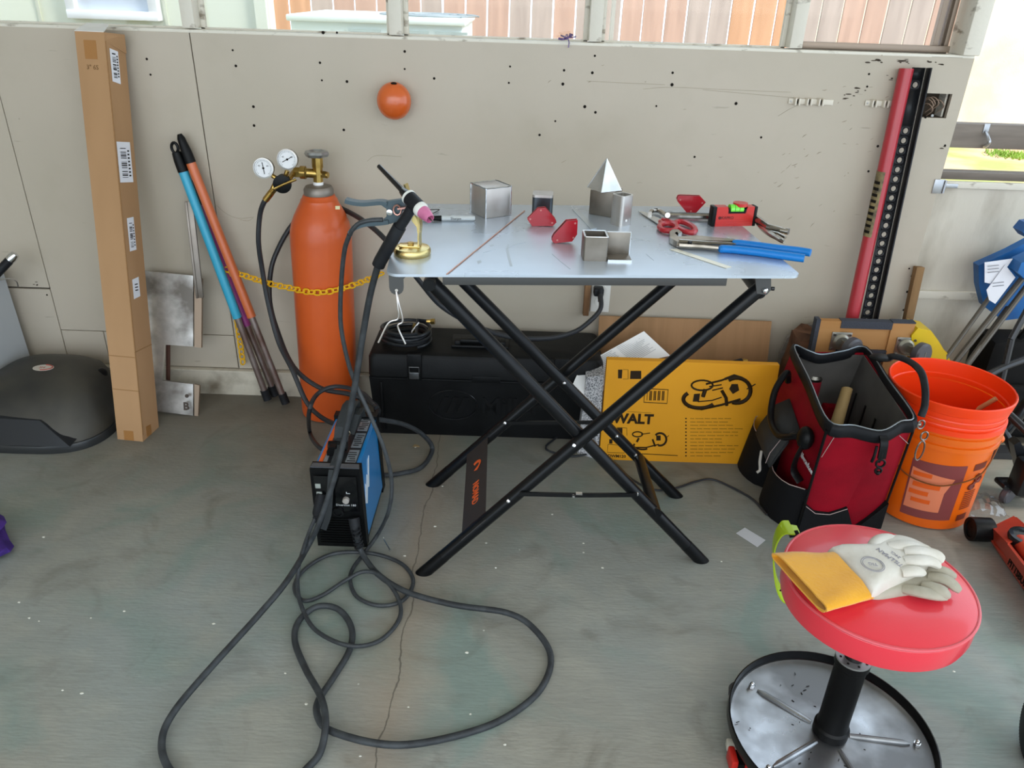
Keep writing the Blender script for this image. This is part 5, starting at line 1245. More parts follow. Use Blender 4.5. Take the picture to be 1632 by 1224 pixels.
b = MB(); M = fr(pa(300, 648) + np_ * .014 - V((0, 0, dz)), (1, .0, 0), (0, .28, 1)); b.text('B', .034, M, .0008, bold=.001); b.cyl(M @ V((.004, .034, 0)), M @ V((.004, .034, .001)), .006, n=12); part(t, 'chalk_letter', b, mat('dark_marker', '4b4038', .7))
b = MB(); b.tube([ay(268, 548, 2.17), ay(268, 615, 2.16)], .007, n=6); part(t, 'rod', b, mat('rusty_bar', '5b3d33', .7, .3))
bt, bb = ay(312, 322, 2.20), ay(308, 474, 2.145)
b = MB(); Mx = fr(bb, (1, .15, 0), (bt - bb)); b.box((bt + bb) / 2, (.022, (bt - bb).length, .009), R=Mx.to_3x3(), bev=.001); b.box((bt + bb) / 2 + V((-.006, -.006, 0)), (.006, (bt - bb).length, .006), R=Mx.to_3x3(), bev=.001)
solo('steel_angle', b, mat('grey_steel_angle', '8c847c', .4, .7, col2='6f655c', scale=6), 'narrow steel angle bar standing on top of the patchy plate', 'steel bar')
# big black plastic cover
t = T('plastic_hood', 'dusty black plastic hood with an oval sticker lying face down on the floor', 'hood', (-1.38, 1.98, 0))
COVM = mat('dusty_black_plastic', '2b2a27', .5, col2='4a463d', scale=4, lo=.4, hi=.7, bump=.05)
prof = [(0.0, 1.0, 1.0), (.035, .99, .99), (.06, .95, .92), (.10, .89, .86), (.13, .78, .74), (.150, .60, .55), (.160, .35, .3), (.162, .08, .07)]
b = MB(); rings = []
hc = V((-1.395, 2.0, 0)); n = 40
for (z_, sx_, sy_) in prof:
    rg_ = []
    for k in range(n):
        a = 2 * PI * k / n; c_, s_ = math.cos(a), math.sin(a)
        x = .205 * sx_ * (1 if c_ > 0 else -1) * abs(c_) ** .62; y = .165 * sy_ * (1 if s_ > 0 else -1) * abs(s_) ** .7
        y += z_ * .32; x *= (1 - .10 * (y > 0) * y / .165)
        rg_.append(hc + V((x, y, z_ + .018)))
    rings.append(rg_)
b.loft(rings); sh_ = part(t, 'shell', b, COVM)
b = MB(); rr_ = [hc + V((.212 * (1 if math.cos(a) > 0 else -1) * abs(math.cos(a)) ** .62, .170 * (1 if math.sin(a) > 0 else -1) * abs(math.sin(a)) ** .7, 0)) for a in [2 * PI * k / 48 for k in range(48)]]
b.loft([[p + V((0, 0, .0)) for p in rr_], [p + V((0, 0, .018)) for p in rr_], [hc + (p - hc) * .985 + V((0, 0, .024)) for p in rr_]]); part(t, 'rim', b, mat('grey_black_rim', '2a2c2d', .35))
b = MB(); b.hexa([hc + V(p) for p in ((-.175, -.172, .026), (.150, -.165, .026), (.165, -.05, .05), (-.18, -.06, .07), (-.145, -.138, .098), (.060, -.130, .088), (.09, -.05, .10), (-.14, -.05, .12))]); part(t, 'front_vent', b, mat('vent_black', '1d2024', .3, coat=.2))
sp0 = hc + V((.01, .02, .1795)); b = MB(); b.lathe([(1, 0), (1, .02)], (0, 0, 0), (0, 0, 1), 28); b.v = [sp0 + V((v.x * .030, v.y * .020, v.z * .05 + v.y * .0)) for v in b.v]; stk = part(t, 'sticker', b, mat('oval_sticker', 'c9c2b8', .5))
b = MB(); b.tube([sp0 + V((.026 * math.cos(a), .017 * math.sin(a), .0014)) for a in [k * PI / 12 for k in range(-6, 7)]], .0022, n=6); b.text('3M', .014, Matrix.Translation(sp0 + V((-.004, 0, .0013))), .0005); part(stk, 'print', b, mat('sticker_red', 'a9564c', .5))
b = MB(); b.sph(hc + V((.145, .075, .135)), (.018, .024, .020), 14, 8); part(t, 'side_knob', b, BLK)
# white appliance edge with grey inset at the frame's border, and the black handle
t = T('white_case', 'white plastic cabinet with a black side panel cut off by the picture edge', 'cabinet', (-1.72, 2.1, 0))
xr = ay(20, 590, 2.10).x
b = MB(); b.hexa([(xr - .26, 2.03, 0), (xr, 2.03, 0), (xr, 2.2, 0), (xr - .26, 2.2, 0), (xr - .275, 2.06, ay(3, 455, 2.06).z), (xr - .012, 2.06, ay(3, 455, 2.06).z), (xr - .012, 2.2, ay(3, 455, 2.06).z), (xr - .275, 2.2, ay(3, 455, 2.06).z)]); part(t, 'body', b, mat('cool_white_plastic', 'b9bfc4', .4))
b = MB(); b.hexa([(xr - .2, 2.01, .06), (xr - .022, 2.01, .06), (xr - .022, 2.03, .06), (xr - .2, 2.03, .06), (xr - .2, 2.03, .30), (xr - .05, 2.03, .30), (xr - .05, 2.05, .30), (xr - .2, 2.05, .30)]); part(t, 'side_panel', b, BLK)
b = MB(); b.tube(cr([(xr - .07, 2.02, .29), (xr - .066, 2.01, .33), (xr - .052, 2.01, .335), (xr - .046, 2.02, .29)], 4), .004, n=8); part(t, 'strap_loop', b, BLK)
t = T('umbrella_handle', 'black rod handle with chrome tip poking in above the white cabinet', 'handle', ay(-10, 445, 2.12))
b = MB(); h1, h2 = ay(-30, 462, 2.1), ay(18, 412, 2.14); b.tube([h1, h2], .0125, n=16); part(t, 'grip', b, BLKR)
b = MB(); d = (h2 - h1).normalized(); b.lathe([(.0135, 0), (.014, .012), (.011, .024), (0, .028)], h2 - d * .006, d, 20); part(t, 'tip', b, CHROME)
b = MB(); b.tube([h1, (h1.x - .02, 2.1, .25)], .012, n=10); part(t, 'rod', b, BLKR)
b = MB(); b.tube(cr([ay(0, 446, 2.17), ay(15, 444, 2.18), ay(26, 448, 2.19), ay(29, 457, 2.2)], 5), .0022, n=6); part(t, 'wire_loop', b, mat('bright_wire', ''))
# purple cloth at the left border
c = az(0, 890); b = MB(); rings = []
for k in range(9):
    h = k / 8; r_ = [(.10, .085), (.118, .10), (.112, .10), (.10, .09), (.11, .10), (.09, .085), (.075, .07), (.05, .05), (.02, .02)][k]
    rings.append([c + V((-.108 + r_[0] * math.cos(a) * (1 + .12 * math.sin(5 * a + k)), .01 + r_[1] * math.sin(a) * (1 + .1 * math.cos(4 * a + 2 * k)), h * .10)) for a in [2 * PI * j / 28 for j in range(28)]])
b.loft(rings); solo('purple_cloth', b, mat('purple_fabric', '4a2a86', .7, col2='2c1560', scale=30, bump=.3), 'bundle of deep purple cloth on the floor at the picture edge', 'cloth')
# orange ball cover on the wall
pc_ = ay(628, 161, WY - .036); R3 = .0465
t = T('plastic_ball', 'orange plastic ball with a small hole at the top fixed to the wall', 'ball', (pc_.x, WY, pc_.z - R3))
b = MB(); b.sph(pc_, (R3, .038, R3 * 1.05), 36, 24); part(t, 'ball', b, mat('orange_ball_plastic', 'd2662f', .25, coat=.5, col2='c75820', scale=6))
b = MB(); q = pc_ + V((.003, -.012, R3 * .985)); b.sph(q, (.0085, .006, .0035), 14, 8); part(t, 'opening', b, DARKHOLE)
# purple ribbon scrap on the sill
b = MB(); p = ay(905, 60, WY - .012)
for k in range(7):
    a = random.uniform(0, 2 * PI); b.strip(cr([p, p + V((math.cos(a) * .012, -.006, abs(math.sin(a)) * .008)), p + V((math.cos(a) * .02, -.002, .002 + math.sin(a) * .006)), p + V((math.cos(a) * .008, 0, 0))], 4), (0, 1, .3), .006, .0008)
b.strip(cr([p, p + V((-.012, -.003, -.004)), p + V((-.025, 0, -.003))], 4), (0, .4, 1), .006, .0008); b.strip([p, p + V((.004, -.002, -.012)), p + V((.003, 0, -.024))], (1, 0, 0), .003, .0008)
solo('ribbon_scrap', b, mat('purple_ribbon', '7d6593', .5, col2='3d2b57', scale=60), 'scrap of purple ribbon snagged on the window sill', 'ribbon')
# white cable clips
def clips(px, py, n_, lab):
    c = ay(px, py, WY); t = T('tool_clip', lab, 'clip rack', c); b = MB(); w_ = .034 * n_ if n_ > 1 else .03
    b.box(c + V((w_ / 2, -.002, 0)), (w_ + .02, .004, .014), bev=.001); part(t, 'back_strip', b, mat('cream_clip_plastic', 'd5cdbe', .4))
    for k in range(n_):
        b = MB(); q = c + V((.012 + .032 * k, -.010, 0)); b.box(q + V((-.006, .002, 0)), (.005, .016, .019), R=(0, 0, .15), bev=.0018); b.box(q + V((.006, .002, 0)), (.005, .016, .019), R=(0, 0, -.15), bev=.0018); b.box(q + V((0, .008, 0)), (.015, .004, .017), bev=.001); part(t, 'clip', b, mat('cream_clip_plastic', ''))
    b = MB(); q = c + V((-.004, -.004, 0)); b.lathe([(.0028, 0), (.0022, .0012), (0, .0014)], q, (0, -1, 0), 10); part(t, 'screw', b, STEEL)
clips(1262, 161, 3, 'cream plastic spring clip rack screwed to the wall, fully visible'); clips(1384, 164, 2, 'cream plastic spring clip rack half behind the red jack handle')

# =================================================================== RIGHT SIDE
JRED = mat('jack_red_paint', 'ad2c36', .38, coat=.3, col2='b53a42', scale=2)
# lifting jack: red handle tube and perforated bar
ta, ba = V((1.018, 2.212, 1.058)), V((1.000, 2.105, .0))
t = T('jack_handle', 'long red jack handle tube leaning on the wall with a worn label', 'jack handle', ba)
b = MB(); b.tube([ba, ta], .0185, n=20); part(t, 'tube', b, JRED)
d = (ta - ba).normalized(); b = MB(); ang = [math.radians(x) for x in range(150, 262, 12)]
def hp(h, a, r=.0189): 
    c = ba + d * h; return c + V((math.cos(a) * r, math.sin(a) * r, 0))
b.loft([[hp(.62, a, .0191) for a in ang], [hp(.80, a, .0191) for a in ang]], False, False, closed=False); lb = part(t, 'label', b, mat('worn_label', '8d7d55', .6, col2='4e4536', scale=40))
b = MB()
for k in range(9): b.loft([[hp(.63 + k * .017, a, .0194) for a in ang[2:-2]], [hp(.638 + k * .017, a, .0194) for a in ang[2:-2]]], False, False, closed=False)
part(lb, 'print', b, INK)
t = T('perforated_bar', 'black steel jack bar with a row of round holes leaning on the wall', 'jack bar', V((1.045, 2.10, 0)))
ta2, ba2 = V((1.052, 2.205, 1.062)), V((1.046, 2.100, .002)); d2 = (ta2 - ba2); Lb = d2.length; BFm = fr(ba2, (1, 0, 0), d2); Wb = .030
b = MB(); hz = []; z_ = .30
n = 12; hr = .0072; pitch = .0256
def cell(z0, z1, hole):
    if not hole:
        b.add([(-Wb / 2, z0, 0), (Wb / 2, z0, 0), (Wb / 2, z1, 0), (-Wb / 2, z1, 0)], [(0, 1, 2, 3)]); return
    cz = (z0 + z1) / 2; sq = []; ci = []
    for k in range(16):
        a = 2 * PI * (k + .5) / 16 ; c_, s_ = math.cos(a), math.sin(a); m_ = max(abs(c_) / (Wb / 2), abs(s_) / ((z1 - z0) / 2))
        sq.append((c_ / m_, cz + s_ / m_, 0)); ci.append((c_ * hr, cz + s_ * hr, 0))
    b.add(sq + ci, [(k, (k + 1) % 16, 16 + (k + 1) % 16, 16 + k) for k in range(16)])
    # corners
    for sx_ in (-1, 1):
        for sz_, zz in ((-1, z0), (1, z1)):
            near = sorted(sq, key=lambda p: (p[0] - sx_ * Wb / 2) ** 2 + (p[1] - zz) ** 2)[:2]
            b.add([(sx_ * Wb / 2, zz, 0), near[0], near[1]], [(0, 1, 2)])
cell(0, .10, False); z_ = .10
while z_ + pitch < Lb - .130: cell(z_, z_ + pitch, True); z_ += pitch
cell(z_, Lb - .055, False); cell(Lb - .055, Lb - .03, True); cell(Lb - .03, Lb, False)
b.v = [BFm @ v for v in b.v]
JB = mat('jack_bar_black', '222326', .35, .3, col2='2f3032', scale=10)
o = part(t, 'front_flange', b, JB); md = o.modifiers.new('thick', 'SOLIDIFY'); md.thickness = .003; md.offset = 0
b = MB(); b.box(BFm @ V((Wb / 2 + .007, Lb / 2, .012)), (.004, Lb, .028), R=BFm.to_3x3(), bev=.001); b.box(BFm @ V((Wb / 2 + .0005, Lb / 2, .001)), (.003, Lb, .005), R=BFm.to_3x3()); b.box(BFm @ V((-Wb / 2 - .0005, Lb / 2, .001)), (.003, Lb, .005), R=BFm.to_3x3(), bev=.001)
part(t, 'side_flange', b, JB)
# wood stake and yellow block by the corner
a_, c_ = ay(1463, 425, 2.21), ay(1438, 560, 2.17); d = (c_ - a_).normalized(); bot = a_ + d * (a_.z / -d.z)
bot = V((bot.x, 2.15, .0)); b = MB(); Mw = fr((a_ + bot) / 2, (1, 0, 0), a_ - bot); b.box((a_ + bot) / 2, (.024, (a_ - bot).length, .022), R=Mw.to_3x3(), bev=.001)
solo('wood_stake', b, mat('stake_wood', '8a6a45', .8, col2='6a4e30', scale=6, stretch=(3, 3, .4)), 'weathered wooden stake standing against the corner of the wall', 'stake')
t = T('wheel_chock', 'bright yellow moulded plastic block behind the furniture dolly', 'chock', ay(1470, 575, 2.14))
YP = mat('yellow_plastic', 'd6b417', .4, col2='c9a50e', scale=5)
b = MB(); o = [ay(x, y, 2.12) for x, y in [(1436, 640), (1436, 520), (1446, 508), (1466, 512), (1478, 528), (1490, 548), (1493, 640)]]; b.plate(o, -.07); mn = min(v.z for v in b.v); b.v = [V((v.x, v.y, max(v.z, .001))) for v in b.v]; part(t, 'body', b, YP)
b = MB(); o = [ay(x, y, 2.11) for x, y in [(1455, 640), (1458, 556), (1496, 550), (1502, 565), (1500, 640)]]; b.plate(o, -.05); b.v = [V((v.x, v.y, max(v.z, .001))) for v in b.v]; part(t, 'step', b, YP)
# furniture dolly on edge
PLY = mat('birch_plywood', 'b98a55', .6, col2='a8763f', scale=3, stretch=(.4, 4, 3)); CARP = mat('grey_carpet', '3d4048', .95, bump=.5, bscale=300)
dt = T('furniture_dolly', 'plywood furniture dolly with grey carpet edge standing on its side behind the tool bag', 'dolly', (.98, 2.06, 0))
dl0, dl1 = ay(1312, 524, 2.03), ay(1462, 538, 2.03); ztop = .395; xl, xr_ = dl0.x, dl1.x
b = MB(); lean = lambda x, z, dy=0: V((x, 2.035 + z * .06 + dy, z))
def slab(bb, xa, xb, za, zb, th, dy=0): bb.hexa([lean(xa, za, dy), lean(xb, za, dy), lean(xb, za, dy + th), lean(xa, za, dy + th), lean(xa, zb, dy), lean(xb, zb, dy), lean(xb, zb, dy + th), lean(xa, zb, dy + th)])
slab(b, xl, xl + .062, .0, ztop, .02); slab(b, xr_ - .066, xr_, .0, ztop, .02); slab(b, xl + .06, xr_ - .06, ztop - .085, ztop - .016, .018, .006); slab(b, xl + .06, xr_ - .06, .0, .08, .018, .006); part(dt, 'board', b, PLY)
b = MB(); slab(b, xl + .06, xr_ - .065, ztop - .02, ztop + .002, .024, -.002); slab(b, xl - .012, xl, ztop - .1, ztop + .004, .024, -.002); slab(b, xl + .06, xr_ - .065, ztop - .108, ztop - .085, .03, -.003); slab(b, xr_ - .066, xr_, ztop, ztop + .004, .024, -.002); part(dt, 'carpet_edge', b, CARP)
for (px, py, tw) in ((1340, 545, -.1), (1443, 553, .7)):
    p = ay(px, py, 2.05); c = lean(p.x, p.z); b = MB(); b.box(c + V((0, -.002, 0)), (.058, .003, .058), bev=.001)
    b.lathe([(.022, 0), (.024, .006), (.018, .012), (0, .014)], c + V((0, -.003, 0)), (0, -1, .06), 24)
    ax = V((.45, -.88, .12 * tw)).normalized(); wc = c + V((.012 * (1 + tw), -.058, .002))
    for s_ in (-1, 1): b.strip([c + V((0, -.012, 0)) + ax * (s_ * .014), wc + ax * (s_ * .014)], V((0, 0, 1)), .020, .002)
    cs = part(dt, 'caster', b, mat('zinc_plate', 'a4a196', .35, .8))
    b = MB(); b.lathe([(.0, -.013), (.012, -.013), (.028, -.013), (.0340, -.008), (.0345, 0), (.0340, .008), (.028, .013), (.012, .013), (0, .013)], wc, ax, 32); part(cs, 'wheel', b, mat('grey_rubber_wheel', '4e4d52', .4))
    b = MB()
    for dx, dz in ((-.022, .022), (.022, .022), (-.022, -.022), (.022, -.022)): b.cyl(c + V((dx, -.003, dz)), c + V((dx, -.008, dz)), .004, n=6)
    part(cs, 'bolt', b, STEEL)
# brown crumpled paper sack left of it
b = MB(); c = ay(1292, 560, 2.10); rings = []
for k in range(8):
    h = k / 7; r_ = .058 * (1 - .15 * h) 
    rings.append([V((c.x + r_ * 1.3 * math.cos(a) * (1 + .10 * math.sin(3 * a + k * 1.3)), 2.12 + r_ * .9 * math.sin(a), h * .33 + (.014 * math.sin(4 * a + k) if k > 5 else 0))) for a in [2 * PI * j / 20 for j in range(20)]])
b.loft(rings); solo('paper_sack', b, mat('brown_sack', '6d4a33', .9, col2='4a3122', scale=20, bump=.5, bscale=40), 'crumpled dark brown paper sack against the wall behind the tool bag', 'sack')
b = MB(); xg0, xg1 = ay(1238, 560, 2.2).x, ay(1318, 560, 2.2).x
g_o = [(1236, 600), (1240, 560), (1252, 536), (1275, 518), (1305, 512), (1322, 516), (1322, 600)]
b.plate([ay(x, y, 2.205) for x, y in g_o], -.012); b.v = [V((v.x, v.y + (-.02 * (1 - v.z / .35)), v.z)) for v in b.v]
lo_ = min(v.z for v in b.v); b.v = [V((v.x, v.y, .001 if v.z < lo_ + .08 else v.z)) for v in b.v]
solo('grey_mat', b, mat('grey_fibre_mat', '8d877f', .95, col2='77716a', scale=14, stretch=(1, 1, 5), bump=.4, bscale=50), 'rough grey round-topped mat leaning on the wall beside the cardboard sheet', 'mat')

# ---------------- tool bag
BR_ED = mat('red_canvas', '90061c', .7, spec=.2, col2='7a0417', scale=8, bump=.15, bscale=400, sheen=.0)
BKCAN = mat('black_canvas', '101012', .8, bump=.2, bscale=400); GRLIN = mat('grey_lining', '5d5a57', .75, col2='4a4744', scale=6)
bag = T('tool_bag', 'open red and black canvas tool bag beside the orange bucket', 'tool bag', (.86, 1.78, 0))
# bottom and top outline (x,y) counter-clockwise from near-left
B0 = [V((.745, 1.600, 0)), V((.962, 1.630, 0)), V((.930, 1.965, 0)), V((.715, 1.955, 0))]
zr_ = .345
T0 = [az(1317, 682, .335), az(1456, 674, .350), az(1379, 562, .352), az(1262, 560, .352)]
T0 = [V(p) for p in T0]
midf, midb = az(1404, 699, .325), az(1307, 573, .345)
def wallpts(Bt, Tp, t_): return L(Bt, Tp, t_)
def quadpanel(bb, p00, p10, p11, p01, bulge, th, n1=8, n2=8):
    nn = ((p10 - p00).cross(p01 - p00)).normalized(); g_ = []
    for j in range(n2 + 1):
        for i in range(n1 + 1):
            u, v = i / n1, j / n2; p = L(L(p00, p10, u), L(p01, p11, u), v) + nn * (bulge * math.sin(PI * u) ** .7 * math.sin(PI * min(1, v * .9 + .1))); g_.append(p)
    N = (n1 + 1) * (n2 + 1); vs = g_ + [p - nn * th for p in g_]; fs = []
    for j in range(n2):
        for i in range(n1):
            a = j * (n1 + 1) + i; fs.append((a, a + 1, a + n1 + 2, a + n1 + 1)); fs.append((N + a, N + a + n1 + 1, N + a + n1 + 2, N + a + 1))
    bd = [i for i in range(n1 + 1)] + [j * (n1 + 1) + n1 for j in range(1, n2 + 1)] + [n2 * (n1 + 1) + i for i in range(n1 - 1, -1, -1)] + [j * (n1 + 1) for j in range(n2 - 1, 0, -1)]
    for k in range(len(bd)): a, c = bd[k], bd[(k + 1) % len(bd)]; fs.append((a, N + a, N + c, c))
    bb.add(vs, fs)
b = MB()
quadpanel(b, B0[0], L(B0[0], B0[1], .5), midf, T0[0], .008, .004); quadpanel(b, L(B0[0], B0[1], .5), B0[1], T0[1], midf, .008, .004)
quadpanel(b, B0[1], B0[2], T0[2], T0[1], .004, .004)
quadpanel(b, B0[3], B0[0], T0[0], T0[3], .010, .004)
quadpanel(b, B0[2], B0[3], T0[3], T0[2], .004, .004)
part(bag, 'body', b, BR_ED)
cen = V((.85, 1.79, 0)); inn_ = lambda p, q=.955: V((cen.x + (p.x - cen.x) * q, cen.y + (p.y - cen.y) * q, max(p.z, .012)))
b = MB()
BI = [inn_(p) for p in B0]; TI = [inn_(p) - V((0, 0, .004)) for p in T0]; mfi, mbi = inn_(midf), inn_(midb)
quadpanel(b, BI[0], L(BI[0], BI[1], .5), mfi, TI[0], 0, .002); quadpanel(b, L(BI[0], BI[1], .5), BI[1], TI[1], mfi, 0, .002)
quadpanel(b, BI[1], BI[2], TI[2], TI[1], 0, .002); quadpanel(b, BI[3], BI[0], TI[0], TI[3], 0, .002); quadpanel(b, BI[2], BI[3], TI[3], TI[2], 0, .002)
b.plate([BI[0], BI[1], BI[2], BI[3]], .002)
ln_ = part(bag, 'lining', b, GRLIN)
b = MB()
for (f1, f2, zz) in ((BI[1], BI[2], .2),):
    for k in range(4):
        p = L(L(f1, f2, .2 + .2 * k), L(TI[1], TI[2], .2 + .2 * k), .62); b.strip([p + V((-.006, 0, .04)), p + V((-.01, 0, -.06))], (0, 1, 0), .006, .002)
part(ln_, 'elastic_loop', b, BLK)
# zip rim
rim_pts = cr([T0[0], L(T0[0], midf, .5), midf, L(midf, T0[1], .6), T0[1], L(T0[1], T0[2], .5), T0[2], L(T0[2], midb, .5), midb, L(midb, T0[3], .5), T0[3], L(T0[3], T0[0], .5)], 5, closed=True)
b = MB(); b.tube([p + V((0, 0, .003)) for p in rim_pts], 1, n=10, closed=True, flat=(.016, .0065), up=(0, 0, 1)); rm = part(bag, 'zip_rim', b, mat('bag_rim', '141518', .5))
b = MB(); b.tube([inn_(p, .972) + V((0, 0, .017)) for p in rim_pts], .0018, n=6, closed=True); part(rm, 'zip', b, mat('zip_teeth', '9aa3aa', .3, .7))
# zip pullers hanging at the front
b = MB(); q = midf + V((0, -.006, .0)); b.strip(cr([q + V((0, .01, .012)), q + V((0, -.012, .0)), q + V((.002, -.016, -.04))], 4), (1, 0, 0), .018, .005)
for dx in (-.014, .002): b.tube(cr([q + V((dx, -.012, -.01)), q + V((dx - .002, -.016, -.035)), q + V((dx - .004, -.016, -.05))], 4), .0035, n=8)
for k, r_ in enumerate((.010, .007)): b.tube([q + V((.002 + math.cos(a) * r_, -.018, -.052 - k * .020 + math.sin(a) * r_)) for a in [j * PI / 7 for j in range(14)]], .0028, n=6, closed=True)
b.sph(q + V((.002, -.018, -.078)), .0055, 10, 8); part(bag, 'zip_puller', b, BLK)
# black bottom scoops and corner patches on the near face
nf = ((B0[1] - B0[0]).cross(V((0, 0, 1)))).normalized(); nf = nf if nf.y < 0 else -nf
def ff(u, v, o=.014): p = L(L(B0[0], B0[1], u), L(T0[0], T0[1], u), v); return p + nf * o
b = MB(); b.loft([[ff(u, v, .016) for u, v in [(-.02, .30), (.12, .22), (.3, .20), (.5, .25), (.66, .02), (.66, 0), (-.02, 0)]], [ff(u, v, .0) for u, v in [(-.02, .30), (.12, .22), (.3, .20), (.5, .25), (.66, .02), (.66, 0), (-.02, 0)]]]); b.loft([[ff(u, v, .016) for u, v in [(.68, 0), (1.0, .27), (1.02, 0)]], [ff(u, v, .0) for u, v in [(.68, 0), (1.0, .27), (1.02, 0)]]]); part(bag, 'bottom_patch', b, BKCAN)
b = MB(); b.tube([ff(u, v, .0175) for u, v in [(-.02, .29), (.12, .21), (.3, .19), (.5, .24)]], .0009, n=5); b.tube([ff(.22, .86, .012), ff(.62, .93, .013)], .0008, n=5); b.tube([ff(.75, .97, .012), ff(.98, .84, .012)], .0008, n=5); b.tube([ff(.12, .98, .008), ff(.02, .75, .008)], .0008, n=5); part(bag, 'stitching', b, mat('pale_thread', 'b09a96', .7))
b = MB(); b.tube([L(B0[0], T0[0], k / 6) + nf * .008 + V((-.003, 0, 0)) for k in range(7)], .0035, n=8); part(bag, 'piping', b, BLK); b = MB(); b.tube([L(B0[1], T0[1], k / 6) + nf * .006 + V((.001, 0, 0)) for k in range(7)], .003, n=8); part(bag, 'piping', b, BLK)
# side pockets on the long near-left face
nl = V((-1, 0, .02)).normalized(); lf = lambda u, v, o: L(L(B0[0], B0[3], u), L(T0[0], T0[3], u), v) + nl * o
b = MB()
def pouch(u0, u1, v1, dp, bb, vlip=.0):
    nseg = 8; lo, hi_ = [], []
    for k in range(nseg + 1):
        u = u0 + (u1 - u0) * k / nseg; o = dp * math.sin(PI * k / nseg) ** .5; lo.append(lf(u, 0, .01 + o)); hi_.append(lf(u, v1 + vlip * math.sin(PI * k / nseg), .008 + o))
    bb.loft([[lf(u0, 0, -.002)] + lo + [lf(u1, 0, -.002)], [lf(u0, v1, -.002)] + hi_ + [lf(u1, v1, -.002)]], True, False)
    return hi_
h1_ = pouch(.0, .48, .42, .050, b, -.03); h2_ = pouch(.5, .98, .44, .050, b, -.02); pc1 = part(bag, 'side_pocket', b, BKCAN)
b = MB(); b.tube(h1_, .0012, n=5); part(pc1, 'stitching', b, mat('pale_thread', '')); b = MB(); b.tube(h2_, .0012, n=5); part(pc1, 'stitching', b, mat('pale_thread', ''))
b = MB(); fl = [lf(.30, .70, .012), lf(.62, .76, .012), lf(.62, .60, .055), lf(.62, .42, .068), lf(.30, .38, .068), lf(.28, .56, .055)]
b.loft([[lf(.28, .72, .010), lf(.66, .78, .010)], [lf(.28, .66, .040), lf(.66, .72, .040)], [lf(.27, .50, .062), lf(.66, .54, .062)], [lf(.27, .40, .066), lf(.66, .44, .066)], [lf(.27, .40, .062), lf(.66, .44, .062)], [lf(.28, .64, .034), lf(.66, .70, .034)]], False, False, closed=False); b.loft([[lf(.28, .72, .012), lf(.28, .66, .042), lf(.27, .50, .064), lf(.27, .40, .068)], [lf(.66, .78, .012), lf(.66, .72, .042), lf(.66, .54, .064), lf(.66, .44, .068)]], False, False, closed=False)
fo = part(bag, 'pocket_flap', b, mat('grey_black_canvas', '2f3030', .85, bump=.2, bscale=300)); md = fo.modifiers.new('thick', 'SOLIDIFY'); md.thickness = .004
b = MB(); b.tube([lf(.33, .72, .014), lf(.33, .66, .045), lf(.32, .50, .068), lf(.32, .40, .071)], .001, n=5); part(fo, 'stitching', b, mat('pale_thread', ''))
b = MB(); p = lf(.45, .42, .070); b.tube(cr([p, p + V((.0, -.004, -.03)), p + V((.004, -.006, -.055)), p + V((-.004, -.010, -.062))], 4), .0038, n=8); part(bag, 'cord_end', b, mat('pale_cord', 'bfb8ae', .7))
b = MB(); b.text('Milwaukee', .022, fr(lf(.08, .62, .012), V((0, -1, 0)), V((0, 0, 1))), .001); part(bag, 'lettering', b, mat('print_light', ''))
# carry handles
b = MB(); b.tube(cr([lf(.16, .72, .012), lf(.17, .78, .035), lf(.30, .68, .060), lf(.52, .68, .062), lf(.66, .84, .055), lf(.74, .96, .030), lf(.78, .86, .012)], 5), .0085, n=10); b.tube(cr([lf(.14, .84, .012), lf(.10, .72, .030), lf(.12, .52, .030), lf(.06, .44, .014)], 4), 1, n=8, flat=(.013, .004)); b.sph(lf(.13, .80, .022), (.020, .026, .030), 12, 8); part(bag, 'carry_handle', b, BLK)
rt = lambda u, v, o: L(L(B0[1], B0[2], u), L(T0[1], T0[2], u), v) + V((o, 0, 0))
ctr = [ay(1418, 568, 1.78), ay(1445, 574, 1.74), ay(1466, 590, 1.66), ay(1474, 615, 1.60), ay(1474, 645, 1.57), ay(1468, 664, 1.56)]
b = MB(); b.tube(cr([az(1395, 578, .345)] + ctr, 5), [1] * 31, n=10, flat=(.0085, .0065)); ch = part(bag, 'carry_handle', b, BLKR)
b = MB(); b.sph(ctr[0] + V((-.02, .0, -.004)), (.030, .022, .007), 14, 8); part(ch, 'strap_pad', b, BLK)
p = T0[1] + V((.010, -.006, -.004)); 
b = MB()
for k in range(2): b.tube([p + V((.002 + .016 * k + math.cos(a) * .008, -.004, .006 - .030 * k + math.sin(a) * .011)) for a in [j * PI / 7 for j in range(14)]], .0022, n=6, closed=True)
b.tube([p + V((.016 + math.cos(a) * .009, -.008, -.062 + math.sin(a) * .026)) for a in [j * PI / 8 for j in range(16)]], .0020, n=6, closed=True); b.sph(p + V((.0, 0, .004)), .006, 10, 8); part(bag, 'snap_ring', b, mat('steel_ring', '8f8781', .25, .9))
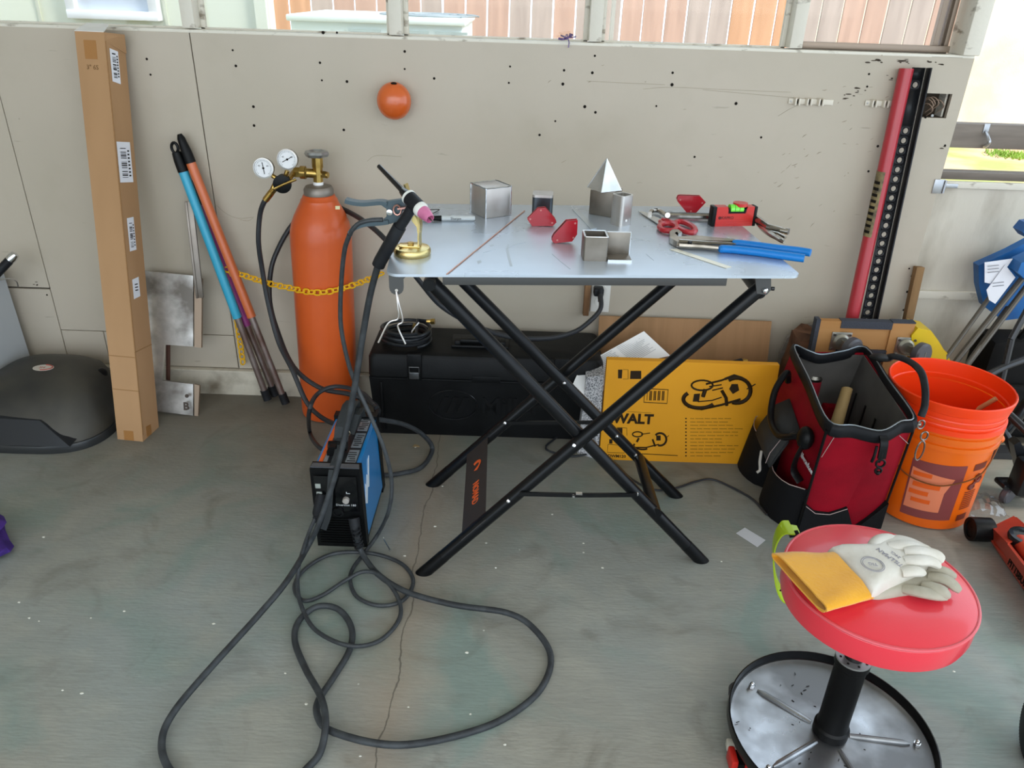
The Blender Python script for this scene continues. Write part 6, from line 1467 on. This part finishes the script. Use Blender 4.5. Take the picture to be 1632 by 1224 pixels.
# contents of the bag
t = T('hammer', 'pale wooden hammer handle standing inside the open tool bag', 'hammer', (.86, 1.76, .02))
ha, hb_ = az(1350, 620, .28), V((.80, 1.66, .10)); b = MB(); b.tube([hb_, L(hb_, ha, .6), ha], [.015, .018, .016], n=14, flat=(1, .8)); part(t, 'handle', b, mat('hammer_wood', 'b79a6a', .6, col2='a08353', scale=5, stretch=(1, 1, .2)))
b = MB(); b.cyl(hb_ + V((-.05, 0, -.02)), hb_ + V((.05, 0, -.02)), .016, n=16); part(t, 'head', b, STEEL)
t = T('spray_can', 'silver capped can with a red band standing in the tool bag', 'can', (.80, 1.86, .012))
cc = az(1297, 600, .27); b = MB(); b.cyl(V((cc.x, cc.y, .014)), V((cc.x, cc.y, .262)), .024, n=24); part(t, 'body', b, mat('can_red', '9c2433', .35))
b = MB(); b.lathe([(.024, .262), (.025, .27), (.020, .278), (0, .279)], (cc.x, cc.y, 0), (0, 0, 1), 24); part(t, 'lid', b, STEEL)
b = MB(); q = az(1335, 640, .2); b.box((q.x - .02, q.y, .11), (.05, .03, .16), R=(0, .1, .3), bev=.004); solo('red_tool_case', b, BR_ED, 'dark red tool case deep inside the open tool bag', 'case')

# ---------------- bucket
bc = V((1.118, 1.735, 0)); tilt = V((-.014, .0, .37)).normalized()
BOR = mat('bucket_orange', 'e06408', .38, col2='d75c06', scale=3, sub=.15, coat=.15); BOI = mat('bucket_orange_rim', 'f2400f', .35, sub=.15)
t = T('bucket', 'orange plastic five gallon bucket with wire handle and printed label', 'bucket', bc)
b = MB(); R0, R1 = .128, .140; RS = .95
prof = [(R0 - .006, .0), (R0, .006), (R0 + .010, .24)]; outer_ = [(R0 - .008, 0), (R0, .006), (.1385, .242), (.146, .244), (.146, .256), (.1405, .258), (.1405, .264), (.147, .266), (.147, .280), (.1415, .282)]
b.lathe([(r * RS, h) for r, h in [(0, .0)] + outer_ + [(.1415, .288)]], bc, tilt, 56, capa=False, capb=False); part(t, 'body', b, BOR)
b = MB(); b.lathe([(r * RS, h) for r, h in [(.1415, .288), (.148, .290), (.148, .303), (.1425, .305), (.1425, .332), (.147, .334), (.147, .342), (.150, .344), (.1535, .360), (.1545, .368), (.152, .371), (.149, .369), (.147, .355), (.1455, .335), (.1435, .333), (.141, .30), (.1385, .25), (.126, .012), (0, .010)]], bc, tilt, 56, False, False)
for z_ in (.31, .325): b.lathe([(.1450 * RS, z_), (.1438 * RS, z_ + .003), (.1440 * RS, z_ - .003)], bc, tilt, 56, False, False)
part(t, 'rim', b, BOI)
zt3 = tilt; xb_ = V((1, 0, .054)).normalized(); yb_ = zt3.cross(xb_)
def bs(ang, h, o=.0008):
    r = (R0 + (.1385 - R0) * (h / .242)) * RS + o; return bc + zt3 * h + (xb_ * math.cos(ang) + yb_ * math.sin(ang)) * r
def bpatch(bb, a0, a1, h0, h1, o=.0006, n=10, sk=0):
    A = [a0 + (a1 - a0) * k / n for k in range(n + 1)]
    bb.loft([[bs(a, h0 + sk * (a - a0), o) for a in A], [bs(a, h1 + sk * (a - a0), o) for a in A]], False, False, closed=False)
dg = math.radians
b = MB(); bpatch(b, dg(222), dg(278), .035, .205); lb = part(t, 'printed_panel', b, mat('bucket_brown_print', '7b3a38', .45))
b = MB(); n = 10
A = [dg(224) + dg(42) * k / n for k in range(n + 1)]
b.loft([[bs(a, .060 + .0 * k, .0012) for k, a in enumerate(A)][:-1], [bs(a, .12, .0012) for a in A][:-1]], False, False, closed=False)
b.loft([[bs(a, .12, .0012) for a in A][:-1], [bs(dg(224) + (a - dg(224)) * 1.18, .182 - .020 * k / n, .0012) for k, a in enumerate(A)][:-1]], False, False, closed=False)
part(lb, 'pale_print', b, mat('bucket_peach_print', 'd77a56', .45))
b = MB()
for (a0, a1, h0, h1) in ((226, 245, .16, .172), (228, 256, .128, .142), (226, 246, .105, .118), (230, 250, .082, .094)): bpatch(b, dg(a0), dg(a1), h0, h1, .0018)
part(lb, 'orange_print', b, mat('bucket_orange_print', 'd8560f', .45))
b = MB(); bpatch(b, dg(287), dg(306), .186, .206, .0008); bpatch(b, dg(287), dg(302), .028, .048, .0008)
for k in range(9): bpatch(b, dg(286), dg(303), .066 + k * .0065, .0695 + k * .0065, .0008)
# warning pictogram: a small figure over a pail
def arcs(cx, ch, rx, rh, a0, a1, n=8): return [bs(dg(cx + rx * math.cos(dg(a0 + (a1 - a0) * k / n))), ch + rh * math.sin(dg(a0 + (a1 - a0) * k / n)), .0012) for k in range(n + 1)]
b.tube(arcs(298, .160, 4, .010, 0, 360), .004, n=6); b.tube([bs(dg(290), .132, .0012), bs(dg(295), .150, .0012), bs(dg(301), .148, .0012), bs(dg(303), .160, .0012)], .004, n=6); b.tube(arcs(292, .136, 4, .008, 0, 360), .0025, n=6)
part(t, 'warning_print', b, mat('bucket_dark_print', '6b2410', .5))
b = MB(); b.tube(cr([bs(dg(180), .225, .010), bs(dg(215), .165, .012), bs(dg(245), .150, .012), bs(dg(268), .160, .012), bs(dg(295), .185, .012), bs(dg(335), .235, .010)], 6), .0019, n=8); part(t, 'wire_handle', b, mat('handle_wire', '7a4a26', .4, .6))
b = MB()
for a in (180, 338): b.sph(bs(dg(a), .235, .006), (.012, .012, .012), 10, 8)
part(t, 'handle_ear', b, BOR)
b = MB(); q1, q2 = az(1562, 650, .30), az(1588, 635, .335); d = (q2 - q1).normalized(); b.tube([q1 - d * .12 - V((0, 0, .14)), q1, q2], [.006, .0075, .0075], n=12, flat=(1, .8)); solo('wooden_stick', b, mat('pale_stick', 'b98a5c', .6), 'pale wooden stick poking up inside the orange bucket', 'stick')

# ---------------- corner clutter on the far side of the bucket
t = T('folding_umbrella', 'folded bright blue canopy with grey poles and white care labels leaning in the corner', 'canopy', (1.40, 2.2, 0))
BT = mat('blue_tarp', '1565a8', .5, col2='0d4a84', scale=7, bump=.4, bscale=12)
b = MB(); b.plate([ay(x, y, 2.20) for x, y in [(1551, 418), (1578, 406), (1600, 396), (1634, 378), (1650, 380), (1650, 470), (1628, 500), (1590, 505), (1560, 482), (1552, 450)]], -.03)
b.plate([ay(x, y, 2.14) for x, y in [(1614, 362), (1624, 350), (1660, 345), (1660, 372), (1632, 374), (1622, 372)]], -.05); b.plate([ay(x, y, 2.13) for x, y in [(1606, 425), (1612, 410), (1634, 400), (1660, 400), (1660, 440), (1622, 440)]], -.05)
cn = part(t, 'canopy', b, BT)
b = MB(); b.plate([ay(x, y, 2.12) for x, y in [(1569, 418), (1614, 412), (1606, 424), (1578, 452), (1569, 450)]], -.001); b.plate([ay(x, y, 2.115) for x, y in [(1572, 462), (1602, 422), (1618, 442), (1586, 484), (1576, 478)]], -.001); lb = part(cn, 'care_label', b, mat('label_paper', ''))
b = MB()
for k in range(5): b.plate([ay(x, y, 2.112) for x, y in [(1574 + (k > 2) * 8, 424 + k * 5 + (k > 2) * 12), (1592 + (k > 2) * 8, 422 + k * 5 + (k > 2) * 12), (1592 + (k > 2) * 8, 423.2 + k * 5 + (k > 2) * 12), (1574 + (k > 2) * 8, 425.2 + k * 5 + (k > 2) * 12)]], -.0004)
part(lb, 'print', b, mat('grey_print', ''))
PG = mat('pole_grey', '5e5850', .45, .5)
for (x1_, y1_, x2_, y2_, r_) in ((1580, 470, 1500, 580, .0065), (1632, 440, 1512, 590, .0085), (1645, 445, 1535, 590, .0085), (1606, 490, 1545, 575, .007)):
    p1 = ay(x1_, y1_, 2.15); p2 = ay(x2_, y2_, 2.05); d = (p2 - p1).normalized(); f_ = p1 + d * ((.012 - p1.z) / d.z); b = MB(); b.tube([p1, V((f_.x, min(f_.y, 2.1), .012))], r_, n=10); part(t, 'pole', b, PG)
DK = mat('sooty_black', '070707', .8, col2='0d0c0c', scale=10)
t = T('black_luggage', 'dark black bags and folded gear heaped in the corner beyond the bucket', 'luggage', (1.50, 2.1, 0))
b = MB(); b.box((1.62, 2.15, .17), (.42, .12, .34), R=(0, 0, .03), bev=.03); part(t, 'bag', b, DK); b = MB(); b.box((1.62, 2.07, .12), (.36, .03, .17), bev=.012); part(t, 'pocket', b, DK)
b = MB(); b.tube(cr([(1.5, 2.12, .33), (1.52, 2.1, .39), (1.6, 2.1, .40), (1.64, 2.12, .33)], 5), .009, n=8); part(t, 'handle', b, BLK)
# floor jack / roller frame with small wheels
t = T('rolling_seat_frame', 'black steel rolling frame with a small swivel wheel beyond the bucket', 'frame', (1.42, 1.86, 0))
FM_ = mat('frame_black_gloss', '15171a', .3, coat=.4)
b = MB()
b.plate([ay(x, y, 1.80) for x, y in [(1606, 700), (1616, 694), (1640, 745), (1640, 800), (1622, 772)]], -.03); b.box(az(1606, 770, .055) + V((.01, 0, 0)), (.075, .045, .016), R=(0, .05, .1), bev=.006); b.tube([az(1600, 690, .14), az(1640, 640, .24)], .016, n=12); b.tube([az(1596, 680, .16), az(1622, 730, .08)], .012, n=12); b.tube([az(1585, 640, .26), az(1650, 700, .2)], .012, n=12); b.box(az(1655, 760, .10), (.12, .06, .10), bev=.01); part(t, 'frame', b, FM_)
b = MB(); c = az(1600, 788, .026); b.lathe([(.010, -.010), (.022, -.010), (.025, -.006), (.025, .006), (.022, .010), (.010, .010)], c + V((.01, 0, 0)), (.5, -.85, 0), 28); part(t, 'wheel', b, mat('grey_rubber_wheel', ''))
b = MB(); b.plate([ay(x, y, 1.79) for x, y in [(1617, 716), (1622, 712), (1632, 745), (1628, 752)]], -.001); part(t, 'sticker', b, mat('sticker_red', ''))
b = MB(); b.tube(cr([ay(1570, 600, 1.98), ay(1600, 585, 1.99), ay(1640, 570, 2.0)], 5), .01, n=8); b.tube([ay(1612, 540, 2.0), ay(1650, 470, 2.02)], .009, n=8); b.tube([ay(1612, 540, 2.0), V((1.42, 1.97, 0.01))], .009, n=8); b.box((1.50, 2.0, .012), (.3, .05, .02))
solo('folded_cart', b, mat('cart_tube', '3a3b3d', .35, .4), 'dark folded luggage cart standing in the corner beside the blue canopy', 'cart')
# crumpled clear plastic
b = MB(); c = az(1565, 812, .0); random.seed(3)
rows = []
for j in range(10):
    rows.append([c + V(((i - 6) * .0085 + random.uniform(-.003, .003), (j - 5) * .010 + random.uniform(-.003, .003), .004 + max(0, 1 - ((i - 6) / 6.5) ** 2 - ((j - 5) / 5.5) ** 2) * .034 + random.uniform(0, .012))) for i in range(13)])
b.loft(rows, False, False, closed=False)
pl = bpy.data.materials.new('clear_film'); pl.use_nodes = True; n_, l_ = pl.node_tree.nodes, pl.node_tree.links
for q in list(n_):
    if q.type == 'BSDF_PRINCIPLED': n_.remove(q)
tr = n_.new('ShaderNodeBsdfTransparent'); gl = n_.new('ShaderNodeBsdfGlossy'); gl.inputs['Roughness'].default_value = .12; tr.inputs[0].default_value = (.86, .86, .88, 1)
mx = n_.new('ShaderNodeMixShader'); mx.inputs[0].default_value = .14; l_.new(tr.outputs[0], mx.inputs[1]); l_.new(gl.outputs[0], mx.inputs[2]); l_.new(mx.outputs[0], n_['Material Output'].inputs[0])
solo('plastic_bag', b, pl, 'crumpled clear plastic bag on the floor beside the orange bucket', 'plastic bag', ang=.3)
random.seed(11)
# red floor jack
JO = mat('jack_orange_red', 'b8402a', .4, coat=.3, col2='a33420', scale=5)
t = T('floor_jack', 'orange-red low floor jack with a black roller nose at the picture edge', 'floor jack', (1.26, 1.4, 0))
b = MB()
def side(px, dx, h0=.004):
    P = [az(1583, 842, .045), az(1578, 866, .006), az(1640, 985, .006), az(1680, 1040, .006), az(1680, 960, .075), az(1622, 880, .075)]
    P = [p + V((dx, 0, 0)) for p in P]; b.plate(P, -.006)
P1 = [az(1578, 862, .006), az(1580, 842, .046), az(1606, 868, .080), az(1650, 925, .095), az(1700, 990, .095), az(1700, 1040, .006)]
b.plate(P1, .006); P2 = [p + V((.085, .050, 0)) for p in P1]; b.plate(P2, .006)
b.plate([P1[1], P1[2], P2[2], P2[1]], .004); b.plate([P1[1] - V((0, 0, .028)), P1[5] + V((0, 0, .03)), P2[5] + V((0, 0, .03)), P2[1] - V((0, 0, .028))], .004); part(t, 'side_frame', b, JO)
b = MB(); b.tube([az(1612, 862, .075) + V((.02, 0, 0)), az(1660, 930, .10) + V((.02, 0, 0))], .018, n=12); part(t, 'lift_arm', b, JO)
b = MB(); c0_ = az(1546, 843, .032); c1_ = az(1588, 845, .032) ; d = (c1_ - c0_).normalized(); d = V((d.x, d.y, 0)).normalized()
b.lathe([(.022, .004), (.022, 0), (.030, 0), (.031, .004), (.031, .050), (.026, .054), (0, .054)], c0_, d, 32, capa=False); b.lathe([(.022, .004), (0, .006)], c0_, d, 32, capa=False); part(t, 'roller', b, BLK)
b = MB(); c = az(1634, 858, .085); b.lathe([(.034, -.012), (.038, 0), (.036, .008), (.028, .010), (.026, .004), (0, .004)], c, (0, 0, 1), 32); part(t, 'lift_saddle', b, FM_)
b = MB(); F3 = (P1[5] - P1[0]).normalized()
M = fr(L(L(P1[0], P1[5], .48), L(P1[1], P1[4], .42), .48) - V((.004, .004, 0)), F3, V((0, 0, 1))); b.text('PITTSBURGH', .026, M @ Matrix.Translation((0, 0, .001)), .001, bold=.0008, sx=.8); part(t, 'lettering', b, INK)
# ---------------- floor scraps
b = MB(); b.plate([az(x, y, .0004) for x, y in [(1173, 850), (1187, 841), (1220, 861), (1207, 872)]][::-1], .0006); b.v = [V((v.x, v.y, abs(v.z))) for v in b.v]; solo('paper_strip', b, mat('grey_white_paper', 'c3c4c8', .7), 'small white paper strip on the floor between table and stool', 'paper')
b = MB(); random.seed(5)
for (px, py) in [(662, 713), (1030, 735), (611, 857), (693, 839), (30, 960), (47, 985), (62, 990), (145, 985), (198, 974), (70, 856), (455, 1073), (488, 1122), (574, 1205), (645, 886), (744, 1040), (805, 1187), (651, 1127), (750, 1138), (341, 994), (1520, 1070), (930, 866), (880, 820), (705, 775), (790, 905), (960, 905), (1150, 895), (100, 1100), (130, 1105), (40, 640)]:
    p = az(px, py, .0); r = random.uniform(.0018, .0045); n = 6
    b.loft([[p + V((r * math.cos(2 * PI * k / n) * random.uniform(.6, 1.3), r * .7 * math.sin(2 * PI * k / n) * random.uniform(.6, 1.3), 0)) for k in range(n)], [p + V((r * .5 * math.cos(2 * PI * k / n), r * .4 * math.sin(2 * PI * k / n), .0012)) for k in range(n)]])
solo('debris', b, mat('pale_chips', 'd9d7cc', .7), 'scattered pale paint chips on the concrete floor', 'debris', kind='stuff')
b = MB(); b.tube([az(612, 860, .001), az(622, 877, .001)], .0010, n=5); b.sph(az(622, 877, .002), .0022, 8, 6); solo('nail', b, STEEL, 'tiny bright nail on the floor beside the welder', 'nail')
b = MB(); c = az(664, 712, 0)
b.loft([[c + V((x, y, z)) for x, y, z in [(-.012, -.003, .001), (0, -.008, .004), (.010, -.004, .001), (.006, .004, .002), (-.006, .005, .003)]], [c + V((x, y, z)) for x, y, z in [(-.011, -.003, .003), (0, -.007, .006), (.009, -.004, .003), (.006, .004, .004), (-.006, .005, .006)]]]); solo('dry_leaf', b, mat('dry_leaf', '9a8460', .8), 'small dry leaf inside the cable loop near the toolbox', 'leaf')

# =================================================================== STOOL
sx, sy = .585, .940; sz = .415; SR = .1425
st_ = T('work_stool', 'low round red padded stool on a black column with a round steel tray base', 'stool', (sx, sy, 0))
VIN = mat('red_vinyl', 'e23443', .42, coat=.5, col2='dc2c3d', scale=4, bump=.04, bscale=300)
b = MB(); b.lathe([(.02, sz - .058), (SR - .012, sz - .058), (SR - .003, sz - .052), (SR, sz - .040), (SR, sz - .012)], (sx, sy, 0), (0, 0, 1), 64, True, False); b.lathe([(SR, sz - .012), (SR - .003, sz - .007), (SR - .010, sz - .004), (SR - .05, sz + .002), (SR * .35, sz + .004), (0, sz + .004)], (sx, sy, 0), (0, 0, 1), 64, False); seat = part(st_, 'seat', b, VIN)
b = MB(); b.tube([(sx + (SR - .001) * math.cos(a), sy + (SR - .001) * math.sin(a), sz - .008) for a in [k * PI / 36 for k in range(72)]], .0026, n=8, closed=True); part(seat, 'piping', b, mat('pale_red_piping', 'd9525c', .35, coat=.3))
b = MB(); b.cyl((sx, sy, sz - .07), (sx, sy, sz - .056), .06, n=24); part(seat, 'mounting_plate', b, BLKM)
b = MB(); b.cyl((sx, sy, .20), (sx, sy, sz - .06), .0145, n=24); part(st_, 'piston', b, mat('dull_piston', '5a5a5a', .3, .9, col2='3b3b3c', scale=20))
b = MB(); b.lathe([(.030, .062), (.030, .078), (.0265, .082), (.0255, .10), (.0255, .225), (.0285, .229), (.0285, .241)], (sx, sy, 0), (0, 0, 1), 36); part(st_, 'column', b, mat('column_black', '0b0b0c', .4, coat=.0))
b = MB(); b.lathe([(.0150, .241), (.0285, .241), (.0285, .2445), (.0150, .2445)], (sx, sy, 0), (0, 0, 1), 36, False, False)
cl_ = part(st_, 'collar', b, mat('collar_grey', '9d9d9c', .3, .7))
b = MB()
for k in range(8): b.sph((sx + .022 * math.cos(k * PI / 4), sy + .022 * math.sin(k * PI / 4), 0.2447), (.0022, .0022, .0012), 8, 6)
part(cl_, 'ring_dots', b, INK, kind='stuff')
TR = .176; TZ0 = .052
TRAY = mat('tray_steel', 'a3a5a8', .24, .9, col2='7c7e80', scale=9, rvar=.25, lo=.35, hi=.6)
b = MB(); b.lathe([(.018, TZ0 + .006), (.05, TZ0 + .003), (TR - .012, TZ0), (TR - .004, TZ0 + .003)], (sx, sy, 0), (0, 0, 1), 72, False, False); b.lathe([(TR - .004, TZ0 - .003), (.0, TZ0 - .003)], (sx, sy, 0), (0, 0, 1), 72, False, False); tray = part(st_, 'tray', b, TRAY)
b = MB(); b.lathe([(TR - .006, TZ0 - .004), (TR - .001, TZ0 - .004), (TR + .002, TZ0 + .004), (TR + .001, TZ0 + .020), (TR - .0015, TZ0 + .021), (TR - .003, TZ0 + .004), (TR - .006, TZ0 + .002)], (sx, sy, 0), (0, 0, 1), 72, False, False); part(tray, 'rim', b, mat('rim_black', '0a0a0b', .3, coat=.1))
b = MB()
for k in range(5):
    a = dg(138 + 72 * k); dv = V((math.cos(a), math.sin(a), 0)); b.tube([V((sx, sy, TZ0 + .003)) + dv * r_ for r_ in (.034, .05, .09, .125, .138)], [.005, .0055, .0055, .0052, .002], n=10)
part(tray, 'stamped_rib', b, TRAY)
for k in range(5):
    a = dg(138 + 72 * k); p = V((sx + math.cos(a) * .150, sy + math.sin(a) * .150, TZ0 + .001)); b = MB(); b.cyl(p, p + V((0, 0, .006)), .006, n=6); b.sph(p + V((0, 0, .008)), (.0045, .0045, .005), 10, 8); part(tray, 'cap_nut', b, CHROME)
    b = MB(); q = V((sx + math.cos(a) * (TR - .008), sy + math.sin(a) * (TR - .008), .024)); ax = V((-math.sin(a + .5), math.cos(a + .5), 0)); b.lathe([(.0, -.011), (.018, -.011), (.0225, -.007), (.0225, .007), (.018, .011), (0, .011)], q, ax, 24); b.box((p.x, p.y, .038), (.022, .022, .022)); part(st_, 'caster', b, mat('caster_grey', '3a3a3c', .4))
b = MB(); random.seed(9)
for k in range(26):
    a = random.uniform(dg(90), dg(400)); r_ = random.uniform(.05, .16); p = V((sx + math.cos(a) * r_, sy + math.sin(a) * r_, TZ0 + .0030)); b.box(p, (random.uniform(.001, .007), .0012, .0008), R=(0, 0, random.uniform(0, 3)))
part(tray, 'metal_filings', b, INK, kind='stuff')
# plug-shaped red and white thing under the tray edge
t = T('red_connector', 'small red and clear connector on the floor under the stool tray', 'connector', az(1165, 1205))
p = az(1172, 1200, .02); b = MB(); b.box(p + V((0, .012, .004)), (.028, .018, .016), R=(0, 0, -.1), bev=.003); part(t, 'clear_end', b, mat('cloudy_plastic', 'b9b5a8', .3)); b = MB(); b.box(p + V((-.008, -.012, -.002)), (.012, .034, .030), bev=.003); b.box(p + V((.016, -.012, -.002)), (.012, .034, .030), bev=.003); part(t, 'red_body', b, mat('bright_red_plastic', 'c0261d', .35)); b = MB(); b.box(p + V((.004, -.012, -.006)), (.012, .03, .022)); part(t, 'gap', b, BLK)
# bit of paper on the tray's near edge
b = MB(); q = V((sx + .055, sy - .115, TZ0 + .006)); b.box(q, (.024, .018, .012), R=(.1, .1, .5), bev=.002); solo('wood_chip', b, mat('pale_chip', 'c3b9a4', .7), 'pale chip of wood lying on the near edge of the stool tray', 'wood chip')
# lime tape measure standing behind the seat
t = T('lime_strap', 'lime green plastic strap roll standing on the floor behind the stool', 'strap', az(1245, 900))
LIM = mat('lime_plastic', 'a7c316', .35, sub=.1)
def zarc(pts, y): return [ay(x, yy, y) for x, yy in pts]
b = MB(); b.strip(cr(zarc([(1262, 950), (1248, 948), (1238, 930), (1233, 900), (1233, 875), (1238, 855), (1248, 842), (1262, 841)], 1.13), 5), (.25, 1, 0), .040, .0025); b.strip(cr(zarc([(1246, 843), (1258, 842), (1272, 844)], 1.13), 4), (.2, 1, 0), .02, .0025); o = part(t, 'band', b, LIM)
b = MB(); b.cyl(ay(1258, 852, 1.12), ay(1272, 850, 1.12), .006, n=10); part(t, 'buckle', b, BLK)
b = MB(); b.cyl(ay(1244, 941, 1.108), ay(1244, 941, 1.112), .002, n=8); part(o, 'hole', b, DARKHOLE)
# black ball at the picture edge
c = az(1640, 1150, .075); c = V((c.x + .028, c.y - .02, .075))
t = T('rubber_roller', 'ribbed black rubber wheel standing on the floor at the picture edge', 'wheel', (c.x, c.y, 0))
b = MB(); prof = [(.03, -.028), (.058, -.030)] + [(.058 + .017 * math.sin(dg(a)), -.030 * math.cos(dg(a))) for a in range(15, 180, 10)] + [(.058, .030), (.03, .028)]
b.lathe(prof, c, (1, -.35, .0), 56); ty = part(t, 'tyre', b, BLKR)
b = MB()
for k in range(72):
    a = 2 * PI * k / 72; u_ = V((1, -.35, 0)).normalized(); v1 = V((0, 0, 1)); v2 = u_.cross(v1); rd = v1 * math.cos(a) + v2 * math.sin(a); b.tube([c + rd * (.058 + .0172 * math.sin(dg(s_))) - u_ * (.0302 * math.cos(dg(s_))) for s_ in range(20, 165, 20)], .0012, n=4)
part(ty, 'tread', b, BLKR, kind='stuff')
b = MB(); b.lathe([(0, -.02), (.035, -.02), (.035, .02), (0, .02)], c, (1, -.35, 0), 24); part(t, 'hub', b, BLKM)

# =================================================================== GLOVES ON THE STOOL
SZ = sz + .004
WLE = mat('white_goatskin', 'd9d6cf', .65, col2='c9c3b6', scale=14, bump=.35, bscale=60); YLE = mat('yellow_suede', 'e3a10c', .9, col2='d39008', scale=10, bump=.25, bscale=200, sheen=.4)
def sp2(px, py, z=SZ): return az(px, py, z)
def flatpuff(bb, pts, z0, h, nsub=4):
    """cushion over a closed outline lying on the seat"""
    P = cr([sp2(x, y, z0) for x, y in pts], nsub, closed=True); c = sum(P, V()) / len(P); M_ = Matrix.Translation((0, 0, 0))
    bb.puff([(p.x, p.y) for p in P], h, Matrix.Translation((0, 0, z0)))
def finger(bb, pts, r, z0):
    P = cr([sp2(x, y, z0 + dz) for x, y, dz in pts], 4); n = len(P)
    bb.tube(P, [r * (.9 if k == 0 else 1) * (math.sqrt(max(.02, 1 - ((k - (n - 4)) / 3.6) ** 2)) if k > n - 4 else 1) for k in range(n)], n=12, flat=(.78, 1.05), up=(0, 0, 1))
g2 = T('leather_glove', 'lower leather welding glove with off-white fingers, under the other glove on the red stool', 'glove', sp2(1420, 935))
b = MB(); flatpuff(b, [(1385, 950), (1400, 925), (1450, 908), (1492, 905), (1515, 920), (1512, 938), (1480, 944), (1440, 950), (1400, 956)], SZ, .014)
finger(b, [(1470, 935, .010), (1495, 940, .016), (1512, 950, .009)], .011, SZ); finger(b, [(1480, 920, .011), (1508, 925, .017), (1530, 942, .009)], .010, SZ)
finger(b, [(1480, 908, .010), (1500, 910, .015), (1522, 918, .009)], .0095, SZ); finger(b, [(1440, 938, .008), (1470, 944, .014), (1508, 952, .008)], .010, SZ); part(g2, 'hand', b, mat('grey_goatskin', 'b9b3a3', .7, col2='a39d8c', scale=16, bump=.3, bscale=60))
b = MB(); 
def cufflayer(bb, near, far, z0, h, n=10):
    """flattened sleeve: outlines of its two ends on the seat, with a real opening"""
    pass
def sleeve(bb, A, B_, z0, hA, hB, th=.003, n=12, nl=6):
    """tube of leather squeezed flat between edge A (open end, two points) and edge B_ (two points)"""
    rings = []; 
    for pas in (1, 0):
        rr = []
        for j in range(nl + 1):
            v = j / nl; p0, p1 = L(A[0], B_[0], v), L(A[1], B_[1], v); h = hA + (hB - hA) * v; w_ = (p1 - p0); c = (p0 + p1) / 2; wl = w_.length / 2; wd = w_.normalized(); ring = []
            for k in range(2 * n):
                a = 2 * PI * k / (2 * n); ca, sa = math.cos(a), math.sin(a)
                x = (1 if ca > 0 else -1) * abs(ca) ** .55 * (wl - (0 if pas else th)); z = (1 if sa > 0 else -1) * abs(sa) ** .8 * (h / 2 - (0 if pas else th))
                ring.append(c + wd * x + V((0, 0, z0 - c.z + h / 2 + z + .0015 * math.sin(3 * x * 40 + j))))
            rr.append(ring)
        rings.append(rr)
    seq = list(reversed(rings[0])) + rings[1]
    bb.loft(rings[0][::-1] + rings[1][:0], True, False) if False else None
    full = rings[1][::-1] + rings[0]
    # inside from deep end to mouth, then outside from mouth to far end
    full = rings[0][::-1]; bb.loft(full, False, False); bb.loft(rings[1], False, False)
    m = len(rings[0][0]); o = [rings[0][0], rings[1][0]]; bb.loft(o, False, False); bb.loft([rings[0][-1], rings[1][-1]], False, False)
sleeve(b, (sp2(1245, 905), sp2(1312, 980)), (sp2(1330, 895), sp2(1392, 957)), SZ + .0, .010, .012); part(g2, 'cuff', b, YLE)
g1 = T('leather_glove', 'upper leather welding glove with wide yellow cuff and stamped white hand, on the red stool', 'glove', sp2(1360, 910))
ZG = SZ + .011
b = MB(); sleeve(b, (sp2(1230, 882, ZG + .01), sp2(1318, 975, ZG + .01)), (sp2(1325, 879, ZG + .012), sp2(1390, 949, ZG + .012)), ZG, .020, .018); part(g1, 'cuff', b, YLE, label='yellow suede cuff')
b = MB(); ZH = ZG + .0
flatpuff(b, [(1318, 882), (1355, 880), (1384, 878), (1398, 868), (1425, 862), (1455, 868), (1482, 882), (1488, 896), (1470, 915), (1440, 930), (1410, 942), (1388, 952), (1360, 930), (1338, 903)], ZH, .026, 4)
finger(b, [(1392, 880, .014), (1398, 866, .018), (1412, 860, .018), (1430, 862, .014)], .0115, ZH)
finger(b, [(1440, 880, .022), (1466, 880, .026), (1492, 886, .020), (1500, 896, .012)], .0115, ZH); finger(b, [(1440, 895, .020), (1466, 893, .024), (1484, 895, .020), (1496, 902, .010)], .010, ZH); finger(b, [(1415, 872, .020), (1445, 870, .026), (1472, 876, .022), (1486, 884, .014)], .0105, ZH); finger(b, [(1435, 912, .016), (1456, 910, .018), (1472, 912, .012)], .010, ZH)
hd = part(g1, 'hand', b, WLE)
b = MB(); M = fr(sp2(1392, 902, ZH + .0285), sp2(1405, 890, ZH) - sp2(1385, 908, ZH), V((-.2, .6, 0)))
c_ = sp2(1391, 899, ZH + .0268)
for r_ in (.017, .0145): b.tube([c_ + V((math.cos(a) * r_, math.sin(a) * r_, 0)) for a in [k * PI / 12 for k in range(24)]], .0005, n=5, closed=True)
b.text('TIG', .009, Matrix.Translation(c_ + V((0, 0, .0004))) @ Matrix.Rotation(PI * .95, 4, 'Z'), .0005)
mt = Matrix.Translation(sp2(1418, 888, ZH + .0268)) @ Matrix.Rotation(dg(118), 4, 'Z'); b.text('TILLMAN', .0115, mt, .0005); mt = Matrix.Translation(sp2(1427, 884, ZH + .0262)) @ Matrix.Rotation(dg(118), 4, 'Z'); b.text('24CL', .008, mt, .0005)
part(hd, 'stamp', b, mat('stamp_grey', '8c8a94', .7), label='faint grey stamped lettering')
